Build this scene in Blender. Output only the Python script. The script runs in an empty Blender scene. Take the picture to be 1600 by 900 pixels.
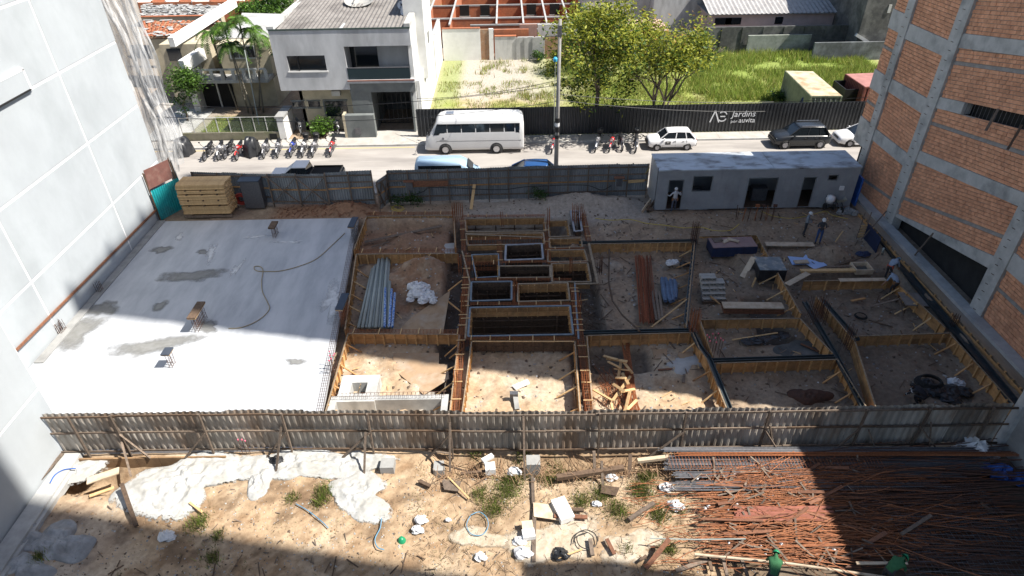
import bpy, math, random
import numpy as np
from mathutils import Vector, Matrix
R=random.Random(7)
SC=bpy.context.scene
COL=SC.collection
# ---------------------------------------------------------------- camera
PITCH=math.radians(35.3); ROLL=math.radians(1.0); CH=21.0; FPX=1018.0
F_=Vector((0,math.cos(PITCH),-math.sin(PITCH))); U_=Vector((0,math.sin(PITCH),math.cos(PITCH))); R_=Vector((1,0,0))
cr,sr=math.cos(ROLL),math.sin(ROLL)
cx_=R_*cr-U_*sr; cy_=R_*sr+U_*cr; cz_=-F_
cam=bpy.data.cameras.new('camera'); camo=bpy.data.objects.new('camera',cam); COL.objects.link(camo)
cam.sensor_width=36; cam.lens=FPX/1600*36; cam.clip_start=.1; cam.clip_end=2000
camo.matrix_world=Matrix(((cx_.x,cy_.x,cz_.x,0),(cx_.y,cy_.y,cz_.y,0),(cx_.z,cy_.z,cz_.z,CH),(0,0,0,1)))
SC.camera=camo
# ---------------------------------------------------------------- light
SUND=Vector((-1,.2,-1.42)).normalized()
w=bpy.data.worlds.new('World'); SC.world=w; w.use_nodes=True
nt=w.node_tree; bg=nt.nodes['Background']; sky=nt.nodes.new('ShaderNodeTexSky'); sky.sky_type='NISHITA'; sky.sun_disc=False
sky.sun_elevation=math.asin(-SUND.z); sky.sun_rotation=math.atan2(-SUND.x,-SUND.y); sky.altitude=10; sky.dust_density=1.2
nt.links.new(sky.outputs[0],bg.inputs[0]); bg.inputs[1].default_value=.080
sl=bpy.data.lights.new('sun','SUN'); so=bpy.data.objects.new('sun',sl); COL.objects.link(so)
sl.energy=5.0; sl.angle=math.radians(.55); sl.color=(1,.95,.87)
so.rotation_euler=SUND.to_track_quat('-Z','Y').to_euler(); so.location=(40,-10,60)
SC.view_settings.view_transform='Standard'; SC.view_settings.look='None'; SC.view_settings.exposure=1.0; SC.view_settings.gamma=1
SC.cycles.max_bounces=8; SC.cycles.diffuse_bounces=4; SC.cycles.transparent_max_bounces=12
# ---------------------------------------------------------------- helpers
def gp(px,py,z=0.0):
    "place in the site (metres) of a photograph point known to lie at height z"
    u=px-800; v=py-450
    d=F_*FPX+R_*(cr*u-sr*v)-U_*(sr*u+cr*v)
    t=(z-CH)/d.z
    return Vector((d.x*t,d.y*t,z))
def gx(px,py,X):
    u=px-800; v=py-450
    d=F_*FPX+R_*(cr*u-sr*v)-U_*(sr*u+cr*v); t=X/d.x
    return Vector((X,d.y*t,CH+d.z*t))
def gy(px,py,Y):
    u=px-800; v=py-450
    d=F_*FPX+R_*(cr*u-sr*v)-U_*(sr*u+cr*v); t=Y/d.y
    return Vector((d.x*t,Y,CH+d.z*t))
def s2l(r,g=None,b=None):
    f=lambda c:(c/255/12.92 if c/255<=.04045 else ((c/255+.055)/1.055)**2.4)
    return (f(r),f(g),f(b))
MATS={}
def pm(name,c1,c2=None,scale=3.,rough=.85,bump=.0,bscale=None,metal=0.,stretch=(1,1,1),c3=None,s3=.35,amt3=.5,isl=0.,spec=.4,detail=5,lo=.35,hi=.65):
    "procedural material: fine noise between two colours, large stains towards a third, optional tone change per loose piece"
    if name in MATS: return MATS[name]
    m=bpy.data.materials.new(name); m.use_nodes=True; n=m.node_tree.nodes; L=m.node_tree.links
    b=n['Principled BSDF']; b.inputs['Roughness'].default_value=rough; b.inputs['Metallic'].default_value=metal
    b.inputs['Specular IOR Level'].default_value=spec
    tc=n.new('ShaderNodeTexCoord'); mp=n.new('ShaderNodeMapping'); mp.inputs['Scale'].default_value=stretch; L.new(tc.outputs['Object'],mp.inputs[0])
    c2=c2 or tuple(x*.8 for x in c1)
    nz=n.new('ShaderNodeTexNoise'); nz.inputs['Scale'].default_value=scale; nz.inputs['Detail'].default_value=detail; nz.inputs['Roughness'].default_value=.65; L.new(mp.outputs[0],nz.inputs['Vector'])
    rp=n.new('ShaderNodeValToRGB'); rp.color_ramp.elements[0].position=lo; rp.color_ramp.elements[1].position=hi
    rp.color_ramp.elements[0].color=(*c1,1); rp.color_ramp.elements[1].color=(*c2,1); L.new(nz.outputs[0],rp.inputs[0])
    out=rp.outputs[0]
    if c3:
        n2=n.new('ShaderNodeTexNoise'); n2.inputs['Scale'].default_value=s3; n2.inputs['Detail'].default_value=7; n2.inputs['Roughness'].default_value=.6; L.new(mp.outputs[0],n2.inputs['Vector'])
        r2=n.new('ShaderNodeValToRGB'); r2.color_ramp.elements[0].position=.48; r2.color_ramp.elements[1].position=.66
        r2.color_ramp.elements[0].color=(0,0,0,1); r2.color_ramp.elements[1].color=(amt3,amt3,amt3,1); L.new(n2.outputs[0],r2.inputs[0])
        mx=n.new('ShaderNodeMixRGB'); mx.inputs[2].default_value=(*c3,1); L.new(r2.outputs[0],mx.inputs[0]); L.new(out,mx.inputs[1]); out=mx.outputs[0]
    if isl:
        g=n.new('ShaderNodeNewGeometry'); oi=n.new('ShaderNodeObjectInfo'); ad=n.new('ShaderNodeMath'); ad.operation='ADD'
        L.new(g.outputs['Random Per Island'],ad.inputs[0]); L.new(oi.outputs['Random'],ad.inputs[1])
        fr=n.new('ShaderNodeMath'); fr.operation='FRACT'; L.new(ad.outputs[0],fr.inputs[0])
        mr=n.new('ShaderNodeMapRange'); mr.inputs[3].default_value=1-isl; mr.inputs[4].default_value=1+isl*.7; L.new(fr.outputs[0],mr.inputs[0])
        hs=n.new('ShaderNodeHueSaturation'); L.new(mr.outputs[0],hs.inputs['Value']); L.new(out,hs.inputs['Color']); out=hs.outputs[0]
    L.new(out,b.inputs['Base Color'])
    if bump:
        n3=n.new('ShaderNodeTexNoise'); n3.inputs['Scale'].default_value=bscale or scale*3; n3.inputs['Detail'].default_value=6; L.new(mp.outputs[0],n3.inputs['Vector'])
        bp=n.new('ShaderNodeBump'); bp.inputs['Strength'].default_value=min(1,bump*6); bp.inputs['Distance'].default_value=bump; L.new(n3.outputs[0],bp.inputs['Height']); L.new(bp.outputs[0],b.inputs['Normal'])
    MATS[name]=m; return m
def glass_mat(name,c,rough=.08):
    if name in MATS: return MATS[name]
    m=bpy.data.materials.new(name); m.use_nodes=True; b=m.node_tree.nodes['Principled BSDF']
    b.inputs['Base Color'].default_value=(*c,1); b.inputs['Roughness'].default_value=rough; b.inputs['Specular IOR Level'].default_value=.8
    MATS[name]=m; return m
WL={}
class MB:
    def __init__(s): s.v=[]; s.f=[]; s.mi=[]; s.cur=0
    def add(s,vs,fs):
        o=len(s.v); s.v.extend([tuple(v) for v in vs]); s.f.extend([tuple(i+o for i in f) for f in fs]); s.mi.extend([s.cur]*len(fs))
    def box(s,cx,cy,cz,sx,sy,sz,rz=0,M=None):
        hx,hy,hz=sx/2,sy/2,sz/2; c,n=math.cos(rz),math.sin(rz)
        vs=[]
        for x,y,z in ((-hx,-hy,-hz),(hx,-hy,-hz),(hx,hy,-hz),(-hx,hy,-hz),(-hx,-hy,hz),(hx,-hy,hz),(hx,hy,hz),(-hx,hy,hz)):
            p=Vector((cx+x*c-y*n,cy+x*n+y*c,cz+z)); vs.append(M@p if M else p)
        s.add(vs,[(3,2,1,0),(4,5,6,7),(0,1,5,4),(1,2,6,5),(2,3,7,6),(3,0,4,7)]); return s
    def bar(s,p0,p1,w,h,roll=0,up=(0,0,1)):
        p0=Vector(p0);p1=Vector(p1); d=(p1-p0)
        if d.length<1e-6: return s
        d.normalize(); u=Vector(up)
        if abs(d.dot(u))>.98: u=Vector((1,0,0))
        sd=d.cross(u).normalized(); u=sd.cross(d).normalized()
        if roll: q=Matrix.Rotation(roll,3,d); sd=q@sd; u=q@u
        vs=[]
        for p in (p0,p1):
            for a,b in ((-1,-1),(1,-1),(1,1),(-1,1)): vs.append(p+sd*(a*w/2)+u*(b*h/2))
        s.add(vs,[(0,1,2,3),(7,6,5,4),(0,4,5,1),(1,5,6,2),(2,6,7,3),(3,7,4,0)]); return s
    def tube(s,pts,r,n=5,caps=True):
        pts=[Vector(p) for p in pts]; m=len(pts); rs=r if isinstance(r,(list,tuple)) else [r]*m
        base=len(s.v); pu=None
        for i,p in enumerate(pts):
            d=(pts[min(i+1,m-1)]-pts[max(i-1,0)])
            d=d.normalized() if d.length>1e-9 else Vector((0,0,1))
            if pu is None:
                u=Vector((0,0,1)) if abs(d.z)<.9 else Vector((1,0,0)); 
            else: u=pu
            sd=d.cross(u).normalized(); u=sd.cross(d).normalized(); pu=u
            for k in range(n):
                a=2*math.pi*k/n; q=p+(sd*math.cos(a)+u*math.sin(a))*rs[i]; s.v.append((q.x,q.y,q.z))
        for i in range(m-1):
            for k in range(n):
                a=base+i*n+k; b=base+i*n+(k+1)%n; s.f.append((a,b,b+n,a+n)); s.mi.append(s.cur)
        if caps:
            s.f.append(tuple(base+k for k in range(n))[::-1]); s.mi.append(s.cur)
            s.f.append(tuple(base+(m-1)*n+k for k in range(n))); s.mi.append(s.cur)
        return s
    def cyl(s,p0,p1,r0,r1=None,n=10): return s.tube([p0,p1],[r0,r0 if r1 is None else r1],n)
    def quad(s,a,b,c,d): s.add([a,b,c,d],[(0,1,2,3)]); return s
    def prism(s,poly,z0,z1):
        n=len(poly); A=sum(poly[i][0]*poly[(i+1)%n][1]-poly[(i+1)%n][0]*poly[i][1] for i in range(n))
        if A<0: poly=poly[::-1]
        vs=[(p[0],p[1],z0) for p in poly]+[(p[0],p[1],z1) for p in poly]
        s.add(vs,[tuple(range(n))[::-1],tuple(range(n,2*n))]+[(i,(i+1)%n,(i+1)%n+n,i+n) for i in range(n)]); return s
    def lathe(s,c,prof,n=12,ax='z'):
        base=len(s.v)
        for r,h in prof:
            for k in range(n):
                a=2*math.pi*k/n; x,y=r*math.cos(a),r*math.sin(a)
                q=(x,y,h) if ax=='z' else ((h,x,y) if ax=='x' else (y,h,x)); s.v.append((c[0]+q[0],c[1]+q[1],c[2]+q[2]))
        for i in range(len(prof)-1):
            for k in range(n):
                a=base+i*n+k;b=base+i*n+(k+1)%n; s.f.append((a,b,b+n,a+n)); s.mi.append(s.cur)
        return s
    def build(s,name,mat,parent=None,smooth=False,loc=None):
        me=bpy.data.meshes.new(name); vs=np.array(s.v,dtype=float).reshape(-1,3)
        if parent is not None: off=np.array(WL.get(parent.name,(0,0,0)))
        elif loc is not None: off=np.array(loc,dtype=float)
        else: off=np.array([(vs[:,0].min()+vs[:,0].max())/2,(vs[:,1].min()+vs[:,1].max())/2,vs[:,2].min()])
        me.from_pydata((vs-off).tolist(),[],s.f)
        for m in (mat if isinstance(mat,(list,tuple)) else [mat]): me.materials.append(m)
        if len(me.materials)>1: me.polygons.foreach_set('material_index',s.mi)
        if smooth: me.polygons.foreach_set('use_smooth',[True]*len(s.f))
        me.update()
        o=bpy.data.objects.new(name,me); COL.objects.link(o)
        if parent is not None: o.parent=parent; WL[o.name]=tuple(off)
        else: o.location=off; WL[o.name]=tuple(off)
        return o
def tag(o,label=None,cat=None,group=None,kind=None):
    if label: o['label']=label
    if cat: o['category']=cat
    if group: o['group']=group
    if kind: o['kind']=kind
    return o
def thing(name,label,cat,loc=(0,0,0),group=None):
    o=bpy.data.objects.new(name,None); COL.objects.link(o); o.location=loc; o.empty_display_size=.2; WL[o.name]=tuple(loc)
    return tag(o,label,cat,group)
def copy_tree(o,parent=None):
    c=o.copy(); COL.objects.link(c)
    if parent is not None: c.parent=parent
    for ch in o.children: copy_tree(ch,c)
    return c
def dup(o,loc,rz=0,label=None,group=None,scale=None):
    c=copy_tree(o); c.location=loc; c.rotation_euler=(0,0,rz)
    if label: c['label']=label
    if group: c['group']=group
    if scale: c.scale=scale
    return c
def lerp(a,b,t): return a+(b-a)*t
def V(*a): return Vector(a)
# value noise
_rs=np.random.RandomState(5); _T=_rs.rand(256,256)
def vn(x,y,f,sd=0):
    x=np.asarray(x,float)*f+sd*17.3+100; y=np.asarray(y,float)*f+sd*31.7+100
    xi=np.floor(x).astype(int); yi=np.floor(y).astype(int); fx=x-xi; fy=y-yi; fx=fx*fx*(3-2*fx); fy=fy*fy*(3-2*fy)
    g=lambda a,b:_T[a%256,b%256]
    return (g(xi,yi)*(1-fx)+g(xi+1,yi)*fx)*(1-fy)+(g(xi,yi+1)*(1-fx)+g(xi+1,yi+1)*fx)*fy
def fbm(x,y,f,sd=0,o=4):
    t=0;a=.5;s=0
    for i in range(o): t=t+a*vn(x,y,f*2**i,sd+i); s+=a; a*=.55
    return t/s
# ---------------------------------------------------------------- materials
WOODB=pm('batten_wood',(.58,.36,.16),(.42,.24,.10),8,.8,.0,isl=.25)
WOODG=pm('weathered_grey_wood',(.20,.15,.115),(.11,.085,.065),9,.9,.004,isl=.35)
WOODF=pm('formwork_plywood',(.58,.33,.14),(.42,.22,.085),4,.8,.003,c3=(.16,.10,.06),s3=1.2,isl=.25)
WOODL=pm('fresh_pine_board',(.60,.41,.21),(.47,.30,.14),7,.8,.003,isl=.2)
WOODP=pm('pale_plywood_sheet',(.56,.46,.34),(.46,.36,.25),3,.75,.002,c3=(.32,.22,.15),s3=1.5,isl=.12)
WOODD=pm('dark_wet_wood',(.13,.085,.055),(.07,.045,.03),8,.8,.004,isl=.3)
WOODR=pm('reddish_wood',(.23,.10,.055),(.13,.06,.035),8,.8,.004,isl=.3)
RIM=pm('pale_timber_edge',(.33,.255,.175),(.20,.15,.10),6,.8,.002,isl=.2)
RUST=pm('rusty_steel',(.32,.11,.04),(.17,.06,.025),12,.8,.0,isl=.35)
RUSTD=pm('dark_rusty_steel',(.11,.05,.03),(.06,.03,.022),12,.75,isl=.3)
STEEL=pm('grey_steel',(.17,.17,.18),(.11,.11,.12),10,.5,metal=.4,isl=.3)
ZINC=pm('weathered_zinc_sheet',(.42,.385,.34),(.27,.24,.205),2.2,.5,.0,stretch=(1,1,.35),c3=(.20,.135,.09),s3=.7,amt3=.85,metal=.1,isl=.3)
ZINCG=pm('grey_steel_sheet',(.27,.29,.30),(.20,.215,.225),2,.6,.0,stretch=(1,1,.3),c3=(.13,.125,.12),s3=.9,metal=.15,isl=.12)
CONC=pm('raw_concrete',(.33,.33,.32),(.25,.25,.245),1.6,.9,.004,9,c3=(.17,.17,.165),s3=.5,amt3=.6)
CONCL=pm('light_concrete',(.42,.42,.41),(.34,.34,.33),2.5,.9,.003,9,c3=(.24,.24,.235),s3=.8,amt3=.6)
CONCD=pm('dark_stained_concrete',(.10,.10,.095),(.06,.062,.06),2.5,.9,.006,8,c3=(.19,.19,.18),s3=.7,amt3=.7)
WHITE=pm('white_plaster',(.72,.72,.70),(.64,.64,.62),1.2,.9,.001,c3=(.5,.49,.46),s3=.4,amt3=.5)
OLDW=pm('weathered_white_paint',(.55,.55,.53),(.44,.44,.425),1.5,.9,.002,stretch=(1,1,.4),c3=(.27,.265,.25),s3=.7,amt3=.8)
CREAM=pm('cream_paint',(.50,.44,.32),(.42,.37,.27),1.5,.9,.001,c3=(.27,.24,.18),s3=.6,amt3=.6)
GREYP=pm('grey_paint',(.17,.185,.18),(.14,.15,.15),2,.8,c3=(.09,.1,.1),s3=.6)
BLACK=pm('black_plastic',(.012,.012,.013),(.02,.02,.022),5,.45)
RUBBER=pm('black_rubber',(.015,.015,.015),(.025,.025,.025),9,.9)
DARK=pm('dark_void',(.008,.008,.009),(.014,.014,.014),2,.9)
CHROME=pm('bright_metal',(.6,.6,.62),(.5,.5,.52),4,.3,metal=.9)
GLASS=glass_mat('dark_window_glass',(.012,.016,.02))
WHITEP=pm('white_vehicle_paint',(.72,.72,.73),(.70,.70,.71),1,.3,spec=.6)
SKIN=pm('tanned_skin',(.30,.16,.10),(.26,.13,.08),6,.6)
TARPD=pm('black_tarpaulin',(.016,.017,.019),(.035,.036,.04),3,.35,.004,6)
PLASTW=pm('crumpled_white_plastic',(.70,.70,.70),(.55,.56,.58),5,.5,.01,8)
BLUEP=pm('blue_plastic',(.03,.12,.42),(.02,.08,.3),5,.4)
ORANGE=pm('orange_clay_tile',(.46,.16,.075),(.30,.11,.06),3,.9,isl=.35)
FIBRO=pm('fibre_cement_roof',(.235,.22,.205),(.165,.15,.14),2.2,.9,.0,c3=(.10,.09,.085),s3=.45,amt3=.8,isl=.08)
def paint(name,c,rough=.3): return pm(name,c,tuple(x*.93 for x in c),1.5,rough,spec=.6)
# ---------------------------------------------------------------- ground
def rect(x,y,x0,x1,y0,y1,s=.12):
    f=lambda t:np.clip(t/s+.5,0,1)
    return f(x-x0)*f(x1-x)*f(y-y0)*f(y1-y)
def hgt(x,y):
    x=np.asarray(x,float); y=np.asarray(y,float)
    n=fbm(x,y,.9,1)-.5; n2=fbm(x,y,3.2,4)-.5; n4=vn(x,y,2.1,51)*vn(x,y,4.3,52)-.25
    z=np.full(x.shape,-.03)
    site=rect(x,y,-23.6,24.2,9,41.2,.6)
    z=z-.10*site+site*(.22*n+.10*n2+.12*n4)*.8
    # mounds of soil along the street fence
    m=np.exp(-((x-4.6)/3.6)**2-((y-39.6)/.8)**2)*.75+np.exp(-((x+11.2)/2.0)**2-((y-39.3)/.7)**2)*.5+np.exp(-((x-14)/5)**2-((y-37.4)/.8)**2)*.25
    z=z+m*(1+.8*n)
    pit=np.maximum.reduce([rect(x,y,-10.6,3.6,18.9,37.6),rect(x,y,3.5,9.4,18.9,34.2),rect(x,y,9.2,13.6,18.9,34.7,.25),rect(x,y,13.0,22.1,18.9,31.0,.5),rect(x,y,-23.2,-8,19,37.9)])
    z=z*(1-pit)+pit*(-.78+.34*n+.20*n2+.22*n4)
    # softer depressed zones
    so=rect(x,y,3.8,9.2,34.2,37.6,1.2)+rect(x,y,13.4,22.4,30.5,35.5,1.0)
    z=z-so*.30
    dm=rect(x,y,-2.9,3.3,25.4,37.3,.2); z=z*(1-dm)+dm*(-2.9+.1*n)
    for a in ((-3.9,-2.8,18.8,37.0,-1.7),(3.2,4.9,25.9,33.8,-1.5),(3.3,6.8,23.6,25.4,-1.25),(12.9,14.6,25.6,29.4,-1.6),(14.6,16.4,23.6,25.6,-1.5),(2.9,3.5,18.8,25.5,-1.3)):
        t=rect(x,y,*a[:4],.2); z=z*(1-t)+t*(a[4]+.15*n)
    # sand heaps inside cells
    for cx,cy,rx,ry,h in ((-6.2,35.6,1.7,1.1,.55),(-5.3,32.0,1.9,1.5,.85),(19.2,33.0,1.3,.8,.6),(6.6,22.4,1.6,.8,.15),(-5.2,36.2,1.2,.8,.25),(7.0,36.6,1.8,.9,.25)):
        z=z+h*np.exp(-((x-cx)/rx)**2-((y-cy)/ry)**2)*(1+1.2*n)
    # dug ditches in the foreground
    for a in ((-18.3,-12.6,16.6,17.9,-1.25),(-3.2,9.4,17.0,17.95,-.8)):
        t=rect(x,y,*a[:4],.5)*(1 if a[0]<-10 else 1); z=z*(1-t)+t*(a[4]+.2*n)
    return z
def soilcol(x,y):
    n=fbm(x,y,.7,9); n2=fbm(x,y,2.5,12); n3=fbm(x,y,.25,15)
    def mix(c,t,d):
        t=np.clip(t,0,1)[...,None]; return c*(1-t)+np.array(d)*t
    c=np.zeros(x.shape+(3,))+np.array((.30,.225,.16))
    c=mix(c,(n-.45)*3,(.40,.31,.22)); c=mix(c,(n2-.55)*3,(.22,.15,.10))
    # site cells
    pit=rect(x,y,-10.6,22.3,18.5,38,.5)
    c=mix(c,pit*.75,(.39,.29,.20)); c=mix(c,pit*np.clip((n2-.48)*4,0,1)*.7,(.20,.15,.115)); c=mix(c,pit*np.clip((n-.55)*5,0,1)*.8,(.45,.38,.30))
    sand=rect(x,y,-10.6,9.4,18.5,25.6,.6); c=mix(c,sand*.85,(.47,.34,.215)); c=mix(c,sand*np.clip((n-.42)*4,0,1)*.8,(.52,.44,.34)); c=mix(c,sand*np.clip((n2-.6)*6,0,1)*.6,(.30,.19,.11))
    c=mix(c,rect(x,y,-4.4,-2.6,18.5,24.6,.6)*.8,(.50,.48,.45))
    c=mix(c,rect(x,y,-9.8,-3.6,34,37.6,.8)*.8,(.27,.15,.09)); c=mix(c,rect(x,y,-8.2,-3.2,28.5,33.9,.9)*np.clip(n2*2-.3,0,1),(.30,.17,.10))
    c=mix(c,rect(x,y,-16,-8.6,38.2,40.6,.9)*.85,(.28,.15,.085)); c=mix(c,rect(x,y,-3.2,9.4,37.2,41,1)*.8,(.40,.36,.31))
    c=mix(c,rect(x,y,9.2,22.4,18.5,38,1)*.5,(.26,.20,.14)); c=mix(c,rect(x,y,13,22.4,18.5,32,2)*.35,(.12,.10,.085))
    for a in ((-3.95,-2.7,18.8,37.4),(3.2,4.9,25.9,33.8),(3.3,6.8,23.6,25.4),(12.9,14.6,25.6,29.4),(2.9,3.5,18.8,25.5),(-2.9,3.3,25.3,37.4)): c=mix(c,rect(x,y,*a,.25)*.8,(.075,.065,.058))  # trench and pit earth painted darker to deepen the shade in them
    # foreground
    fg=rect(x,y,-22,24,9,18.4,.3)
    c=mix(c,fg*.75,(.46,.33,.205)); c=mix(c,fg*np.clip((n2-.48)*5,0,1)*.8,(.25,.155,.085)); c=mix(c,fg*np.clip((n-.50)*5,0,1)*.65,(.58,.47,.34)); c=mix(c,fg*np.clip((fbm(x,y,1.4,44)-.56)*8,0,1)*.8,(.17,.11,.065))
    c=mix(c,rect(x,y,-2.5,8,9,18,2)*.35,(.36,.25,.15)); c=mix(c,rect(x,y,8,24,9,18,2.5)*.85,(.10,.075,.055)); c=mix(c,rect(x,y,-22,-15,9,15.5,2)*.4,(.42,.40,.38))  # soil at the right painted darker, deep shade put into its colour
    # empty lot behind the black hoarding
    lot=rect(x,y,-7.5,40,51,74.5,.5)
    c=mix(c,lot,(.45,.37,.26)); c=mix(c,lot*rect(x,y,-7,7,60,74.5,3)*.85,(.42,.39,.34)); c=mix(c,lot*rect(x,y,-7,4,51,60.5,2.5)*np.clip((n-.3)*3,0,1)*.7,(.50,.33,.18))
    g=rect(x,y,3.5,40,51,74.5,4)*np.clip(.75+(n3-.4)*2.5,0,1); c=mix(c,lot*g,(.26,.30,.07)); c=mix(c,lot*rect(x,y,-7.5,16,51,60,2)*np.clip((n-.38)*6,0,1)*.8,(.24,.29,.06)); c=mix(c,lot*rect(x,y,-7.3,-4.8,51,74,1)*.7,(.22,.28,.06))
    c=mix(c,lot*rect(x,y,20,40,58,74.5,4)*.9,(.22,.29,.055)); c=mix(c,lot*rect(x,y,25.5,31,62,66,1.5)*np.clip((n2-.35)*4,0,1),(.42,.32,.18))
    # gardens on the left
    gd=rect(x,y,-26.5,-19.5,51.6,57.2,.8); c=mix(c,gd*np.clip(.75+(n2-.5)*2,0,1),(.11,.19,.035)); c=mix(c,rect(x,y,-34,-26,51.6,62,1)*.9,(.33,.31,.28))
    far=(y>76)|(x<-36)|(x>42); c=mix(c,far*.8,(.24,.21,.17))
    return c
xs=np.concatenate([np.arange(-400,-60,40),np.arange(-60,-26,2),np.arange(-26,26,.2),np.arange(26,60,1.0),np.arange(60,401,40)])
ys=np.concatenate([np.arange(-120,6,14),np.arange(8,46,.2),np.arange(46,78,.6),np.arange(78,120,4),np.arange(120,601,60)])
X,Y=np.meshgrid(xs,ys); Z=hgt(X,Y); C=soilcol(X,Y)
nx,ny=len(xs),len(ys)
me=bpy.data.meshes.new('ground'); vv=np.stack([X,Y,Z],-1).reshape(-1,3)
idx=np.arange(nx*ny).reshape(ny,nx); fc=np.stack([idx[:-1,:-1],idx[:-1,1:],idx[1:,1:],idx[1:,:-1]],-1).reshape(-1,4)
me.vertices.add(len(vv)); me.vertices.foreach_set('co',vv.ravel()); me.loops.add(fc.size); me.loops.foreach_set('vertex_index',fc.ravel().astype(np.int32))
me.polygons.add(len(fc)); me.polygons.foreach_set('loop_start',np.arange(0,fc.size,4,dtype=np.int32)); me.polygons.foreach_set('loop_total',np.full(len(fc),4,dtype=np.int32)); me.polygons.foreach_set('use_smooth',np.ones(len(fc),bool)); me.update(calc_edges=True)
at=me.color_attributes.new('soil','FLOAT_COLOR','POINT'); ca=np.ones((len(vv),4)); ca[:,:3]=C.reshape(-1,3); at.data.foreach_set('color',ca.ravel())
gm=pm('soil_and_sand',(1.05,1.05,1.05),(.62,.60,.58),5,.95,.06,9,detail=9,lo=.3,hi=.7)
n=gm.node_tree.nodes; L=gm.node_tree.links; b=n['Principled BSDF']; src=b.inputs['Base Color'].links[0].from_socket
va=n.new('ShaderNodeVertexColor'); va.layer_name='soil'; mx=n.new('ShaderNodeMixRGB'); mx.blend_type='MULTIPLY'; mx.inputs[0].default_value=1; L.new(va.outputs[0],mx.inputs[1]); L.new(src,mx.inputs[2])
vo=n.new('ShaderNodeTexVoronoi'); vo.inputs['Scale'].default_value=9; tc=n.new('ShaderNodeTexCoord'); L.new(tc.outputs['Object'],vo.inputs['Vector'])
vr=n.new('ShaderNodeValToRGB'); vr.color_ramp.elements[0].position=.06; vr.color_ramp.elements[0].color=(.55,.52,.5,1); vr.color_ramp.elements[1].position=.22; vr.color_ramp.elements[1].color=(1,1,1,1); L.new(vo.outputs['Distance'],vr.inputs[0])
m2=n.new('ShaderNodeMixRGB'); m2.blend_type='MULTIPLY'; m2.inputs[0].default_value=.45; L.new(mx.outputs[0],m2.inputs[1]); L.new(vr.outputs[0],m2.inputs[2]); L.new(m2.outputs[0],b.inputs['Base Color'])
me.materials.append(gm); go=bpy.data.objects.new('ground',me); COL.objects.link(go); tag(go,kind='structure')
def hz(x,y): return float(hgt(np.array([x]),np.array([y]))[0])
# street, kerbs, pavements
ASPH=pm('pale_worn_street_surface',(.36,.335,.31),(.27,.25,.23),.8,.9,.004,20,stretch=(.2,1,1),c3=(.19,.175,.165),s3=.6,amt3=.7,detail=10)
PAVE=pm('concrete_pavement',(.42,.40,.37),(.35,.33,.30),1.5,.9,.003,12,c3=(.27,.25,.22),s3=.6)
tag(MB().box(0,45.95,-.05,240,7.9,.1+.008).build('street',ASPH),kind='structure')
mb=MB()
for i in range(-18,24): mb.box(i*1.9+.95,50.64,.06,1.885,1.40,.12)
mb.box(-10.5,52.2,.055,9.5,1.7,.11)
tag(mb.build('far_pavement',PAVE),kind='structure')
mb=MB()
for i in range(-70,70): mb.box(i*1.0+.5,49.91,.055,.985,.10,.15)
tag(mb.build('kerb',CONCL),kind='structure')
tag(MB().box(0,41.7,.02,120,.7,.16).build('near_pavement',PAVE),kind='structure')
YEL=pm('faded_yellow_paint',(.62,.44,.12),(.5,.4,.22),6,.8); WHL=pm('faded_white_paint',(.66,.64,.6),(.5,.48,.45),6,.8)
mb=MB(); mb.box(-14.4,49.55,.009,13.5,.11,.006); mb.box(-29,49.55,.009,9,.11,.006); tag(mb.build('yellow_kerb_line',YEL),kind='structure')
# cast slab
SLAB=pm('cast_slab_concrete',(.44,.455,.475),(.33,.345,.37),.9,.75,.003,14,stretch=(1.6,.4,1),c3=(.50,.51,.53),s3=.42,amt3=.75,detail=10)
sa,sb=gp(560,340),gp(505,635); dirx=(sb.x-sa.x)/(sb.y-sa.y)
def slabx(y): return sa.x+(y-sa.y)*dirx
mb=MB(); mb.prism([(-23.38,38.0),(-23.38,18.35),(slabx(18.35),18.35),(slabx(38.0),38.0)],-.26,0)
tag(mb.build('concrete_slab',SLAB,loc=(0,0,0)),kind='structure')
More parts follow.
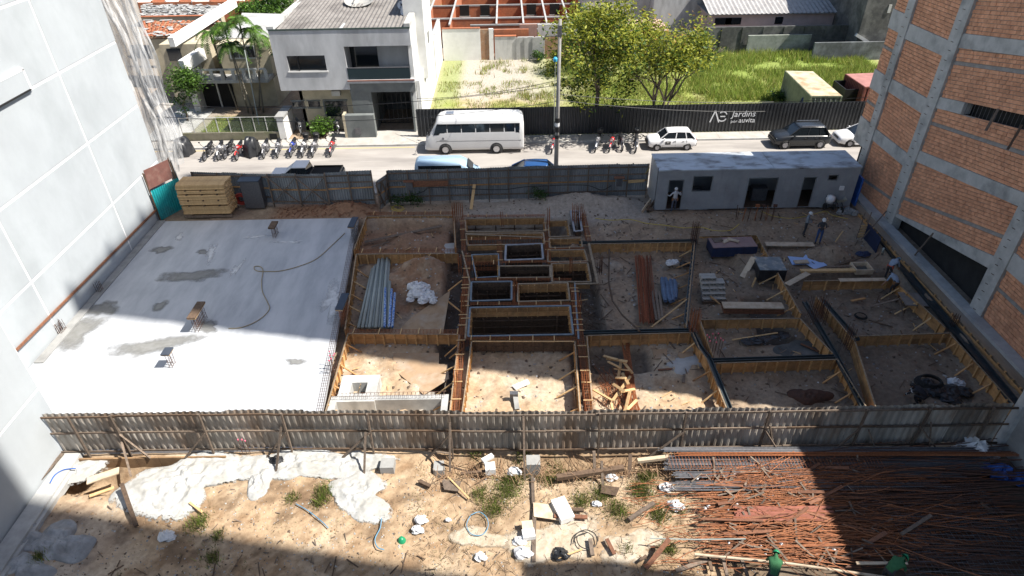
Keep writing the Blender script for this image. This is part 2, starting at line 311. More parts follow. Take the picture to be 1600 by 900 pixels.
# wet stains on the slab: thin sheets of damp laitance
STAIN=pm('damp_slab_stain',(.17,.17,.16),(.22,.22,.215),3,.5,.0,detail=8); STAINW=pm('pale_lime_smear',(.62,.63,.64),(.45,.455,.46),2.5,.8,detail=9)
def blotch(px,py,wx,wy,seed,z=.004,n=40,rz=0,ragged=.5):
    c=gp(px,py); rr=random.Random(seed); ph=[rr.random()*6.28 for _ in range(7)]; pts=[]
    for k in range(n):
        a=2*math.pi*k/n; r=1+sum(ragged*.5/(j+1)*math.sin((j+2)*a+ph[j]) for j in range(7))
        x,y=math.cos(a)*r*wx/2,math.sin(a)*r*wy/2; pts.append((c.x+x*math.cos(rz)-y*math.sin(rz),c.y+x*math.sin(rz)+y*math.cos(rz)))
    return pts,z
def ragged(mat,lo=.0,hi=.35,ns=3.,amp=1.0):
    "let a thin sheet break up towards its rim (vertex attribute rim: 0 inside, 1 at the edge)"
    n=mat.node_tree.nodes; L=mat.node_tree.links; a=n.new('ShaderNodeAttribute'); a.attribute_name='rim'; tc=n.new('ShaderNodeTexCoord'); nz=n.new('ShaderNodeTexNoise'); nz.inputs['Scale'].default_value=ns; nz.inputs['Detail'].default_value=9; nz.inputs['Roughness'].default_value=.7; L.new(tc.outputs['Object'],nz.inputs['Vector'])
    m1=n.new('ShaderNodeMath'); m1.operation='MULTIPLY_ADD'; m1.inputs[1].default_value=2*amp; m1.inputs[2].default_value=1-amp; L.new(nz.outputs[0],m1.inputs[0]); m2=n.new('ShaderNodeMath'); m2.operation='SUBTRACT'; L.new(m1.outputs[0],m2.inputs[0]); L.new(a.outputs['Fac'],m2.inputs[1])
    r=n.new('ShaderNodeMapRange'); r.inputs[1].default_value=lo; r.inputs[2].default_value=hi; L.new(m2.outputs[0],r.inputs[0]); t=n.new('ShaderNodeBsdfTransparent'); x=n.new('ShaderNodeMixShader'); L.new(r.outputs[0],x.inputs[0]); L.new(t.outputs[0],x.inputs[1]); L.new(n['Principled BSDF'].outputs[0],x.inputs[2]); L.new(x.outputs[0],n['Material Output'].inputs[0]); return mat
def rimattr(o,vals):
    at=o.data.attributes.new('rim','FLOAT','POINT'); at.data.foreach_set('value',vals)
ragged(STAIN,-.1,.85,2.4,.75); ragged(STAINW,-.05,.9,3.5,.9)
def blot_mesh(lst,name,mat):
    mb=MB(); rv=[]
    for pts,z in lst:
        cx=sum(p[0] for p in pts)/len(pts); cy=sum(p[1] for p in pts)/len(pts); n=len(pts); rings=(.35,.6,.8,1.0,1.25)
        vs=[(cx,cy,z)]; rv.append(0)
        for q in rings: vs+=[(cx+(p[0]-cx)*q,cy+(p[1]-cy)*q,z) for p in pts]; rv+=[max(0,(q-.35)/.9)]*n
        mb.add(vs,[(0,i+1,(i+1)%n+1) for i in range(n)]+[(1+j*n+i,1+(j+1)*n+i,1+(j+1)*n+(i+1)%n,1+j*n+(i+1)%n) for j in range(len(rings)-1) for i in range(n)])
    o=mb.build(name,mat); rimattr(o,rv); return tag(o,kind='structure')
blot_mesh([blotch(300,431,2.8,1.2,1),blotch(120,520,1.8,2.2,2,rz=.3),blotch(160,482,1.3,1.4,3),blotch(240,540,3.0,1.3,4,rz=.25),blotch(325,510,1.0,.9,5),blotch(250,478,.8,.7,6),blotch(462,565,.7,.5,7),blotch(252,390,.9,.9,8),blotch(318,394,.8,.5,9)],'damp_stains',STAIN)
blot_mesh([blotch(*a,z=.008,ragged=.9) for a in ((520,470,.9,3.0,11,),(330,395,.5,1.6,12),(450,378,1.2,.35,13),(370,420,.35,1.4,14),(400,370,1.1,.3,15),(280,370,.3,1.1,16))],'lime_smears',STAINW)
# ================================================================ left building (white panels)
PANELW=pm('pale_grey_render',(.42,.45,.47),(.375,.40,.42),.5,.9,.002,20,stretch=(1,1,.7),c3=(.30,.325,.34),s3=.3,amt3=.55,detail=11)
JOINT=pm('white_joint_strip',(.78,.78,.78),(.62,.62,.62),3,.9)
lb=thing('rendered_tower','white rendered tower block wall with pale joint lines, on the left of the slab','building',(-30,25,0))
mb=MB(); mb.box(-31.75,29.72,10,16.6,21.6,20.6); mb.box(-29.4,6.9,10,21.3,24,20.6); mb.build('wall',JOINT,lb)
ylines=[18.95,26.35,34.45,40.5]; zl=[-.26,3.2,6.98,10.85,14.5,20]
for i in range(3):
    for j in range(5):
        mb=MB(); y0,y1=ylines[i]+(.065 if i else 0),ylines[i+1]-(.065 if i<2 else -.05); z0,z1=zl[j]+(.07 if j else 0),zl[j+1]-.07
        mb.box(-23.447,(y0+y1)/2,(z0+z1)/2,.03,y1-y0,z1-z0); mb.build('wall_panel',PANELW,lb)
for a,b in ((18.86,11.4),(11.3,3.5),(3.4,-4)):
    for j in range(5):
        z0,z1=zl[j]+(.055 if j else 0),zl[j+1]-.055
        MB().box(-18.748,(a+b)/2,(z0+z1)/2,.03,a-b,z1-z0).build('wall_panel',PANELW,lb)
MB().box(-20.9,18.9,10,4.2,.05,20.4).build('wall_panel',PANELW,lb)
mb=MB(); mb.box(-23.36,28.6,11.34,.08,6.4,.86); mb.build('raised_panel',PANELW,lb)
mb=MB(); mb.box(-23.37,28.6,11.83,.12,6.6,.12); mb.box(-23.37,31.86,11.34,.12,.12,.98); mb.build('frame',JOINT,lb)
MB().box(-23.35,28.4,10.86,.14,6.8,.05).build('dark_bottom_edge',DARK,lb)  # dark strip along the bottom of the raised panel
mb=MB()
for a,b in ((38.9,33.8),(33.8,28.6),(28.6,23.5)): mb.bar((-23.33,a,.73+(38.9-a)*.035),(-23.33,b,.73+(38.9-b)*.035),.06,.13)
tag(mb.build('wall_board',WOODR),'long reddish timber rail fixed low along the white wall above the slab','board')
mb=MB(); mb.box(-23.1,31,.03,.45,14,.07); tag(mb.build('wall_footing',CONC),kind='structure')
mb=MB(); mb.box(-18.3,12.6,-.05,.7,12.2,.35); mb.box(-17.9,12.2,-.12,.18,11,.28)
tag(mb.build('foundation_ledge',CONCL),'concrete foundation ledge running along the foot of the near white wall','ledge')
mb=MB(); mb.bar(gp(98,708,.2),gp(20,800,.15),.14,.05); tag(mb.build('plank',WOODG),'weathered plank lying along the foundation ledge at the foot of the near white wall','plank')
# scaffold netting beyond its street corner
NET=bpy.data.materials.new('scaffold_netting'); NET.use_nodes=True; n=NET.node_tree.nodes; L=NET.node_tree.links; b=n['Principled BSDF']; b.inputs['Base Color'].default_value=(.62,.62,.62,1); b.inputs['Roughness'].default_value=.9
tr=n.new('ShaderNodeBsdfTransparent'); mxs=n.new('ShaderNodeMixShader'); L.new(tr.outputs[0],mxs.inputs[1]); L.new(b.outputs[0],mxs.inputs[2]); L.new(mxs.outputs[0],n['Material Output'].inputs[0])
tc=n.new('ShaderNodeTexCoord'); mp=n.new('ShaderNodeMapping'); mp.inputs['Scale'].default_value=(5,5,.5); nz=n.new('ShaderNodeTexNoise'); nz.inputs['Scale'].default_value=1.3; nz.inputs['Detail'].default_value=8; L.new(tc.outputs['Object'],mp.inputs[0]); L.new(mp.outputs[0],nz.inputs['Vector'])
rp=n.new('ShaderNodeMapRange'); rp.inputs[1].default_value=.35; rp.inputs[2].default_value=.7; rp.inputs[3].default_value=.12; rp.inputs[4].default_value=.85; L.new(nz.outputs[0],rp.inputs[0]); L.new(rp.outputs[0],mxs.inputs[0])
def netgrid(name,f,nu,nv,parent):
    mb=MB(); vs=[f(u/nu,v/nv) for v in range(nv+1) for u in range(nu+1)]
    mb.add(vs,[(v*(nu+1)+u,v*(nu+1)+u+1,(v+1)*(nu+1)+u+1,(v+1)*(nu+1)+u) for v in range(nv) for u in range(nu)]); return mb.build(name,NET,parent,smooth=True)
nr=thing('scaffold_netting','torn translucent white netting hanging on the street corner of the white building','netting',(-24.2,42,2.4))
def netf(u,v):
    z=2.6+v*15; wob=.22*math.sin(u*14+v*5)+.15*math.sin(u*33+v*9)
    wd=.75+.35*math.sin(v*3)+ .25*(1-v)
    return V(-24.6+ (u)*wd*2.1+.12*math.sin(v*20+u*5), 41.3+wob+.5*v+u*.5, z+.35*math.sin(u*9+2)*(1 if v<.05 else .2))
netgrid('net_sheet',netf,26,30,nr)
netgrid('net_sheet',lambda u,v:netf(u,v)+V(-.35+.1*math.sin(v*11),-.25+.18*math.sin(u*22+v*17),-.5),22,26,nr)
mb=MB()
for k in range(4): mb.tube([(-24.7+k*.05,41.0,0),(-24.7+k*.05,41.1,18)],.03) if k==0 else None
mb.tube([(-23.4,41.2,3),(-22.9,41.9,9),(-22.7,42.2,18)],.02); mb.build('rope',CONCL,nr)
# ================================================================ right building (brick infill)
BRICK=pm('hollow_clay_brick',(.78,.40,.235),(.66,.31,.17),3.5,.9,.0015,20,c3=(.50,.23,.13),s3=.6,amt3=.5,isl=.17)
MORT=pm('grey_mortar',(.36,.33,.30),(.25,.23,.21),3,.95)
FRAMEC=pm('grey_cast_frame',(.52,.51,.48),(.41,.405,.38),1.6,.9,.004,10,c3=(.22,.22,.21),s3=.7,amt3=.8,detail=9)
rb=thing('brick_tower','unfinished parking tower of orange hollow bricks in a grey concrete frame, on the right','building',(36,30,0))
XF=24.0
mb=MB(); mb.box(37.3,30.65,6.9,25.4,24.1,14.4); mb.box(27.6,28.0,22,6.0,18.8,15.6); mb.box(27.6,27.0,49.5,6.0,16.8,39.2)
mb.build('core',pm('shaded_interior_concrete',(.03,.03,.03),(.02,.02,.02),2,.95),rb)  # near-black colour stands in for the unlit rooms behind the openings
mb=MB()
for k in range(18): 
    yf=37.4 if 15+k*3.1<30 else 35.4
    mb.box(24.4,(18.55+yf)/2,15+k*3.1,.55,yf-18.5,.6)
mb.build('floor_band',FRAMEC,rb)
mb=MB()
for k in range(5): mb.box(24.35,18.9+k*4.1,42,.5,.6,54)
mb.build('upper_columns',FRAMEC,rb)
MB().box(24.5,27,41.5,.3,16.7,54.8).build('upper_wall',BRICK,rb)
def lin(a,b): # line z(y) through two photo points on the facade
    A=gx(*a,XF);B=gx(*b,XF); k=(B.z-A.z)/(B.y-A.y); return lambda y:A.z+(y-A.y)*k
def beam(y0,y1,zt,zb,x=23.94):
    mb=MB(); ys=[y0,y1]; pts=[]
    vs=[(x,y0,zb(y0)),(x,y1,zb(y1)),(x,y1,zt(y1)),(x,y0,zt(y0)),(x+.5,y0,zb(y0)),(x+.5,y1,zb(y1)),(x+.5,y1,zt(y1)),(x+.5,y0,zt(y0))]
    mb.add(vs,[(0,1,2,3),(7,6,5,4),(0,4,5,1),(1,5,6,2),(2,6,7,3),(3,7,4,0)]); mb.build('beam',FRAMEC,rb)
def bricks(y0,y1,zb,zt,band=None,holes=()):
    bk=MB(); rowh=.198; brw=.235
    lo,hi=min(y0,y1),max(y0,y1)
    mx_=max(zt(lo)-zb(lo),zt(hi)-zb(hi)); nr_=int(mx_/rowh)+1
    bd=MB(); bd.add([(24.05,lo,zb(lo)),(24.05,hi,zb(hi)),(24.05,hi,zt(hi)),(24.05,lo,zt(lo))],[(3,2,1,0)])
    for r in range(nr_):
        if band is not None and r==band:
            y=lo
            bd.add([(24.015,lo,zb(lo)+r*rowh),(24.015,hi,zb(hi)+r*rowh),(24.015,hi,zb(hi)+(r+1)*rowh-.03),(24.015,lo,zb(lo)+(r+1)*rowh-.03)],[(3,2,1,0)]); continue
        y=lo+ (R.random()*.12 if r%2 else -.1)
        while y<hi:
            a,b=max(y,lo)+.008,min(y+brw,hi)-.008; y+=brw
            if b-a<.05: continue
            ym=(a+b)/2; z0=zb(ym)+r*rowh+.012; z1=min(z0+rowh-.026,zt(ym)-.01)
            if z1-z0<.04: continue
            if any(h[0]<ym<h[1] and h[2]<(z0+z1)/2-zb(ym)<h[3] for h in holes): continue
            x=24.0+R.uniform(-.012,.012); t=zb(b)-zb(a); 
            vs=[(x,a,z0-t/2),(x,b,z0+t/2),(x,b,z1+t/2),(x,a,z1-t/2),(x+.05,a,z0-t/2),(x+.05,b,z0+t/2),(x+.05,b,z1+t/2),(x+.05,a,z1-t/2)]
            bk.add(vs,[(3,2,1,0),(0,1,5,4),(1,2,6,5),(2,3,7,6),(3,0,4,7)])
    o=bk.build('brick_infill',BRICK,rb); o['kind']='stuff'
    bd.build('mortar_backing',MORT,rb)
def const(z): return lambda y:z
A1,A0=41.25,40.5; B1,B0=36.38,35.42; C1_,C0_=27.0,26.05
# bay 1 (between street column and second column)
z1t=lin((1408,30),(1483,63)); z1b=lin((1413,59.5),(1474,87.5)); z2t=lin((1383,117),(1452,155)); z2b=lin((1387,142),(1441,177)); z3t=lin((1373,204),(1420,241)); z3b=lin((1367,221),(1412,259)); zbase=lin((1343,309),(1385,341))
for t,b_ in ((z1t,z1b),(z2t,z2b),(z3t,z3b)): beam(B1,A0,t,b_)
bricks(B1,A0,z1t,const(14),None); bricks(B1,A0,z2t,z1b,None); bricks(B1,A0,z3t,z2b,None); bricks(B1,A0,zbase,z3b,6)
# bay 0 overhang beyond the street column
for zt_,zb_ in ((11.45,10.35),(7.75,6.55),(4.6,2.9)): beam(A1,42.75,const(zt_),const(zb_))
bricks(A1,42.7,const(11.45),const(14)); bricks(A1,42.7,const(7.75),const(10.35),7); bricks(A1,42.7,const(4.6),const(6.55),5)
MB().box(24.5,42.0,8.5,.9,1.45,11.3).build('return_wall',FRAMEC,rb)
# bay 2 with ramped floors
w1t=lin((1509,52.5),(1600,63)); w1b=lin((1500,75),(1600,87.5)); w2t=lin((1472,152),(1600,180)); w2b=lin((1465,169),(1600,203)); w3t=lin((1442,237),(1598,300)); w3b=lin((1433,252.5),(1593,322.5)); w4t=lin((1405,335),(1558,402)); w4b=lin((1405,341),(1548,420))
beam(C1_,B0,w1t,w1b); beam(33.3,B0,w2t,w2b); beam(C1_,B0,w3t,w3b); beam(C1_,B0,w4t,w4b)
bricks(C1_,B0,w1t,const(14.6)); bricks(C1_,B0,w2t,w1b,9); bricks(C1_,B0,w3t,w2b,8); bricks(C1_,B0,w4t,w3b,5)
mb=MB()
for k in range(22):
    y=33.2-k*.28
    if y>C1_: mb.tube([(24.08,y,w2b(y)),(24.08,y,w2t(y))],.012,4)
mb.build('window_bars',STEEL,rb)
# bay 3 near
v1t=lin((1574,411),(1600,423)); v1b=lin((1565,431),(1600,450))
beam(18.6,C0_,const(4.1),const(3.15)); beam(18.6,C0_,const(7.9),const(7.0)); beam(18.6,C0_,const(11.6),const(10.7))
bricks(18.6,C0_,const(-.25),const(3.15),11); bricks(18.6,C0_,const(4.1),const(7.0),7); bricks(18.6,C0_,const(7.9),const(10.7))
for (a,b_) in ((A0,A1),(B0,B1),(C0_,C1_),(18.6,19.3)):
    MB().box(24.15,(a+b_)/2,6.85,.56,b_-a-.004,14.5).build('column',FRAMEC,rb)
    mb=MB()
    for k in range(26):
        z=.4+k*.52+R.uniform(-.08,.08); y=(a+b_)/2+R.uniform(-.05,.05); mb.bar((23.86,y-.04,z),(23.80,y+.10,z+.01),.018,.02)
    mb.build('tie_bars',RUSTD,rb)['kind']='stuff'
# loose props in the openings
mb=MB(); a=gx(1560,170,23.9); mb.bar(a,(23.5,a.y-.3,a.z-1.0),.12,.05); tag(mb.build('hanging_board',WOODG),'grey board hanging out of the barred opening high in the brick wall, the left one','board')
mb=MB(); a=gx(1597,195,23.9); mb.bar(a,(23.5,a.y-.3,a.z-1.1),.10,.05); tag(mb.build('hanging_board',WOODD),'dark board hanging out of the barred opening, at the right edge of the view','board')
mb=MB(); a=gp(1425,402,.1); a=V(23.5,a.y,.1); mb.bar(a,(23.95,a.y-.2,w4b(a.y)+.3),.12,.05); tag(mb.build('prop_board',WOODG),'timber prop standing across the dark opening under the ramped brick wall','prop')
# ledge and earth strip at the foot of the tower
mb=MB(); mb.box(23.65,30.0,.0,.62,22.8,.5)
tag(mb.build('tower_ledge',CONCL),'rough concrete ledge along the foot of the brick building','ledge')
LEDG=pm('board_marked_footing',(.30,.225,.15),(.22,.16,.11),3,.9,.006,8,stretch=(1,.3,1),c3=(.32,.31,.29),s3=.6)
tag(MB().box(23.1,29.2,-.12,.5,20.6,.40).build('footing_strip',LEDG),kind='structure')
# neighbouring blocks outside the frame that shade the site
sb=thing('neighbour_block','tall grey apartment block beside the storage yard, throwing the long shade','building',(32,-6,0))
MB().box(22,-10.0,33,4,35,66).build('wall',FRAMEC,sb); MB().box(21.5,8.35,14,3,1.69,28).build('shade_block',FRAMEC,sb)  # lower block is unseen, added to extend the shade over the yard
mb=MB()
for k in range(20):
    for j in range(6): mb.box(19.97,-22+j*5.4,2+k*3.2,.08,1.6,1.4)
mb.build('windows',GLASS,sb)
ab=thing('garage_wing','low dark concrete wing at the right end of the front sheet fence','building',(26,13,0))
MB().box(25.0,13.5,6.1,10.2,9.3,12.8).build('wall',CONC,ab); MB().box(19.86,17.9,5.6,.3,.35,11.8).build('column',CONCL,ab)
# ================================================================ corrugated fences
def corr(mb,p0,p1,z0,z1,pitch=.19,depth=.028,jit=0,prof='trap'):
    p0=V(p0[0],p0[1],0);p1=V(p1[0],p1[1],0); d=p1-p0; Ln=d.length; d.normalize(); nrm=V(-d.y,d.x,0)
    n=max(1,round(Ln/pitch)); off=[(0,-1),(.28,-1),(.5,1),(.78,1)]
    base=len(mb.v); cnt=0
    for i in range(n):
        for a,s in off:
            t=(i+a)/n*Ln; p=p0+d*t+nrm*(s*depth)
            mb.v.append((p.x,p.y,z0)); mb.v.append((p.x,p.y,z1)); cnt+=1
    p=p0+d*Ln-nrm*depth; mb.v.append((p.x,p.y,z0)); mb.v.append((p.x,p.y,z1)); cnt+=1
    for i in range(cnt-1): mb.f.append((base+2*i,base+2*i+2,base+2*i+3,base+2*i+1)); mb.mi.append(mb.cur)
ft=[gp(65,646,2.35),gp(250,642,2.35),gp(440,640,2.35),gp(818,642,2.35),gp(1200,636,2.35),gp(1592,630,2.35)]
def fence_y(x):
    for a,b in zip(ft,ft[1:]):
        if x<=b.x: return lerp(a.y,b.y,(x-a.x)/(b.x-a.x))
    return ft[-1].y
nf=thing('sheet_fence','long battered zinc sheet fence on grey posts between the slab and the yard in front','fence',(0,18.2,0))
x=ft[0].x; k=0
while x<ft[-1].x-.3:
    x2=min(x+1.03,ft[-1].x); mb=MB(); t=R.uniform(-.05,.05)
    corr(mb,(x,fence_y(x)+.02*(k%2)),(x2+.05,fence_y(x2)+.02*(k%2)),.10+R.uniform(-.03,.05),2.32+t,.257,.021); mb.build('corrugated_sheet',ZINC,nf); x=x2; k+=1
posts=[112,178,312,440,573,702,818,940,1075,1203,1356,1455,1560]
px_=[gp(p,660,1.9).x for p in posts]
for zc in (2.18,1.25,.16):
    xa=ft[0].x
    while xa<ft[-1].x-.2:
        xb=min(xa+R.uniform(2.6,3.8),ft[-1].x); MB().bar((xa-.08,fence_y(xa)-.075-.02*R.random(),zc+R.uniform(-.025,.025)),(xb+.08,fence_y(xb)-.075-.02*R.random(),zc+R.uniform(-.025,.025)),.045,.085).build('rail',R.choice((WOODG,WOODG,WOODD)),nf); xa=xb
for i,xp in enumerate(px_):
    lean=R.uniform(-.08,.08); yb=fence_y(xp)-.15
    MB().bar((xp,yb,-.9 if xp<-10 else -.3),(xp+lean,yb,2.3),.09,.07).build('post',WOODG,nf)
    if i in (1,2,3,4,5,8,9,10,11):
        s=R.choice((-1,1)) if i not in (3,4,5) else -1; MB().bar((xp,yb-.03,1.25),(xp+s*R.uniform(.7,1.3),yb-.25,.05),.07,.06).build('brace',WOODG,nf)
for (top,foot,z) in (((190,690),(205,745),1.25),((439,667),(431,741),1.25),((571,675),(569,742),1.3),((703,660),(703,738),1.4),((818,650),(820,750),2.1),((1203,665),(1208,700),1.2),((1357,672),(1372,712),1.2),((1455,660),(1452,708),1.4)):
    a=gp(*foot,-.1); b=gy(top[0],top[1],fence_y(gp(*top,z).x)-.2); MB().bar(a,b,.08,.05).build('stake',WOODG,nf)
# wall of the ditch under its left half
mb=MB()
for i in range(7): 
    xa=-18.4+i*.93; mb.box(xa+.46,18.0,-.52,.91,.07,1.1)
tag(mb.build('ditch_boards',pm('earth_stained_board',(.30,.19,.10),(.20,.12,.065),2,.9,.004,c3=(.13,.09,.055),s3=.8,isl=.15)),'earth-stained boards lining the ditch under the left end of the zinc fence','board wall',)
# ---- street side fence (seen from inside)
def site_fence(name,label,xa,xb,y0,y1,ht,nposts,rails,mat=ZINCG,xbr=False,cat='fence',wd=WOODG,group=None):
    r=thing(name,label,cat,((xa+xb)/2,(y0+y1)/2,0),group)
    L_=math.hypot(xb-xa,y1-y0); n=max(1,round(L_/1.0))
    for i in range(n):
        mb=MB(); corr(mb,(lerp(xa,xb,i/n),lerp(y0,y1,i/n)),(lerp(xa,xb,(i+1)/n)+.0,lerp(y0,y1,(i+1)/n)),.03,ht+R.uniform(-.03,.03),.16,.02); mb.build('corrugated_sheet',mat,r)
    for z in rails:
        mb=MB(); mb.bar((xa,y0-.07,z),(xb,y1-.07,z+R.uniform(-.03,.03)),.05,.09); mb.build('rail',wd if z!=rails[1] else WOODF,r)
    for i in range(nposts):
        t=i/(nposts-1); mb=MB(); X_=lerp(xa,xb,t); Y_=lerp(y0,y1,t)-.13
        mb.bar((X_,Y_,-.1),(X_+R.uniform(-.04,.04),Y_,ht+.03),.09,.07); mb.build('post',wd,r)
    if xbr:
        for s in (0,1):
            a,b=lerp(xa,xb,s*.5),lerp(xa,xb,(s+1)*.5); c_,d_=lerp(y0,y1,s*.5)-.2,lerp(y0,y1,(s+1)*.5)-.2
            MB().bar((a,c_,.15),(b,d_,ht-.15),.1,.04).build('brace',wd,r); MB().bar((b,d_-.04,.15),(a,c_-.04,ht-.15),.1,.04).build('brace',wd,r)
    return r
H=2.35
site_fence('sheet_fence','short dark stretch of street fence behind the stacked timber',-21.6,-16.3,40.9,40.3,2.2,4,(.5,1.2,2.0))
site_fence('site_gate','double sheet metal gate with crossed timber braces in the street fence',-16.25,-12.35,40.15,39.9,2.3,3,(.25,1.15,2.1),xbr=True,cat='gate')
site_fence('sheet_fence','stretch of street fence between the braced gate and the open gap',-12.3,-9.2,39.75,39.9,2.5,3,(.4,1.3,1.75,2.25))
site_fence('gate_leaf','narrow gate leaf standing open beside the gap in the street fence',-8.8,-8.25,39.1,40.2,2.1,2,(.4,1.1,1.9),xbr=True,cat='gate leaf')
site_fence('sheet_fence','long stretch of street fence from the open gap to the site office',-8.2,9.35,40.1,40.5,2.4,14,(.45,1.2,1.65,2.2))
# teal and brown sheets closing the corner at the white wall
tl=thing('corner_screen','screen of turquoise corrugated sheet and brown panel against the end of the white wall','screen',(-23,39.5,0))
TEAL=pm('turquoise_sheet',(.02,.36,.38),(.015,.28,.30),3,.5,c3=(.1,.2,.2)); BRN=pm('maroon_panel',(.17,.075,.06),(.13,.06,.05),3,.8,c3=(.25,.16,.13),s3=2)
a=gx(247,322,-23.2); 
mb=MB(); corr(mb,(-23.25,38.2),(-22.3,40.2),-.05,2.1,.17,.03); mb.build('corrugated_sheet',TEAL,tl)
MB().bar((-23.3,38.3,2.85),(-22.6,40.2,2.75),.03,1.3).build('panel',BRN,tl)
MB().bar((-23.28,38.15,0),(-23.28,38.15,3.4),.08,.06).build('post',WOODD,tl); MB().bar((-22.4,40.25,0),(-22.55,40.25,3.5),.08,.06).build('post',WOODD,tl)
# ---- black hoarding across the street
HOARD=pm('charcoal_hoarding_sheet',(.035,.038,.042),(.026,.028,.032),1.2,.42,c3=(.06,.063,.068),s3=.5,amt3=.6,spec=.5,isl=.1)
ho=thing('hoarding','long charcoal corrugated hoarding with a white developer sign, across the street','hoarding',(10,51.4,0))
x=-7.55; k=0
while x<31:
    mb=MB(); corr(mb,(x,51.42),(min(x+2.0,31.2),51.42),.12,2.45+R.uniform(-.02,.02),.30,.045); mb.build('corrugated_sheet',HOARD,ho); x+=2.0
MB().box(11.8,51.5,2.40,38.6,.05,.08).build('rail',BLACK,ho)
SIGNW=pm('white_sign_paint',(.75,.76,.78),(.68,.69,.71),3,.5)
def text(s,x,y,z,size,parent,name='lettering',mat=SIGNW,ext=.004,rotz=0,shear=0,sx=1):
    c=bpy.data.curves.new(name,'FONT'); c.body=s; c.size=size; c.extrude=ext; c.shear=shear; c.resolution_u=2
    o=bpy.data.objects.new(name,c); COL.objects.link(o); dg=bpy.context.evaluated_depsgraph_get(); m=bpy.data.meshes.new_from_object(o.evaluated_get(dg)); bpy.data.objects.remove(o)
    M=Matrix.Translation((x,y,z))@Matrix.Rotation(rotz,4,'Z')@Matrix.Rotation(math.pi/2,4,'X')@Matrix.Diagonal((sx,1,1,1)); m.transform(M)
    off=WL.get(parent.name,(0,0,0)); m.transform(Matrix.Translation((-off[0],-off[1],-off[2])))
    m.materials.clear(); m.materials.append(mat); o=bpy.data.objects.new(name,m); COL.objects.link(o); o.parent=parent; WL[o.name]=off; return o
s0=gy(1143,183,51.35); s1=gy(1182,190,51.35)
sc=(gy(1182,185,51.35).x-gy(1143,185,51.35).x)
text('Jardins',s0.x,51.35,s0.z+.02,.72,ho,shear=.12); text('por',s0.x,51.35,s0.z-.47,.34,ho,sx=1.1); text('auvita',s0.x+.62,51.35,s0.z-.47,.58,ho,shear=.1)
mb=MB(); a=gy(1109,191,51.35); b_=gy(1118,173,51.35); c_=gy(1123,191,51.35)
mb.bar(a,b_,.10,.012,up=(0,1,0)); mb.bar(b_,c_,.10,.012,up=(0,1,0))
cc=gy(1129,182,51.35); pts=[(cc.x+.36*math.cos(t),51.35,cc.z+.40*math.sin(t)) for t in [math.radians(q) for q in range(25,336,18)]]
pu=[p for p in pts]; 
for p,q in zip(pts[:7],pts[1:7]): mb.bar(p,q,.085,.012,up=(0,1,0))
for p,q in zip(pts[11:],pts[12:]): mb.bar(p,q,.085,.012,up=(0,1,0))
mb.bar((cc.x-.18,51.35,cc.z),(cc.x+.22,51.35,cc.z),.012,.085); mb.build('logo',SIGNW,ho)
# ================================================================ formwork
_bat={}
def batten(parent,p,h,w=.07,d=.085,ang=0,mat=WOODF):
    if mat is WOODF: mat=WOODB
    k=(round(h,2),mat.name)
    if k not in _bat:
        me=bpy.data.meshes.new('batten'); m=MB(); m.box(0,0,h/2,w,d,h); me.from_pydata(m.v,[],m.f); me.materials.append(mat); _bat[k]=me
    o=bpy.data.objects.new('batten',_bat[k]); COL.objects.link(o); o.parent=parent; off=WL[parent.name]
    o.location=(p[0]-off[0],p[1]-off[1],p[2]-off[2]); o.rotation_euler=(R.uniform(-.03,.03),R.uniform(-.04,.04),ang); return o
def form(label,pts,sides,h=.62,z=0.0,pitch=.48,brace=(),mat=WOODF,world=False,rim=RIM,cat='formwork',name='beam_formwork',ends=True):
    P_=[(V(p[0],p[1],z) if world else gp(p[0],p[1],z)) for p in pts]
    c=sum(P_,V(0,0,0))/len(P_); r=thing(name,label,cat,(c.x,c.y,z-h))
    n=len(P_)
    for s in sides:
        a,b=P_[s],P_[(s+1)%n]; d=b-a; Ln=d.length; d.normalize(); nr=V(-d.y,d.x,0)
        if (c-a).dot(nr)<0: nr=-nr
        k=max(1,round(Ln/2.3))
        for i in range(k):
            for lv in range(2):
                za=z-h*(lv+1)/2+(.006 if lv else .004); zb_=z-h*lv/2-.004
                q0=a+d*(Ln*i/k+.006); q1=a+d*(Ln*(i+1)/k-.006); j=R.uniform(-.008,.008)
                MB().bar((q0.x+nr.x*j,q0.y+nr.y*j,(za+zb_)/2),(q1.x+nr.x*j,q1.y+nr.y*j,(za+zb_)/2),.025,zb_-za).build('board',mat,r)
        q0=a+nr*.035; q1=b+nr*.035; MB().bar((q0.x,q0.y,z+.012),(q1.x,q1.y,z+.012),.055,.03).build('top_strip',rim,r)
        t=pitch*.5; ang=math.atan2(d.y,d.x)
        while t<Ln-.1:
            q=a+d*t+nr*.05; batten(r,(q.x,q.y,z-h-.02),h+.0,ang=ang,mat=mat); t+=pitch*R.uniform(.88,1.12)
        if s in brace:
            t=.7
            while t<Ln-.3:
                q=a+d*t+nr*.08; e=a+d*(t+R.uniform(-.15,.15))+nr*R.uniform(.75,1.05)
                MB().bar((q.x,q.y,z-.12),(e.x,e.y,z-h-.12),.07,.045).build('brace',WOODL if R.random()<.35 else mat,r); t+=R.uniform(1.1,1.6)
    return r
form('plywood formwork round the small earth-filled cell behind the pipes, next to the slab',[(572,338),(710,337),(712,386),(552,390)],(0,3,1),.7,brace=())
form('plywood formwork of the cell holding the grey pipes and the bundle of white plastic',[(556,397),(716,396),(718,513),(538,515)],(0,3),.7,brace=(3,))
form('plywood formwork of the sunlit sand cell with the small concrete box',[(543,521),(719,522),(703,652),(505,652)],(0,1,3),.68,brace=(1,3),pitch=.52)
form('plywood formwork of the sunlit middle sand cell, its far face in dark squares',[(736,533),(899,533),(908,652),(720,652)],(1,3),.66,brace=(1,),pitch=.5)
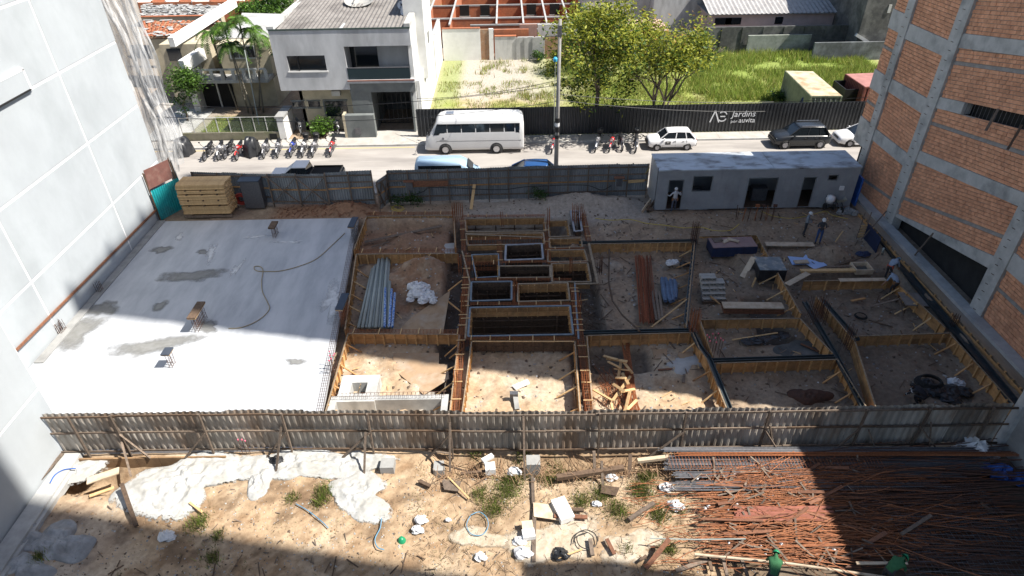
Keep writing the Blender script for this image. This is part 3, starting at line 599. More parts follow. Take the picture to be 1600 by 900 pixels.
form('dark squared form panel closing the far side of the middle sand cell',[(736,533),(899,533),(899,560),(736,560)],(0,),.66,pitch=.48,mat=WOODD,rim=WOODL)
form('plywood formwork of the sunlit cell with the heap of broken timber',[(916,524),(1083,519),(1094,545),(1106,562),(1142,652),(926,652)],(0,1,2,3,5),.72,brace=(1,3),pitch=.5)
form('plywood formwork round the cell with the red bars and blue tarpaulin roll',[(921,381),(1086,378),(1073,512),(912,516)],(0,1),.66,brace=(1,),pitch=.44)
form('plywood formwork round the cell with the tables and the hollow blocks',[(1093,369),(1183,367),(1252,490),(1087,493)],(0,1),.66,brace=(1,),pitch=.5)
form('plywood formwork round the shallow cell with black sheeting on the ground',[(1092,499),(1250,497),(1302,552),(1114,557)],(0,1,3),.62,pitch=.6)
form('plywood formwork round the shaded cell with the small rust heap by the zinc fence',[(1120,567),(1309,561),(1366,655),(1150,655)],(0,1),.66,brace=(1,),pitch=.55)
form('plywood formwork panel beside the bending workers, with pale boards on top',[(1256,439),(1396,436),(1478,512),(1300,515)],(0,1),.64,brace=(1,),pitch=.9)
form('plywood formwork round the near right cell by the black lined channel',[(1332,525),(1484,520),(1592,640),(1372,652)],(0,1,3),.66,brace=(1,),pitch=.55)
form('narrow plywood formwork along the rebar shaft between the right-hand cells',[(1262,462),(1276,462),(1338,535),(1300,540)],(1,),.66,pitch=.5)
form('short formwork at the far right corner under the leaning boards',[(1330,385),(1386,382),(1440,436),(1400,440)],(1,),.6,brace=(1,),pitch=.4)
# wooden pegs on the far side of the black channel, along the tower
r=thing('peg_row','row of timber pegs holding the outer form board of the black channel','formwork',(22.8,25,0))
for k in range(34):
    y=19.4+k*.55; 
    if 28.3<y<30.0: continue
    batten(r,(22.78,y,-.5),.62,ang=.2,mat=WOODF)
MB().bar((22.72,19,-.2),(22.72,37.5,-.2),.03,.5).build('board',WOODF,r)
# lined channels (black membrane troughs)
MEMB=pm('black_liner_membrane',(.018,.024,.028),(.035,.045,.05),3,.35,.003)
MEMG=pm('grey_liner_membrane',(.035,.045,.048),(.05,.06,.062),3,.4)
def channel(label,pts,w,mat=MEMG,z=-.03):
    P_=[gp(p[0],p[1],0) for p in pts]; r=thing('lined_channel',label,'channel',(P_[0].x,P_[0].y,z))
    for a,b in zip(P_,P_[1:]):
        d=(b-a).normalized(); nr=V(-d.y,d.x,0)
        MB().bar((a.x,a.y,z-.08),(b.x,b.y,z-.08),w,.03).build('liner',mat,r)
        for s in (-1,1): MB().bar(a+nr*(s*w/2)+V(0,0,z-.02),b+nr*(s*w/2)+V(0,0,z-.02),.03,.14).build('side_board',mat,r)
    return r
channel('black lined channel running the length of the site beside the brick building',[(1350,335),(1430,441),(1500,523),(1590,632)],.40,MEMB)
channel('dark lined channel winding between the tables cell and the timber heap cell',[(1086,372),(1072,500),(1092,538),(1108,558),(1150,660)],.20)
channel('dark lined channel running past the rebar shaft to the zinc fence',[(1257,470),(1306,553),(1362,660)],.20,MEMG)
channel('dark lined channel across the site in front of the shallow cell',[(1112,562),(1306,556)],.17)
channel('dark lined channel behind the timber heap cell',[(908,519),(1083,515)],.20)
channel('dark lined channel at the far edge of the red bars cell',[(905,378),(1086,375)],.12)
channel('dark lined channel stepping down beside the rebar tower on the right',[(1285,468),(1340,530)],.24)
# ---- rebar cages lying in the beam forms
def cage(label,a,b,w=.30,h=.42,z=.03,mat=RUST,world=False,mult=1):
    a=V(*a) if world else gp(*a); b=V(*b) if world else gp(*b); d=(b-a); Ln=d.length; d.normalize(); nr=V(-d.y,d.x,0)
    mb=MB(); 
    for s in (-1,-.35,.35,1):
        for zz in (0,-h):
            q=nr*(s*w/2); mb.tube([a+q+V(0,0,z+zz),a+q+d*Ln*.5+V(0,0,z+zz+R.uniform(-.015,.015)),b+q+V(0,0,z+zz)],.012,4)
    t=0
    while t<Ln:
        c=a+d*t; p=[c-nr*w/2,c+nr*w/2]
        pts=[p[0]+V(0,0,z),p[1]+V(0,0,z),p[1]+V(0,0,z-h),p[0]+V(0,0,z-h),p[0]+V(0,0,z)]
        mb.tube(pts,.008,3,False); t+=.18
    o=tag(mb.build('rebar_cage',mat),label,'rebar cage'); t=.4
    while t<Ln-.2:
        c=a+d*t; MB().bar(c-nr*(w*.75)+V(0,0,z+.035),c+nr*(w*.75)+V(0,0,z+.035),.045,.03).build('spacer_batten',WOODL,o); t+=R.uniform(.8,1.4)
    return o
cage('rusty rebar cage between the pipes cell and the small far cell',(556,393),(716,391))
cage('rusty rebar cage along the far edge of the small earth cell',(575,334),(712,333))
cage('rusty rebar cage between the pipes cell and the sunlit sand cell',(541,518),(722,519))
cage('rusty rebar cage running from the central shafts to the fence, left one',(731,396),(711,650),.3)
cage('rusty rebar cage running from the central shafts to the fence, right one',(898,450),(922,650),.3)
cage('rusty rebar cage at the near edge of the central shafts',(724,529),(902,530),.24)
cage('rusty rebar cage at the far edge of the central shafts',(722,338),(852,337),.24)
cage('rusty rebar cage across the central shafts behind the three-sided form',(727,374),(855,372),.24)
cage('rusty rebar cage in the middle of the central shafts, behind the big openings',(733,437),(893,437),.2)
cage('rusty rebar cage between the upper and lower big shaft openings',(735,475),(893,475),.2)
cage('rusty rebar cage beside the small white-rimmed shaft form, left side',(780,378),(782,412),.24)
cage('rusty rebar cage beside the small white-rimmed shaft form, right side',(852,345),(858,412),.24)
cage('rusty rebar cage at the left edge of the central shafts',(722,342),(725,392),.26)
cage('rusty rebar cage on the right flank of the central shafts',(912,335),(921,378),.24)
cage('rusty rebar cage between two big shaft openings',(803,441),(803,472),.14)
mb=MB()
for yy,(xa,xb) in zip(range(12),[(0,0)]*12): pass
# thin mesh along the slab edge
a=V(slabx(38)-.12,38,.03); b=V(slabx(18.5)-.12,18.5,.03); mb=MB()
for s in (-.13,-.04,.05,.13): mb.tube([a+V(s,0,0),b+V(s,0,0)],.008,3,False)
for k in range(110):
    y=lerp(38,18.5,k/110); mb.tube([(slabx(y)-.28,y,.035),(slabx(y)+.05,y,.035)],.006,3,False)
tag(mb.build('edge_rebar_mesh',RUSTD),'thin rebar mesh strip running along the edge of the cast slab','rebar mesh')
# ---- deep central shafts
def shaft(label,pts,hd=.6,rim=RIM,rw=.085,inner=WOODF,pitch=.45,deep=0,world=False):
    P_=[gp(p[0],p[1],0) for p in pts]; c=sum(P_,V(0,0,0))/4; r=thing('shaft_form',label,'formwork',(c.x,c.y,-hd))
    for i in range(4):
        a,b=P_[i],P_[(i+1)%4]; d=(b-a).normalized(); nr=V(-d.y,d.x,0)
        if (c-a).dot(nr)<0: nr=-nr
        o=-nr*rw/2; MB().bar(a+o-d*rw*.5+V(0,0,.02),b+o+d*rw*.5+V(0,0,.02+.004*(i%2)),rw,.05).build('rim_board',rim,r)
        for lv in range(2):
            MB().bar(a+V(0,0,-hd*(lv+.5)/2),b+V(0,0,-hd*(lv+.5)/2),.022,hd/2-.01).build('board',inner,r)
        if i!=2:
            t=pitch*.5; Ln=(b-a).length
            while t<Ln: q=a+d*t+nr*.045; batten(r,(q.x,q.y,-hd),hd-.02,ang=math.atan2(d.y,d.x),mat=inner,w=.05,d=.06); t+=pitch
    if deep:
        mb=MB(); a,b=P_[0],P_[1]
        for k in range(4): mb.bar(a+V(.1,-.05,-hd-.25-k*.45),b+V(-.1,-.05,-hd-.25-k*.45),.06,.07)
        for t in (.12,.38,.62,.88): q=lerp(a,b,t); mb.bar(q+V(0,-.1,-hd),q+V(0,-.1,-2.9),.08,.08)
        o=mb.build('shoring',WOODD,r)
        MB().bar(a+V(0,.12,-1.7),b+V(0,.12,-1.7),.03,2.3).build('back_panel',WOODD,r)
    return r
BLR=pm('blue_grey_painted_rim',(.20,.24,.27),(.13,.16,.19),4,.7,isl=.1); WR=pm('white_painted_rim',(.34,.35,.37),(.24,.25,.27),4,.7)
shaft('long low shaft form at the far edge of the central pit',[(728,343),(850,341),(852,361),(729,362)],.45,RIM,pitch=.5,deep=1)
shaft('narrow slot form with a sloping pale board across the central pit',[(729,366),(848,365),(850,381),(731,383)],.4,RIM,pitch=.5)
shaft('small square shaft form with a thick white rim in the central pit',[(792,384),(845,382),(847,404),(791,406)],.5,WR,rw=.12,inner=WOODD,deep=1)
shaft('square pale-rimmed form over a grey slab patch behind the central pit',[(857,346),(886,345),(890,369),(859,370)],.4,RIM)
shaft('tall narrow dark slot form with white boards at the far side of the central pit',[(893,331),(903,331),(908,360),(899,361)],.75,WR,rw=.12,inner=WOODD)
shaft('low slot form right of the white-rimmed shaft',[(859,374),(907,373),(909,386),(860,387)],.4,RIM)
shaft('wide slot form lowest of three on the right of the white-rimmed shaft',[(857,392),(912,391),(917,408),(857,409)],.45,RIM)
shaft('L-shaped side form with pale corner boards on the right of the central pit',[(863,413),(917,412),(922,440),(864,440)],.5,RIM,rw=.1,deep=1)
shaft('big dark shaft form with blue-grey rim, left of the pair in the central pit',[(738,442),(798,441),(798,468),(737,470)],.55,BLR,rw=.10,inner=WOODD,pitch=.55,deep=1)
shaft('big shaft form with brown inner boards, right of the pair in the central pit',[(810,445),(886,443),(889,469),(810,471)],.55,RIM,pitch=.36,deep=1)
shaft('largest shaft form nearest the fence in the central pit, blue-grey left rim',[(736,482),(889,479),(894,522),(733,525)],.6,BLR,rw=.1,pitch=.55,deep=1)
shaft('open form over blue puddled ground on the left of the central pit',[(738,399),(778,398),(779,432),(745,434)],.5,BLR,rw=.07,deep=1)
shaft('dark grid form below the white-rimmed shaft in the central pit',[(781,417),(858,416),(859,433),(781,434)],.5,RIM,inner=WOODD,pitch=.62,deep=1)
mb=MB(); mb.bar(gp(728,366,.08),gp(848,371,.08),.1,.04); tag(mb.build('plank',RIM),'pale plank laid slantwise over the narrow slot at the back of the central pit','plank')
mb=MB(); mb.bar(gp(920,380,.04),gp(934,443,.04),.14,.05); mb.bar(gp(934,443,.045),gp(897,444,.045),.1,.05); tag(mb.build('edge_board',RIM),'thick pale corner board on the right side of the central pit','board')
mb=MB(); mb.bar(gp(722,392,.04),gp(734,440,.04),.09,.05); mb.bar(gp(734,440,.04),gp(727,530,.04),.09,.05); tag(mb.build('edge_board',RIM),'pale edge board along the left side of the central pit','board')
mb=MB(); mb.bar(gp(898,442,.04),gp(904,530,.04),.09,.05); tag(mb.build('edge_board',BLR),'blue-grey edge board on the right side of the central pit near the big shaft','board')
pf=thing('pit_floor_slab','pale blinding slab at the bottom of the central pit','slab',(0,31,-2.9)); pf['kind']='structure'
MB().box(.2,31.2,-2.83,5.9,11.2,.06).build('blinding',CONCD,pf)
# ---- starter bars
def starters(label,px,py,nx_,ny_,dx,dy,h,z=0,cap=None,mat=RUSTD,lean=.02,r=.013,ring=True,tips=None,name='starter_bars',capw=.26,rz=0):
    c=gp(px,py,z); t=thing(name,label,'rebar',tuple(c)); mb=MB(); c_,s_=math.cos(rz),math.sin(rz); tp=[]
    for i in range(nx_):
        for j in range(ny_):
            x=(i-(nx_-1)/2)*dx; y=(j-(ny_-1)/2)*dy; X_=c.x+x*c_-y*s_; Y_=c.y+x*s_+y*c_; hh=h*R.uniform(.92,1.05) if not cap else h
            q=(X_+R.uniform(-lean,lean),Y_+R.uniform(-lean,lean),z+hh); mb.tube([(X_,Y_,z-.1),q],r,4); tp.append(q)
    if ring:
        hx,hy=(nx_-1)/2*dx+.02,(ny_-1)/2*dy+.02
        for k in range(max(1,int(h/.3))):
            zz=z+.1+k*.25; mb.tube([(c.x+a*hx*c_-b*hy*s_,c.y+a*hx*s_+b*hy*c_,zz) for a,b in ((-1,-1),(1,-1),(1,1),(-1,1),(-1,-1))],.007,3,False)
    o=mb.build('bars',mat,t); o['kind']='stuff'
    if cap:
        m2=MB(); m2.box(c.x,c.y,z+h+.03,(nx_-1)*dx+capw,(ny_-1)*dy+.22,.07,rz); m2.build('cap_board',cap[0],t)
        m2=MB(); m2.box(c.x,c.y,z+h-.03,(nx_-1)*dx+capw-.03,(ny_-1)*dy+.18,.05,rz); m2.build('cap_batten',cap[1],t)
    if tips:
        m2=MB()
        for q in tp: m2.lathe(q,[(.0,-.02),(.03,-.02),(.035,.03),(0,.06)],6)
        m2.build('tip_caps',tips,t)
    return t
CAPB=pm('blue_black_film_board',(.035,.045,.065),(.05,.06,.08),3,.4)
starters('long dark-topped board carried on rebar starters in the middle of the slab',315,508,2,9,.16,.15,.95,cap=(WOODD,WOODL))
starters('short brown-topped board on rebar starters at the sunlit left part of the slab',270,571,2,3,.14,.16,.86,cap=(CAPB,WOODL))
starters('small board on rebar starters near the far edge of the slab',431,368,2,5,.15,.16,.75,cap=(WOODD,WOODD))
starters('blue-black board on tall rebar starters at the far right corner of the slab',556,373,2,7,.13,.17,1.15,cap=(CAPB,WOODL),mat=STEEL,rz=-.05)
starters('blue-black board on rebar starters on the slab edge beside the pipes',540,497,2,8,.14,.17,1.05,cap=(CAPB,WOODL),mat=RUST,rz=-.05)
PINK=pm('pink_cap_plastic',(.7,.15,.22),(.6,.1,.18),4,.5)
starters('pink-tipped starter bars on the slab edge by the sunlit sand cell',522,578,2,3,.14,.25,.9,tips=PINK,lean=.08)
starters('small cluster of starter bars at the foot of the white wall, shaded one',157,455,3,3,.1,.14,.6,lean=.03)
starters('cluster of starter bars at the foot of the white wall, at the wet stain',98,518,3,4,.1,.14,.62,lean=.04)
starters('tall rusty starter cage at the back left corner of the central pit',716,344,6,3,.13,.12,1.25,mat=RUST)
starters('tall starter cage at the back right corner of the central pit',902,345,6,3,.13,.12,1.2,mat=RUST)
starters('tall black and rust starter bars at the far corner of the tables cell',1084,378,4,4,.11,.14,1.3,mat=RUSTD)
starters('row of tall rusty starters at the near corner of the tables cell',1083,516,4,4,.13,.14,1.3,mat=RUST)
starters('thicket of starter bars in the rebar shaft by the pale planks',1276,497,5,6,.15,.16,1.2,mat=RUSTD,lean=.06)
starters('pink-tipped starters standing in the shallow cell with black sheeting',1112,552,3,3,.28,.3,1.0,tips=PINK,mat=RUSTD,lean=.05,ring=False)
starters('starter cage standing at the corner between the two right-hand cells',1322,540,3,4,.13,.16,1.25,mat=RUSTD,lean=.05)
starters('starter bars standing in the black channel beside the tower footing',1490,506,4,3,.09,.13,.6,mat=RUSTD,lean=.05)
starters('pink-tipped starters poking up behind the front fence on the left',386,704,3,2,.16,.2,.8,z=0,tips=PINK,lean=.04)
starters('starter bars beside the front fence end at the white wall',92,702,2,3,.14,.15,.6,tips=PINK,lean=.04)
for px,py,nx_,ny_,h,lab in ((719,425,2,4,1.1,'rusty starters at the left edge of the central pit beside the puddled form'),(724,486,2,5,1.0,'rusty starters at the left edge of the central pit beside the largest form'),(904,486,2,5,1.0,'rusty starters right of the largest form in the central pit'),(785,352,2,2,1.0,'thin starters in the slot behind the white-rimmed form'),(853,398,2,3,.9,'starters between the white-rimmed form and the right slots'),(892,423,2,3,.9,'starters standing in the L-shaped form of the central pit'),(857,350,2,4,1.1,'starters at the inner corner behind the white-rimmed form'),(912,352,2,4,1.0,'starters right of the tall dark slot form'),(806,455,2,4,.7,'short starters between the two big shaft forms'),(712,600,2,3,.8,'starters in the left cage between the two sunlit sand cells'),(914,600,2,3,.8,'starters in the right cage beside the middle sand cell')):
    starters(lab,px,py,nx_,ny_,.12,.14,h,mat=RUST,lean=.05,ring=False)
for i,(a,b) in enumerate((((700,455),(722,438)),((699,470),(724,490)),((702,560),(722,545)),((1100,455),(1125,475)))):
    mb=MB(); mb.bar(gp(*a,-.7),gp(*b,-.1),.07,.05); tag(mb.build('brace_board',WOODF),'slanting prop in the dark trench left of the central pit' if i<3 else 'slanting prop near the hollow block stack','prop',group='props in the trench' if i<3 else None)
starters('thin starters leaning against the front fence in the middle',710,700,2,2,.16,.2,1.6,lean=.1,ring=False)
starters('starter cage half buried at the back left of the red bars cell',938,425,2,3,.12,.15,1.1,z=-.5,mat=RUSTD)
for i,px in enumerate((1150,1159,1167,1178,1187,1196,1205)):
    c=gp(px,345,0); mb=MB(); mb.tube([(c.x,c.y,-.3),(c.x+R.uniform(-.04,.04),c.y+R.uniform(-.2,.2),1.05)],.022,5); mb.tube([(c.x+.12,c.y+.12,-.3),(c.x+.1,c.y+.12,.9)],.018,4)
    if i in (3,4,6): mb.box(c.x+.03,c.y,1.1,.24,.12,.16,R.uniform(-.5,.5))
    tag(mb.build('starter_bar',RUST if i%2 else RUSTD),'rusty starter bar in the row on the bank in front of the site office','rebar',group='starter bars in front of the office')
# ---- contents of the cells
PVC=pm('grey_plastic_pipe',(.33,.36,.34),(.28,.31,.29),2,.45,isl=.1)
for i,(xb,xt,yt) in enumerate(((560,582,420),(566,585,417),(572,588,414),(577,592,405),(582,595,403),(587,598,403),(592,601,402),(597,605,402),(602,608,405),(607,609,440))):
    a=gp(xb,512,-.45+.12*(i%2)); b=gp(xt,yt,-.42+.12*(i%2)); m=MB(); m.tube([a,b],.085,9)
    tag(m.build('pipe',PVC,smooth=True),('first','second','third','fourth','fifth','sixth','seventh','eighth','ninth','tenth')[i]+' grey plastic pipe from the slab side in the fan of pipes','pipe',group='grey pipes in the left cell')
BLP=pm('white_blue_printed_pipe_wrap',(.45,.55,.68),(.05,.16,.50),14,.4,lo=.48,hi=.52,stretch=(1,1,.4))
for i,(xb,xt,yt) in enumerate(((601,602,450),(608,612,452),(613,617,458))):
    m=MB(); m.tube([gp(xb,511,-.25),gp(xt,yt,-.25)],.07,8); tag(m.build('wrapped_pipe',BLP,smooth=True),('left','middle','right')[i]+' one of three pipes in white and blue printed film beside the grey pipes','pipe',group='blue and white wrapped pipes')
def lump(name,label,cat,px,py,rx,ry,h,mat,seed=0,z=-.6,kind=None,amp=.5,nu=34,nv=12,fr=2.2,loc=None,edge=.25):
    c=loc or gp(px,py,z); rr=random.Random(seed); ph=[rr.random()*6.28 for _ in range(6)]; mb=MB(); vs=[(c.x,c.y,z+h)]
    X_=[];Y_=[]
    for j in range(1,nv+1):
        for i in range(nu):
            a=2*math.pi*i/nu; e=1+edge*sum(math.sin((q+2)*a+ph[q])/(q+1) for q in range(5)); t=j/nv
            X_.append(c.x+math.cos(a)*rx*e*t); Y_.append(c.y+math.sin(a)*ry*e*t)
    X_=np.array(X_);Y_=np.array(Y_); N=fbm(X_,Y_,fr,seed+3)-.5; k=0; Z0=hgt(X_,Y_) if z is not None and z>-.5 and loc is None and False else None
    for j in range(1,nv+1):
        for i in range(nu):
            t=j/nv; f=(1-t*t)**.8 if t<1 else 0; zz=z+h*f*(1+amp*2*N[k])+(0 if t<1 else -.08)+.0; vs.append((X_[k],Y_[k],zz)); k+=1
    fs=[(0,1+i,1+(i+1)%nu) for i in range(nu)]
    for j in range(nv-1):
        for i in range(nu):
            a=1+j*nu+i;b=1+j*nu+(i+1)%nu; fs.append((a,a+nu,b+nu,b))
    mb.add(vs,fs); o=mb.build(name,mat,smooth=True); rimattr(o,[0]+[max(0,((j/nv)-.55)/.45) for j in range(1,nv+1) for i in range(nu)]); return tag(o,label,cat,kind=kind)
def crumple(name,label,cat,px,py,z,lst,mat,seed=1):
    r=thing(name,label,cat,tuple(gp(px,py,z))); rr=random.Random(seed)
    for i,(dx,dy,dz,s,sz) in enumerate(lst):
        c=gp(px,py,z)+V(dx,dy,dz); n1,n2=12,8; vs=[]
        for j in range(n2+1):
            for k in range(n1):
                th=math.pi*j/n2; ph=2*math.pi*k/n1; rad=s*(1+rr.uniform(-.28,.28)); vs.append((c.x+rad*math.sin(th)*math.cos(ph),c.y+rad*math.sin(th)*math.sin(ph)*.8,c.z+max(-.05,sz*math.cos(th)*(1+rr.uniform(-.3,.3)))))
        mb=MB(); mb.add(vs,[(j*n1+k,j*n1+(k+1)%n1,(j+1)*n1+(k+1)%n1,(j+1)*n1+k) for j in range(n2) for k in range(n1)]); mb.build('fold',mat,r)
    return r
crumple('plastic_bundle','heap of crumpled white plastic on the sand beside the grey pipes','plastic heap',655,462,-.45,[(-.3,.45,.25,.42,.35),(.15,.5,.2,.4,.32),(.0,-.05,.15,.42,.35),(.5,.0,.1,.34,.28),(-.35,-.1,.1,.3,.3),(.75,-.3,.0,.3,.25),(.3,-.45,.0,.33,.22),(-.45,-.4,0,.22,.18),(.85,-.62,0,.22,.2),(.1,.2,.35,.3,.25)],PLASTW)
PLY=pm('sandy_plywood_sheet',(.36,.25,.155),(.29,.195,.12),1.5,.9,.002,c3=(.40,.36,.30),s3=1)
mb=MB(); mb.prism([gp(*p)[:2] for p in ((608,514),(690,511),(702,440),(640,482))],-.66,-.63); tag(mb.build('plywood_sheet',PLY),'sandy plywood sheet on the ground beside the white plastic heap','sheet')
mb=MB(); mb.prism([gp(*p)[:2] for p in ((612,535),(684,535),(684,552),(698,553),(700,575),(660,600),(612,560))],-.72,-.69); tag(mb.build('plywood_sheet',PLY),'pale plywood sheet at the back of the sunlit sand cell','sheet')
mb=MB(); mb.prism([gp(*p)[:2] for p in ((690,368),(711,366),(712,384),(688,385))],-.66,-.62); tag(mb.build('plywood_sheet',CONCL),'pale sheet in the corner of the small far earth cell','sheet')
mb=MB(); mb.bar(gp(570,378,-.5),gp(690,353,-.35),.24,.04); tag(mb.build('plank',WOODG),'long grey plank lying slantwise in the small far earth cell','plank')
mb=MB(); mb.bar(gp(580,386,-.6),gp(608,378,-.5),.1,.04); tag(mb.build('plank',WOODG),'short plank in front of the long grey plank in the small far cell','plank')
# concrete chamber and tank in the sand cell
cb=thing('inspection_box','small square concrete chamber with an open top in the sunlit sand cell','chamber',tuple(gp(558,606,-.6)))
c=gp(560,606,-.1); mb=MB()
for dx,dy,sx,sy in ((0,.62,1.75,.5),(0,-.62,1.75,.5),(-.62,0,.5,.74),(.62,0,.5,.74)): mb.box(c.x+dx,c.y+dy,-.43,sx,sy,.64)
mb.build('wall',OLDW,cb); MB().box(c.x,c.y,-.72,.74,.74,.03).build('floor',CONCD,cb)
mb=MB()
for dy in (.12,-.1): mb.bar((c.x-.1,c.y+dy,-.5),(c.x+.1,c.y+dy,.02),.05,.03)
mb.build('sticks',WOODL,cb)
mb=MB(); q=[gp(*p,-.1) for p in ((524,619),(688,613),(694,637),(515,648))]; 
tk=thing('concrete_tank','grey rectangular concrete tank half hidden behind the zinc fence','tank',(-5.6,20,-.8))
x0,x1,y0,y1=gp(528,625,-.1).x,gp(690,625,-.1).x,18.8,21.2
for a in ((x0-.2,(y0+y1)/2,.3,y1-y0+.6),(x1+.15,(y0+y1)/2,.3,y1-y0+.6)): MB().box(a[0],a[1],-.75,a[2],a[3],1.3).build('side_wall',CONCL,tk)
MB().box((x0+x1)/2,y1+.15,-.75,x1-x0-.06,.3,1.3).build('end_wall',CONCL,tk); MB().box((x0+x1)/2,(y0+y1)/2,-1.3,x1-x0,y1-y0,.06).build('floor',CONC,tk)
mb=MB()
for k in range(28): xx=lerp(x0-.2,x1+.1,k/27); mb.tube([(xx,y1+.05,-.08),(xx,y1+.05,.1),(xx,y1+.28,.1),(xx,y1+.28,-.08)],.008,3,False)
for dy in (.05,.28): mb.tube([(x0-.3,y1+dy,.1),(x1+.2,y1+dy,.1)],.01,3)
o=mb.build('rebar_loops',RUSTD,tk); o['kind']='stuff'
# red steel bars, tarpaulin roll, boards
RB=thing('rebar_bundle','long bundle of rust-red steel bars lying in the cell right of the central pit','rebar bundle',tuple(gp(1005,450,-.6)))
mb=MB()
for k in range(46):
    t=k/45; a=gp(993+t*22+R.uniform(-2,2),402+R.uniform(-4,4),-.5+.2*math.sin(t*3.1)); b=gp(1001+t*22+R.uniform(-2,2),503+R.uniform(-6,4),-.5+.2*math.sin(t*3.1)); mb.tube([a,lerp(a,b,.5)+V(R.uniform(-.04,.04),0,R.uniform(0,.06)),b],.017,4)
o=mb.build('bars',pm('rust_red_bar',(.27,.075,.03),(.17,.05,.022),10,.8,isl=.35),RB); o['kind']='stuff'
for i,(a,b) in enumerate((((1018,455),(1026,500)),((1024,453),(1031,500)),((1030,455),(1036,503)))):
    mb=MB(); mb.bar(gp(*a,-.45),gp(*b,-.45),.13,.05); tag(mb.build('plank',WOODG),'grey plank in the row of three beside the rust-red bars','plank',group='grey planks beside the red bars')
BLT=pm('dusty_blue_tarpaulin',(.10,.15,.24),(.06,.09,.15),4,.5,.01,6)
for i,(a,b) in enumerate((((1034,435),(1040,470)),((1040,434),(1047,472)),((1047,437),(1052,470)),((1054,437),(1056,466)))):
    mb=MB(); A=gp(*a,-.35);B=gp(*b,-.35); mb.tube([lerp(A,B,t)+V(R.uniform(-.03,.03),0,R.uniform(-.03,.03)) for t in (0,.2,.4,.6,.8,1)],[.1,.15,.13,.16,.14,.1],8); tag(mb.build('tarpaulin_roll',BLT),('leftmost','second','third','rightmost')[i]+' dusty blue tarpaulin roll in the cluster beside the grey planks','tarpaulin',group='blue tarpaulin rolls')
crumple('plastic_bag','crumpled white and blue plastic sack at the far side of the red bars cell','sack',1052,411,-.5,[(-.2,0,.0,.28,.2),(.1,.05,0,.25,.2)],PLASTW,5)
crumple('plastic_bag','black plastic sack next to the crumpled white one in the red bars cell','sack',1068,413,-.55,[(0,0,0,.25,.16),(.2,-.1,0,.18,.12)],TARPD,6)
mb=MB(); mb.bar(gp(1018,511,-.3),gp(1073,468,.0),.08,.05); tag(mb.build('plank',WOODL),'pale thin batten leaning across the near corner of the red bars cell','plank')
mb=MB(); mb.tube([gp(952,390,-.1),gp(951,440,-.25),gp(957,470,-.35),gp(972,492,-.2),gp(1000,518,.1)],.05,6); tag(mb.build('bent_pole',WOODD),'long bent brown pole curving through the cell right of the central pit','pole')
# tables
def table(label,px,py,w,d,h,z,top,side,rz,legs=WOODD,name='work_table'):
    c=gp(px,py,z); t=thing(name,label,'table',tuple(c)); 
    M=Matrix.Translation(c)@Matrix.Rotation(rz,4,'Z')
    m=MB(); m.box(0,0,h,w,d,.05,0,M); m.build('table_top',top,t)
    for a,b in ((-1,-1),(1,-1),(-1,1),(1,1)): m=MB(); m.box(a*(w/2-.08),b*(d/2-.08),h/2-.02,.08,.08,h-.05,0,M); m.build('leg',legs,t)
    if side:
        m=MB(); m.box(0,-d/2-.01,h*.6,w,.03,h*.78,0,M); m.box(-w/2-.01,0,h*.6,.03,d,h*.78,0,M); m.box(w/2+.01,0,h*.6,.03,d,h*.78,0,M); m.build('hanging_sheet',side,t)
    return t,M
PINKP=pm('pinkish_dusty_board',(.30,.20,.19),(.24,.16,.15),3,.8,c3=(.16,.14,.14),s3=2)
DBL=pm('dark_blue_sheet',(.02,.035,.09),(.015,.025,.06),3,.45,.005)
t1,M1=table('work table with a pinkish top and dark blue sheeted sides, behind hollow blocks',1141,396,2.7,1.15,.8,-.75,PINKP,DBL,.03)
for i,(dx,dy,w,d,rz,lab) in enumerate(((-.3,.15,.75,.3,.5,'short pale board on the pinkish table, lower of the crossed pair'),(.05,.1,.7,.26,-.6,'short pale board crossing another on the pinkish table'),(-.85,.25,.6,.5,.1,'square ply offcut at the left end of the pinkish table'))):
    m=MB(); m.box(dx,dy,.86+.04*i*(i<2),w,d,.035,rz,M1); tag(m.build('board_offcut',WOODP if i<2 else WOODG),lab,'board')
t2,M2=table('work table wrapped in black sheet with a grey dusty top, centre right cell',1198,432,1.5,1.4,.9,-.75,pm('dusty_grey_board',(.20,.23,.25),(.13,.15,.16),2,.6,c3=(.4,.38,.33),s3=3,amt3=.8),TARPD,-.05)
mb=MB(); mb.bar(gp(1160,433,-.7),gp(1178,402,.2),.34,.04); tag(mb.build('leaning_board',WOODP),'pale plywood board leaning on the black wrapped table','board')
mb=MB(); mb.bar(gp(1175,448,-.7),gp(1181,434,-.1),.14,.04); tag(mb.build('leaning_board',WOODL),'short yellow board leaning on the near leg of the black wrapped table','board')
# hollow blocks
BLK=pm('pale_concrete_block',(.40,.38,.34),(.32,.30,.27),5,.9,.003,20)
def block(x,y,z,label,rz=0):
    mb=MB(); 
    for dx in (-.19,0,.19): mb.box(x+dx,y,z,.045 if dx==0 else .05,.24,.19)
    mb.box(x,y,z+.085,.41,.24,.035); mb.box(x,y,z-.085,.41,.24,.035); mb.box(x,y+.09,z,.33,.03,.13)
    return tag(mb.build('hollow_block',BLK),label,'block',group='hollow blocks stacked in the tables cell')
c=gp(1115,470,-.7)
LBT=['hollow block in the lowest course of the block stack','hollow block in the second course of the block stack','hollow block in the third course of the block stack','hollow block in the fourth course of the block stack','hollow block in the top course of the block stack']
for lv in range(5):
    for k in range(3):
        for d in range(2):
            if lv==4 and k==2 : continue
            block(c.x-.42+k*.43+R.uniform(-.02,.02),c.y+lv*.22+d*.26,c.z+.1+lv*.2+.0,('front','rear')[d]+' '+('left','middle','right')[k]+' '+LBT[lv])
mb=MB(); mb.box(c.x,c.y-.2,-.62,1.35,.12,.1); tag(mb.build('bearer',WOODD),'dark bearer under the stack of hollow blocks','timber')
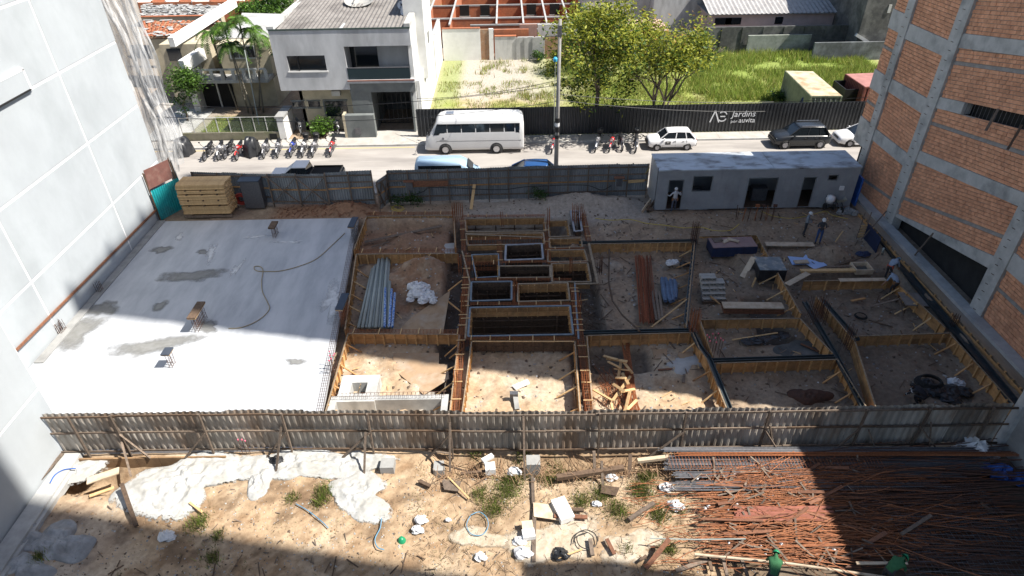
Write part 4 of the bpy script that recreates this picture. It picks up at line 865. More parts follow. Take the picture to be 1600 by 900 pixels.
def bundle(label,px0,py0,px1,py1,z,w,h,n,mat=WOODP,name='board_pile',face=None):
    a=gp(px0,py0,z);b=gp(px1,py1,z); t=thing(name,label,'board pile',tuple(lerp(a,b,.5)))
    for k in range(n):
        o=V(R.uniform(-.03,.03),R.uniform(-.03,.03),z*0+h/n*(k+.5)); MB().bar(a+o,b+o,w,h/n-.01).build('board',mat if k==n-1 or not face else face,t)
    return t
bundle('pile of pale boards with reddish edges at the near end of the tables cell',1128,485,1222,486,-.45,.55,.38,6,face=WOODR)
bundle('long pale plywood strip bridging the soil behind the tables cell',1196,382,1272,383,-.2,.45,.06,2)
bundle('wide pale plank bridging the corner towards the rebar shaft',1229,445,1262,427,.05,.34,.06,2)
bundle('pale boards lying on the formwork beside the bending worker',1311,438,1383,437,.03,.30,.05,2)
bundle('stack of long boards on the soil behind the worker formwork',1250,425,1335,424,-.2,.25,.12,2,mat=WOODL)
bundle('long grey board on the soil pointing to the tool box',1290,418,1336,416,-.2,.12,.05,1,mat=WOODG)
mb=MB(); mb.prism([gp(1233,393)[:2],gp(1257,395)[:2],gp(1262,389)[:2],gp(1287,391)[:2],gp(1281,397)[:2],gp(1295,407)[:2],gp(1275,413)[:2],gp(1262,405)[:2],gp(1240,406)[:2]],-.36,-.33)
tag(mb.build('blue_sheet',pm('pale_blue_sheet',(.38,.52,.80),(.32,.45,.72),2,.45)),'pale blue sheets spread on the ground among the right-hand boards','sheet')
mb=MB(); mb.box(*gp(1252,409,-.25),.85,.35,.05,.05); tag(mb.build('board_offcut',WOODP),'short pale board on the corner of the blue sheets','board')
bx=thing('mixing_box','open timber mortar box with pale rim near the bending workers','box',tuple(gp(1346,421,-.4)))
c=gp(1346,419,-.2); mb=MB()
for dx,dy,sx,sy in ((0,.4,1.0,.06),(0,-.4,1.0,.06),(-.47,0,.06,.74),(.47,0,.06,.74)): m=MB(); m.box(c.x+dx,c.y+dy,-.2,sx,sy,.32); m.build('side',WOODP,bx)
MB().box(c.x,c.y,-.33,.9,.76,.03).build('bottom',CONCD,bx)
for i,(a,b,za,zb_,w,lab,m_) in enumerate((((1305,378),(1317,361),-.2,.3,.07,'thin batten standing slantwise in the soil near the two men',WOODL),((1300,411),(1301,390),-.3,-.1,.16,'short grey plank lying on the dark soil heap',WOODG),((1305,415),(1345,402),-.3,-.1,.18,'dark plank on the soil heap behind the mortar box',WOODD),((1360,479),(1405,467),-.6,.0,.10,'plank propped up in the cell of the plywood table',WOODG),((1405,467),(1412,494),.0,-.7,.06,'thin prop under the plank near the plywood table',WOODG),((1144,531),(1215,520),-.6,-.5,.07,'timber strip on the black sheeting in the shallow cell',WOODL),((1420,500),(1436,497),-.6,-.6,.1,'short board under the plywood table',WOODG),((1430,625),(1445,612),-.6,-.5,.12,'grey board beside the kneeling worker',WOODG),((1357,500),(1395,511),-.6,-.65,.06,'bent stick near the black hose coil',WOODD),((1330,470),(1352,466),-.6,-.6,.14,'board stub in front of the worker formwork',WOODF),((1340,620),(1300,570),-.7,-.7,.16,'long plank at the foot of the form in the shaded near cell',WOODG),((1251,537),(1286,552),-.6,-.6,.1,'brown plank along the right side of the shallow cell',WOODR),((1028,578),(1066,575),-.7,-.7,.1,'flat brown stick in the timber heap cell',WOODR),((1069,585),(1068,598),-.6,-.6,.13,'short grey board below the broken concrete patch',WOODG),((1046,534),(1055,545),-.6,-.6,.09,'small board by the torn plastic in the timber heap cell',WOODG),((905,470),(918,468),-.2,-.2,.05,'short stick beside the central pit rail',WOODL))):
    mb=MB(); mb.bar(gp(*a,za),gp(*b,zb_),w,.04); tag(mb.build('plank',m_),lab,'plank')
crumple('black_sheeting','strip of black plastic sheeting on the ground of the shallow cell','sheeting',1192,526,-.62,[(-.9,-.35,0,.35,.08),(-.4,-.2,0,.4,.1),(.1,-.05,0,.4,.08),(.6,.08,0,.4,.07),(1.1,.12,0,.35,.06)],TARPD,9)
lump('damp_patch','smooth blue-grey concrete patch in the shallow cell','concrete patch',1252,545,1.1,.8,.05,CONCD,3,-.74,amp=.2)
cage('orange rusty cage crossing the middle of the central pit between the slot forms',(728,412),(778,411),.3)
cage('orange rusty cage on top of the forms right of the largest shaft',(896,445),(905,525),.34)
cage('orange rusty cage left of the largest shaft form',(727,440),(727,525),.3)
cage('rusty cage at the near side of the white-rimmed shaft',(785,410),(857,409),.18)
cage('rusty cage between the three stacked slot forms on the right of the pit',(857,389),(912,388),.14)
cage('rusty cage over the L-shaped form at the right of the central pit',(862,411),(918,410),.12)
lump('rust_heap','small heap of rusty steel scraps in the shaded near cell','scrap heap',1265,620,.85,.6,.3,RUSTD,4,-.78,fr=6)
tt,M3=table('low plywood-topped table in the cell beside the black channel',1432,482,1.9,1.2,.6,-.78,pm('grey_plywood_top',(.22,.19,.17),(.17,.15,.13),3,.7),None,-.12)
crumple('white_sack','torn white cement sack on the ground in the near right cell','sack',1490,597,-.7,[(0,0,0,.3,.22),(.25,-.12,0,.22,.14)],PLASTW,12)
for i,(px,py,s) in enumerate(((1452,598,.62),(1448,600,.5))):
    c=gp(px,py,-.6); mb=MB()
    for k in range(4): mb.tube([(c.x+(s-.05*k)*math.cos(t*.42),c.y+(s-.05*k)*.8*math.sin(t*.42),-.62+.06*k) for t in range(16)],.05,6)
    if i==0: tag(mb.build('hose_coil',RUBBER),'large coil of black hose behind the kneeling worker','hose')
crumple('black_sheeting','heap of black plastic sheeting beside the kneeling worker','sheeting',1470,612,-.68,[(-.9,0,0,.4,.15),(-.2,.1,0,.5,.2),(.5,.1,0,.5,.15),(1.1,.0,0,.4,.12),(.2,-.4,0,.5,.15),(-.4,.5,.05,.35,.2)],TARPD,13)
mb=MB(); c=gp(1345,494,-.66)
for k in range(3): mb.tube([(c.x+(.32-.03*k)*math.cos(t*.4),c.y+(.3-.03*k)*math.sin(t*.4),-.66+.03*k) for t in range(17)],.022,5)
tag(mb.build('hose_coil',RUBBER),'small coil of black hose on bare ground in the right-hand cell','hose')
# right hand corner clutter
ld=thing('ladder','short timber ladder leaning by the far end of the black channel','ladder',tuple(gp(1352,370,0)))
a0,a1=gp(1338,373,-.2),gp(1352,332,1.3); off=V(.42,.05,0)
MB().bar(a0,a1,.06,.04).build('rail',WOODG,ld); MB().bar(a0+off,a1+off,.06,.04).build('rail',WOODG,ld)
for k in range(5): t=.08+k*.1; MB().bar(lerp(a0,a1,t),lerp(a0,a1,t)+off,.05,.12).build('rung',WOODL,ld)
mb=MB(); mb.bar(gp(1352,360,.1),gp(1372,385,.1),.05,1.1); tag(mb.build('blue_screen',DBL),'dark blue panel standing beside the ladder','panel')
mb=MB(); mb.tube([gp(1345,375,.1),gp(1385,330,1.0)],.035,6); tag(mb.build('pole',WOODG),'thin pole leaning from the channel onto the ledge behind the ladder','pole')
mb=MB(); mb.tube([gp(1378,398,.0),gp(1381,388,.7)],.06,8); tag(mb.build('pipe_stub',PVC,smooth=True),'upright pale pipe stub beside the black channel near the workers','pipe')
crumple('blue_tarpaulin','small dark blue tarpaulin on the ground left of the pipe stub','tarpaulin',1347,397,-.3,[(0,0,0,.35,.1),(.3,.05,0,.25,.12)],DBL,14)
mb=MB(); mb.bar((22.9,38.3,0),(22.95,41,0.0),.1,2.1); mb.v=[(v[0],v[1],v[2]+1.0) for v in mb.v]; tag(mb.build('blue_screen',BLUEP),'blue sheet standing between the site office and the brick tower','screen')
# mixer and gear by the office
mx_=thing('concrete_mixer','small wheeled mixer with a white engine cover at the right end of the office','mixer',tuple(gp(1293,325,0)))
c=gp(1293,327,0); MB().lathe((c.x,c.y,.75),[(0,-.28),(.22,-.25),(.3,0),(.25,.22),(0,.3)],12).build('engine_cover',WHITEP,mx_,smooth=True)
for s in (-1,1): MB().lathe((c.x+s*.3,c.y-.1,.25),[(0,-.05),(.2,-.05),(.24,0),(.2,.05),(0,.05)],14,'x').build('wheel',RUBBER,mx_)
m=MB(); m.bar((c.x-.3,c.y-.1,.3),(c.x+.3,c.y-.1,.3),.06,.06); m.bar((c.x,c.y,.2),(c.x,c.y-.6,.75),.05,.05); m.bar((c.x-.2,c.y,.3),(c.x-.2,c.y+.1,.8),.05,.05); m.build('frame',STEEL,mx_)
wb=thing('wheelbarrow','wheelbarrow with a pale tray standing beside the white mixer','wheelbarrow',tuple(gp(1306,322,0)))
c=gp(1307,324,0); m=MB(); m.add([(c.x-.32,c.y-.45,.78),(c.x+.32,c.y-.45,.78),(c.x+.38,c.y+.4,.85),(c.x-.38,c.y+.4,.85),(c.x-.2,c.y-.3,.52),(c.x+.2,c.y-.3,.52),(c.x+.22,c.y+.25,.55),(c.x-.22,c.y+.25,.55)],[(4,5,6,7),(0,1,5,4),(1,2,6,5),(2,3,7,6),(3,0,4,7)]); m.build('tray',pm('pale_steel_tray',(.42,.40,.33),(.33,.31,.25),4,.6),wb)
m=MB(); m.bar((c.x-.28,c.y+.9,.6),(c.x-.1,c.y-.75,.3),.04,.04); m.bar((c.x+.28,c.y+.9,.6),(c.x+.1,c.y-.75,.3),.04,.04); m.bar((c.x-.2,c.y+.3,0),(c.x-.2,c.y+.3,.55),.04,.04); m.bar((c.x+.2,c.y+.3,0),(c.x+.2,c.y+.3,.55),.04,.04); m.build('frame',STEEL,wb)
MB().lathe((c.x,c.y-.75,.2),[(0,-.04),(.16,-.04),(.2,0),(.16,.04),(0,.04)],12,'x').build('wheel',RUBBER,wb)
crumple('gear_heap','heap of dusty sacks and yellow hose in the corner by the brick tower','heap',1322,332,-.05,[(-.3,0,0,.35,.25),(.2,.1,.0,.4,.3),(.5,-.2,0,.3,.25)],CONC,15)
YH=pm('yellow_hose',(.55,.42,.07),(.45,.33,.06),5,.5); BLH=pm('black_hose',(.02,.02,.02),(.03,.03,.03),5,.5); BUH=pm('blue_grey_hose',(.14,.30,.42),(.1,.22,.33),5,.5)
def hose(label,pts,z,r=.022,mat=YH,zs=None):
    P_=[gp(p[0],p[1],zs[i] if zs else z) for i,p in enumerate(pts)]; out=[]
    for i in range(len(P_)-1):
        p0,p1,p2,p3=P_[max(i-1,0)],P_[i],P_[i+1],P_[min(i+2,len(P_)-1)]
        for k in range(5):
            t=k/5; out.append(.5*((2*p1)+(p2-p0)*t+(2*p0-5*p1+4*p2-p3)*t*t+(3*p1-p0-3*p2+p3)*t**3))
    out.append(P_[-1]); mb=MB(); mb.tube(out,r,5); return tag(mb.build('hose',mat,smooth=True),label,'hose')
SLH=pm('straw_coloured_hose',(.34,.28,.16),(.28,.22,.13),5,.6)
hose('straw-coloured hose snaking over the shaded slab from the corner board',[(539,364),(520,382),(495,404),(470,415),(440,423),(418,424),(401,423),(397,417),(405,416),(411,422),(409,438),(410,455),(418,472),(421,482),(412,494),(395,505),(375,512),(357,513)],.03,.024,SLH)
hose('yellow hose lying on the bank between the central pit and the office',[(930,341),(955,344),(985,343),(1010,349),(1040,352),(1068,356),(1095,355),(1115,360),(1140,360),(1155,350)],.12,.025)
hose('yellow hose looping from the mixer along the front of the office',[(1190,330),(1210,338),(1240,341),(1270,335),(1290,330),(1300,336),(1325,342)],.1,.02)
hose('yellow hose coil on the ground by the open gap of the street fence',[(610,322),(622,328),(630,324),(618,321),(612,327),(625,330),(632,326)],.05,.025)
hose('yellow hose hanging in loops on the fence by the site office',[(960,285),(968,288),(978,277),(992,274),(1004,270),(1008,265),(1003,263),(1000,268),(1007,272),(1015,262)],1,.022,YH,[.7,.6,1.1,1.2,1.4,1.7,1.8,1.5,1.6,2.2])
hose('black cable sagging along the inside of the street fence',[(645,305),(662,299),(670,293),(690,293),(720,294),(755,296),(790,296),(820,292),(860,290),(890,289),(920,290),(940,297),(955,290)],1.0,.03,BLH,[.7,.9,1.3,1.3,1.2,1.1,1.1,1.3,1.4,1.4,1.3,.8,1.2])
# electric boxes on the fence
for px,lab in ((638,'grey electric box on the street fence near the open gap'),(963,'grey electric box on the street fence near the site office')):
    c=gp(px,300 if px<700 else 276,1.2); r=thing('electric_box',lab,'electric box',(c.x,39.9,1.0)); MB().box(c.x,39.9,1.35,.45,.2,.6).build('case',ZINCG,r); MB().box(c.x,39.78,1.35,.36,.03,.5).build('door',STEEL,r); MB().box(c.x,39.85,1.7,.7,.35,.04).build('hood',WOODR,r)
mb=MB(); mb.bar((-6.8,39.95,1.45),(-4.2,39.95,1.45),.04,.4); tag(mb.build('brown_board',WOODR),'dark red-brown board on the fence behind the electric box','board')
mb=MB(); a=gp(736,327,0); mb.bar(a,(a.x+.25,40,1.3),.2,.05); tag(mb.build('leaning_plank',WOODL),'orange-brown plank leaning on the middle of the street fence','plank')
mb=MB(); mb.bar((8.0,40.1,1.25),(9.1,40.15,1.3),.04,.2); tag(mb.build('board_strip',WOODL),'short orange board nailed to the fence by the site office','board')
r=thing('site_crate','leaning timber crate at the left corner of the site office','crate',tuple(gp(1012,330,0))); a=gp(1003,331,0);b=gp(1017,312,.55)
for o in ((0,0),(.35,.05)): MB().bar(a+V(o[0],o[1],0),b+V(o[0],o[1],0),.05,.3).build('side',WOODP if o[0]==0 else WOODD,r)
MB().bar(lerp(a,b,.5)+V(0,0,-.1),lerp(a,b,.5)+V(.35,.05,-.1),1.0,.04).build('back',WOODD,r)
# stacked timber by the turquoise sheet
_bd={}
def board_inst(parent,name,x,y,z,sx,sy,sz,mat,rz=0):
    k=(round(sx,2),round(sy,3),round(sz,3),mat.name)
    if k not in _bd:
        m=MB(); m.box(0,0,0,sx,sy,sz); me=bpy.data.meshes.new(name); me.from_pydata(m.v,[],m.f); me.materials.append(mat); _bd[k]=me
    o=bpy.data.objects.new(name,_bd[k]); COL.objects.link(o); o.parent=parent; off=WL[parent.name]; o.location=(x-off[0],y-off[1],z-off[2]); o.rotation_euler=(0,0,rz); return o
cx0=gp(330,334,0).x
for i,(z0,n,lab,dx) in enumerate(((.2,5,'lowest pack of the stacked yellow timber by the street fence',0),(.88,3,'second pack of the stacked yellow timber by the street fence',-.05),(1.25,3,'third pack of the stacked yellow timber by the street fence',-.02),(1.68,2,'fourth, thinnest pack of the stacked yellow timber by the street fence',0),(1.98,3,'topmost pack of the stacked yellow timber by the street fence',0))):
    t=thing('timber_pack',lab,'timber pack',(cx0+dx,39.2,z0),None)
    for k in range(n):
        for j in range(5): board_inst(t,'board',cx0+dx+R.uniform(-.05,.05),38.62+j*.265,z0+.08+k*.115,3.15,.255,.105,WOODL)
    for j in (-1,0,1): board_inst(t,'bearer',cx0+dx+j*1.0,39.15,z0-.035+.0,.09,1.45,.06,WOODD)
mb=MB(); mb.box(cx0,38.5,.05,3.2,.12,.14); mb.box(cx0,39.7,.05,3.2,.12,.14); 
tag(mb.build('bearer',WOODG),'grey bearers under the stacked yellow timber','bearers')
r=thing('dark_bin','dark metal cabinet behind the right end of the stacked timber','cabinet',(-17.6,40,0)); MB().box(-17.4,39.9,1.0,1.3,.6,2.0).build('body',STEEL,r); MB().box(-17.4,39.85,2.05,1.4,.75,.06).build('lid',CAPB,r)
m=MB(); c=gp(378,315,.3); m.lathe((c.x,c.y,.5),[(0.22,-.09),(.42,-.09),(.46,0),(.42,.09),(.22,.09),(.22,-.09)],18,'y'); tag(m.build('red_wheel',pm('red_painted_steel',(.42,.05,.03),(.35,.04,.03),5,.5)),'red hoop leaning at the right end of the timber stack','hoop')
# scattered site rubble
def scatter(name,n,x0,x1,y0,y1,smin,smax,mat,seed,flat=.5,cond=None,zoff=0):
    rr=random.Random(seed); mb=MB(); ptsx=[rr.uniform(x0,x1) for _ in range(n)]; ptsy=[rr.uniform(y0,y1) for _ in range(n)]; zz=hgt(np.array(ptsx),np.array(ptsy))
    for x,y,z in zip(ptsx,ptsy,zz):
        if cond and not cond(x,y): continue
        s=rr.uniform(smin,smax); v=[]
        for a in range(5): v.append((x+s*math.cos(a*1.257+rr.random()*.5)*rr.uniform(.6,1),y+s*math.sin(a*1.257+rr.random()*.5)*rr.uniform(.6,1),z-.02+zoff))
        v.append((x,y,z+s*flat+zoff)); mb.add(v,[(0,1,5),(1,2,5),(2,3,5),(3,4,5),(4,0,5)])
    return tag(mb.build(name,mat),kind='stuff')
def sticks(name,n,x0,x1,y0,y1,l0,l1,w,mat,seed,ang=None,rise=.05,zo=.02,cond=None):
    rr=random.Random(seed); mb=MB(); px=[rr.uniform(x0,x1) for _ in range(n)]; py=[rr.uniform(y0,y1) for _ in range(n)]; zz=hgt(np.array(px),np.array(py))
    for x,y,z in zip(px,py,zz):
        if cond and not cond(x,y): continue
        a=rr.gauss(*ang) if ang else rr.random()*3.14; l=rr.uniform(l0,l1)/2; dz=rr.uniform(-rise,rise)
        mb.bar((x-l*math.cos(a),y-l*math.sin(a),z+zo-dz),(x+l*math.cos(a),y+l*math.sin(a),z+zo+dz+rise),w*rr.uniform(.7,1.3),w*.35)
    return tag(mb.build(name,mat),kind='stuff')
notslab=lambda x,y: x>slabx(y)+.2
scatter('rubble',1800,-10,22,18.6,40,.02,.10,CONC,21,cond=notslab); scatter('pale_rubble',600,-9,22,18.6,38,.03,.12,CONCL,22,cond=notslab); scatter('dark_clods',1700,-10,22,18.6,40,.03,.14,pm('dark_earth_clod',(.15,.11,.08),(.10,.07,.05),6,.95),23,cond=notslab)
scatter('small_white_litter',60,-9,22,18.6,40,.04,.10,PLASTW,24,cond=notslab)
sticks('wood_scraps',260,3.6,22,19,38,.1,.6,.04,WOODG,25); sticks('yellow_wood_scraps',90,-9,22,19,38,.15,.7,.05,WOODL,26,cond=notslab); sticks('dark_scraps',160,4,22,19,37.5,.15,.9,.04,WOODD,27)
sticks('dark_scraps',120,3.4,5.2,26,34,.3,1.2,.04,WOODD,28); sticks('dark_scraps',60,-4.0,-2.9,19,36,.3,1.2,.05,WOODD,29)
sticks('orange_chips',160,-16,-9,38.3,40.2,.05,.3,.05,WOODR,30)
# timber heap in the sunlit cell
a=[((927,609),(957,626)),((957,626),(985,588)),((955,630),(960,655)),((948,560),(980,565)),((970,566),(966,590)),((974,565),(988,583)),((960,576),(985,579)),((985,608),(975,650)),((970,612),(992,608)),((975,640),(1000,650)),((943,556),(965,562)),((962,590),(978,591)),((965,655),(995,625)),((950,565),(970,575)),((972,583),(982,600)),((958,600),(976,612))]
for i,(p,q) in enumerate(a):
    mb=MB(); mb.bar(gp(*p,-.45+.1*(i%3)),gp(*q,-.35+.12*(i%4)),.13,.05,roll=R.uniform(-.5,.5)); tag(mb.build('broken_board',WOODL),'broken yellow board in the jumbled heap on the rusty bars','board',group='broken boards heaped in the sunlit cell')
t=thing('rebar_bundle','splayed bundle of rusty bars under the broken yellow boards','rebar bundle',tuple(gp(978,590,-.7))); mb=MB()
for k in range(42): mb.tube([gp(978+R.uniform(-6,6),535+R.uniform(0,15),-.55),gp(984+R.uniform(-7,7),590,-.5),gp(992+R.uniform(-16,16),655,-.6)],.018,4)
for k in range(46): mb.tube([gp(940+R.uniform(-12,30),600+R.uniform(-30,30),-.6),gp(960+R.uniform(-20,30),610+R.uniform(-30,40),-.5)],.013,4)
o=mb.build('bars',RUST,t); o['kind']='stuff'
lump('broken_slab','cracked grey concrete patch in the middle of the timber heap cell','concrete patch',1072,568,1.0,.6,.12,CONCL,31,-.72,amp=.4,edge=.3)
for p,lb_ in (((1021,531),'dusty ply sheet at the back of the timber heap cell, left one'),((1062,535),'dusty ply sheet at the back of the timber heap cell, right one')):
    mb=MB(); mb.prism([tuple(gp(p[0],p[1])[:2]),tuple(gp(p[0]+24,p[1]-2)[:2]),tuple(gp(p[0]+24,p[1]+12)[:2]),tuple(gp(p[0]+4,p[1]+14)[:2])],-.68,-.65)
    tag(mb.build('plywood_sheet',PLY),lb_,'sheet')
mb=MB(); c=gp(812,598,-.6); mb.prism([tuple(gp(*p,-.6)[:2]) for p in ((800,602),(824,592),(828,598),(806,608))],-.68,-.62); tag(mb.build('white_board',WHITE),'small white board lying on the sand in the middle cell','board')
st=thing('concrete_stub','small concrete stub with a block on top in the middle sand cell','stub',tuple(gp(808,630,-.7))); mb=MB(); mb.bar(gp(808,640,-.7),gp(805,618,-.4),.22,.2); mb.build('stem',CONC,st); MB().box(*gp(803,616,-.3),.38,.22,.2).build('block',STEEL,st)
# ================================================================ vehicles
def loft(mb,secs,cap=True):
    n=len(secs[0]); base=len(mb.v)
    for s in secs: mb.v.extend([tuple(p) for p in s])
    for i in range(len(secs)-1):
        for k in range(n):
            a=base+i*n+k;b=base+i*n+(k+1)%n; mb.f.append((a,b,b+n,a+n)); mb.mi.append(0)
    if cap: mb.f.append(tuple(base+k for k in range(n))[::-1]); mb.f.append(tuple(base+(len(secs)-1)*n+k for k in range(n))); mb.mi+= [0,0]
TYRE=pm('tyre_rubber',(.014,.014,.015),(.03,.03,.03),12,.9); ALLOY=pm('alloy_rim',(.42,.42,.44),(.33,.33,.35),6,.35,metal=.6); TRIM=pm('dark_bumper_plastic',(.03,.03,.032),(.045,.045,.048),6,.6)
LAMPR=pm('red_tail_lamp',(.45,.02,.02),(.35,.01,.01),6,.3); LAMPW=glass_mat('headlamp_lens',(.55,.58,.6),.1)
def wheel(parent,x,y,r,wd,side,rim=ALLOY):
    t=thing('wheel',None,None,(0,0,0)); t.parent=parent; WL[t.name]=WL[parent.name]; t.location=(0,0,0)
    o=MB().lathe((x,y,r),[(r*.62,-wd/2),(r*.93,-wd/2),(r,-wd*.3),(r,wd*.3),(r*.93,wd/2),(r*.62,wd/2)],20,'y').build('tyre',TYRE,t,smooth=True)
    m=MB(); m.lathe((x,y,r),[(0,-side*-.0+side*wd*.36),(r*.2,side*wd*.40),(r*.6,side*wd*.34),(r*.63,side*wd*.5),(r*.66,side*wd*.5)],16,'y')
    for k in range(5):
        a=k*1.257; m.bar((x+math.cos(a)*r*.12,y+side*wd*.42,r+math.sin(a)*r*.12),(x+math.cos(a)*r*.6,y+side*wd*.42,r+math.sin(a)*r*.6),.05,.02,up=(0,1,0))
    m.build('rim',rim,t); return t
def car(name,label,cat,L,W,col,hood,cab,roofz,belt,wr=.31,wb=(.18,.81),clear=.22,roofcol=None,rails=False,arch=None,sign=None,low=None):
    "front points to -x; hood=[(x,z)...] top line of the lower body, cab=(x0,x1,x2,x3) foot/top of windscreen and top/foot of rear glass"
    t=thing(name,label,cat,(0,0,0)); mb=MB(); secs=[]; N=15
    hx=[h[0] for h in hood]; hzv=[h[1] for h in hood]
    for i in range(N):
        u=i/(N-1); u=.5-.5*math.cos(math.pi*u) if i not in (0,N-1) else u; x=u*L; zt=float(np.interp(x,hx,hzv))
        e=min(x,L-x); tp=.86+.14*min(1,(e/.55))**.5 if e<.55 else 1; w_=W/2*tp; zb=clear+(.12*(1-e/.5) if e<.5 else 0)
        S=[(w_*.90,zb),(w_*.985,zb+.10),(w_,zb+(zt-zb)*.5),(w_*.975,zb+(zt-zb)*.86),(w_*.90,zt-.02),(w_*.5,zt+.02),(0,zt+.03)]
        full=[(x-L/2,a,b) for a,b in S]+[(x-L/2,-a,b) for a,b in S[:-1][::-1]]
        secs.append(full)
    loft(mb,secs); mb.build('body',col,t,smooth=True)
    x0,x1,x2,x3=[c-L/2 for c in cab]; wb_,wt=W/2*.90,W/2*.70; g=MB()
    A=[(x0,-wb_*.92,belt),(x0,wb_*.92,belt),(x3,wb_*.95,belt),(x3,-wb_*.95,belt)]; B=[(x1,-wt,roofz-.03),(x1,wt,roofz-.03),(x2,wt,roofz-.03),(x2,-wt,roofz-.03)]
    g.add(A+B,[(0,1,5,4),(1,2,6,5),(2,3,7,6),(3,0,4,7),(4,5,6,7)]); g.build('window_glass',GLASS,t)
    m=MB(); rs=[]
    for x,dz in ((x1-.04,-.03),(x1+.12,.0),((x1+x2)/2,.03),(x2-.12,.01),(x2+.05,-.04)):
        z=roofz+dz; rs.append([(x,-wt-.02,z-.05),(x,-wt+.02,z),(x,-wt*.5,z+.025),(x,0,z+.035),(x,wt*.5,z+.025),(x,wt-.02,z),(x,wt+.02,z-.05),(x,0,z-.06)])
    loft(m,rs); m.build('roof',roofcol or col,t,smooth=True)
    m=MB()
    for s in (-1,1):
        m.bar((x0-.02,s*wb_*.93,belt),(x1,s*(wt+.0),roofz-.03),.06,.05); m.bar((x3+.02,s*wb_*.96,belt),(x2,s*wt,roofz-.03),.14,.05)
        for f in (.44,.76):
            xx=x0+(x3-x0)*f; xt=x1+(x2-x1)*(f-.04) if f<.6 else lerp(x1,x2,.80); m.bar((xx,s*(wb_*.945+.012),belt-.02),(xt,s*(wt+.012),roofz-.04),.07,.03,up=(0,1,0))
        m.bar((x0,s*(wb_*.93+.01),belt),(x3,s*(wb_*.96+.01),belt),.03,.03)
    m.build('pillars',col,t)
    m=MB(); 
    for e,zz in ((0,clear+.22),(1,clear+.24)): xx=(-L/2-.03 if e==0 else L/2-.09); m.box(xx+.05,0,zz,.16,W*.84,.22)
    for s in (-1,1): m.box(0,s*(W/2-.03),clear+.06,L*.45,.06,.1)
    m.build('bumpers',low or TRIM,t)
    for s in (-1,1):
        MB().box(-L/2+.12,s*W*.34,float(np.interp(.12,hx,hzv))-.14,.12,.26,.14).build('headlight',LAMPW,t)
        MB().box(L/2-.05,s*W*.37,float(np.interp(L-.1,hx,hzv))-.18,.08,.16,.28).build('tail_light',LAMPR,t)
        MB().box(x0+.28,s*(W/2+.06),belt+.05,.10,.16,.12).build('mirror',col,t)
        for k,f in enumerate((.40,.66)): MB().box(lerp(x0,x3,f),s*(W/2-.005),belt-.18,.14,.03,.03).build('door_handle',TRIM,t)
        m=MB(); 
        for f in (.08,.44,.76): m.box(lerp(x0,x3,f)+.0,s*(W/2-.012),(belt+clear)/2+.05,.012,.02,(belt-clear)*.75)
        m.build('door_seams',BLACK,t)
        for f in wb:
            xx=f*L-L/2; MB().lathe((xx,s*(W/2-.05),wr),[(0,s*.045),(wr*1.22,s*.045),(wr*1.24,s*.0),(wr*1.2,-s*.1)],20,'y').build('wheel_arch',arch or BLACK,t); wheel(t,xx,s*(W/2-.055),wr,.2,s)
    m=MB(); m.box(-L/2-.005,0,clear+.42,.03,W*.42,.14); m.build('grille',BLACK,t)
    MB().box(-L/2-.012,0,clear+.2,.02,.4,.12).build('number_plate',CHROME,t)
    if rails:
        for s in (-1,1): MB().bar((x1+.15,s*wt*.92,roofz+.09),(x2-.1,s*wt*.92,roofz+.09),.04,.04).build('roof_rail',CHROME,t)
    if sign:
        m=MB(); m.box(lerp(x0,x3,.22),-(W/2+.004),belt-.28,.42,.012,.26); m.build('door_sign',TRIM,t); text('TAXI',lerp(x0,x3,.22)-.19,-(W/2+.014),belt-.33,.15,t,ext=.002) if sign=='x' else MB().box(lerp(x0,x3,.22),-(W/2+.012),belt-.24,.2,.012,.08).build('sign_print',CHROME,t)
    return t
def place(o,x,y,z=.008,rz=0): o.location=(x,y,z); o.rotation_euler=(0,0,rz); return o
suv=car('parked_suv','dark grey off-road car with roof rails parked by the black hoarding','car',4.34,1.8,paint('dark_graphite_paint',(.020,.023,.028),.25),[(0,.78),(.15,.93),(1.15,1.08),(3.9,1.06),(4.3,1.0)],(1.05,1.75,3.75,4.12),1.66,1.05,wr=.35,clear=.26,rails=True)
c1=gp(1202,226);c2=gp(1293,228); place(suv,(c1.x+c2.x)/2,48.75)
uno=car('parked_car','small white boxy hatchback with a dark door sign, parked by the hoarding','car',3.72,1.56,WHITEP,[(0,.70),(.12,.82),(.95,.93),(3.6,.92),(3.7,.86)],(.88,1.45,3.15,3.58),1.43,.92,wr=.27,clear=.2,sign='s')
a=gp(1009,232);b_=gp(1083,232); place(uno,(a.x+b_.x)/2+.1,48.75)
wc=car('parked_car','white rounded saloon half hidden behind the brick building corner','car',4.4,1.72,WHITEP,[(0,.62),(.15,.78),(1.15,.92),(3.7,.94),(4.35,.86)],(1.05,1.95,3.1,3.9),1.45,.93,wr=.29,clear=.18,low=WHITEP)
place(wc,gp(1306,226).x+2.2,48.9)
bc=car('parked_car','dark blue car parked close behind the street fence','car',4.0,1.66,paint('deep_blue_paint',(.02,.07,.20),.25),[(0,.62),(.15,.78),(1.0,.90),(3.5,.92),(3.95,.84)],(.6,1.1,2.7,3.6),1.45,.92,wr=.29,clear=.18)
place(bc,gp(838,262,1.4).x-.1,43.05,rz=math.pi)
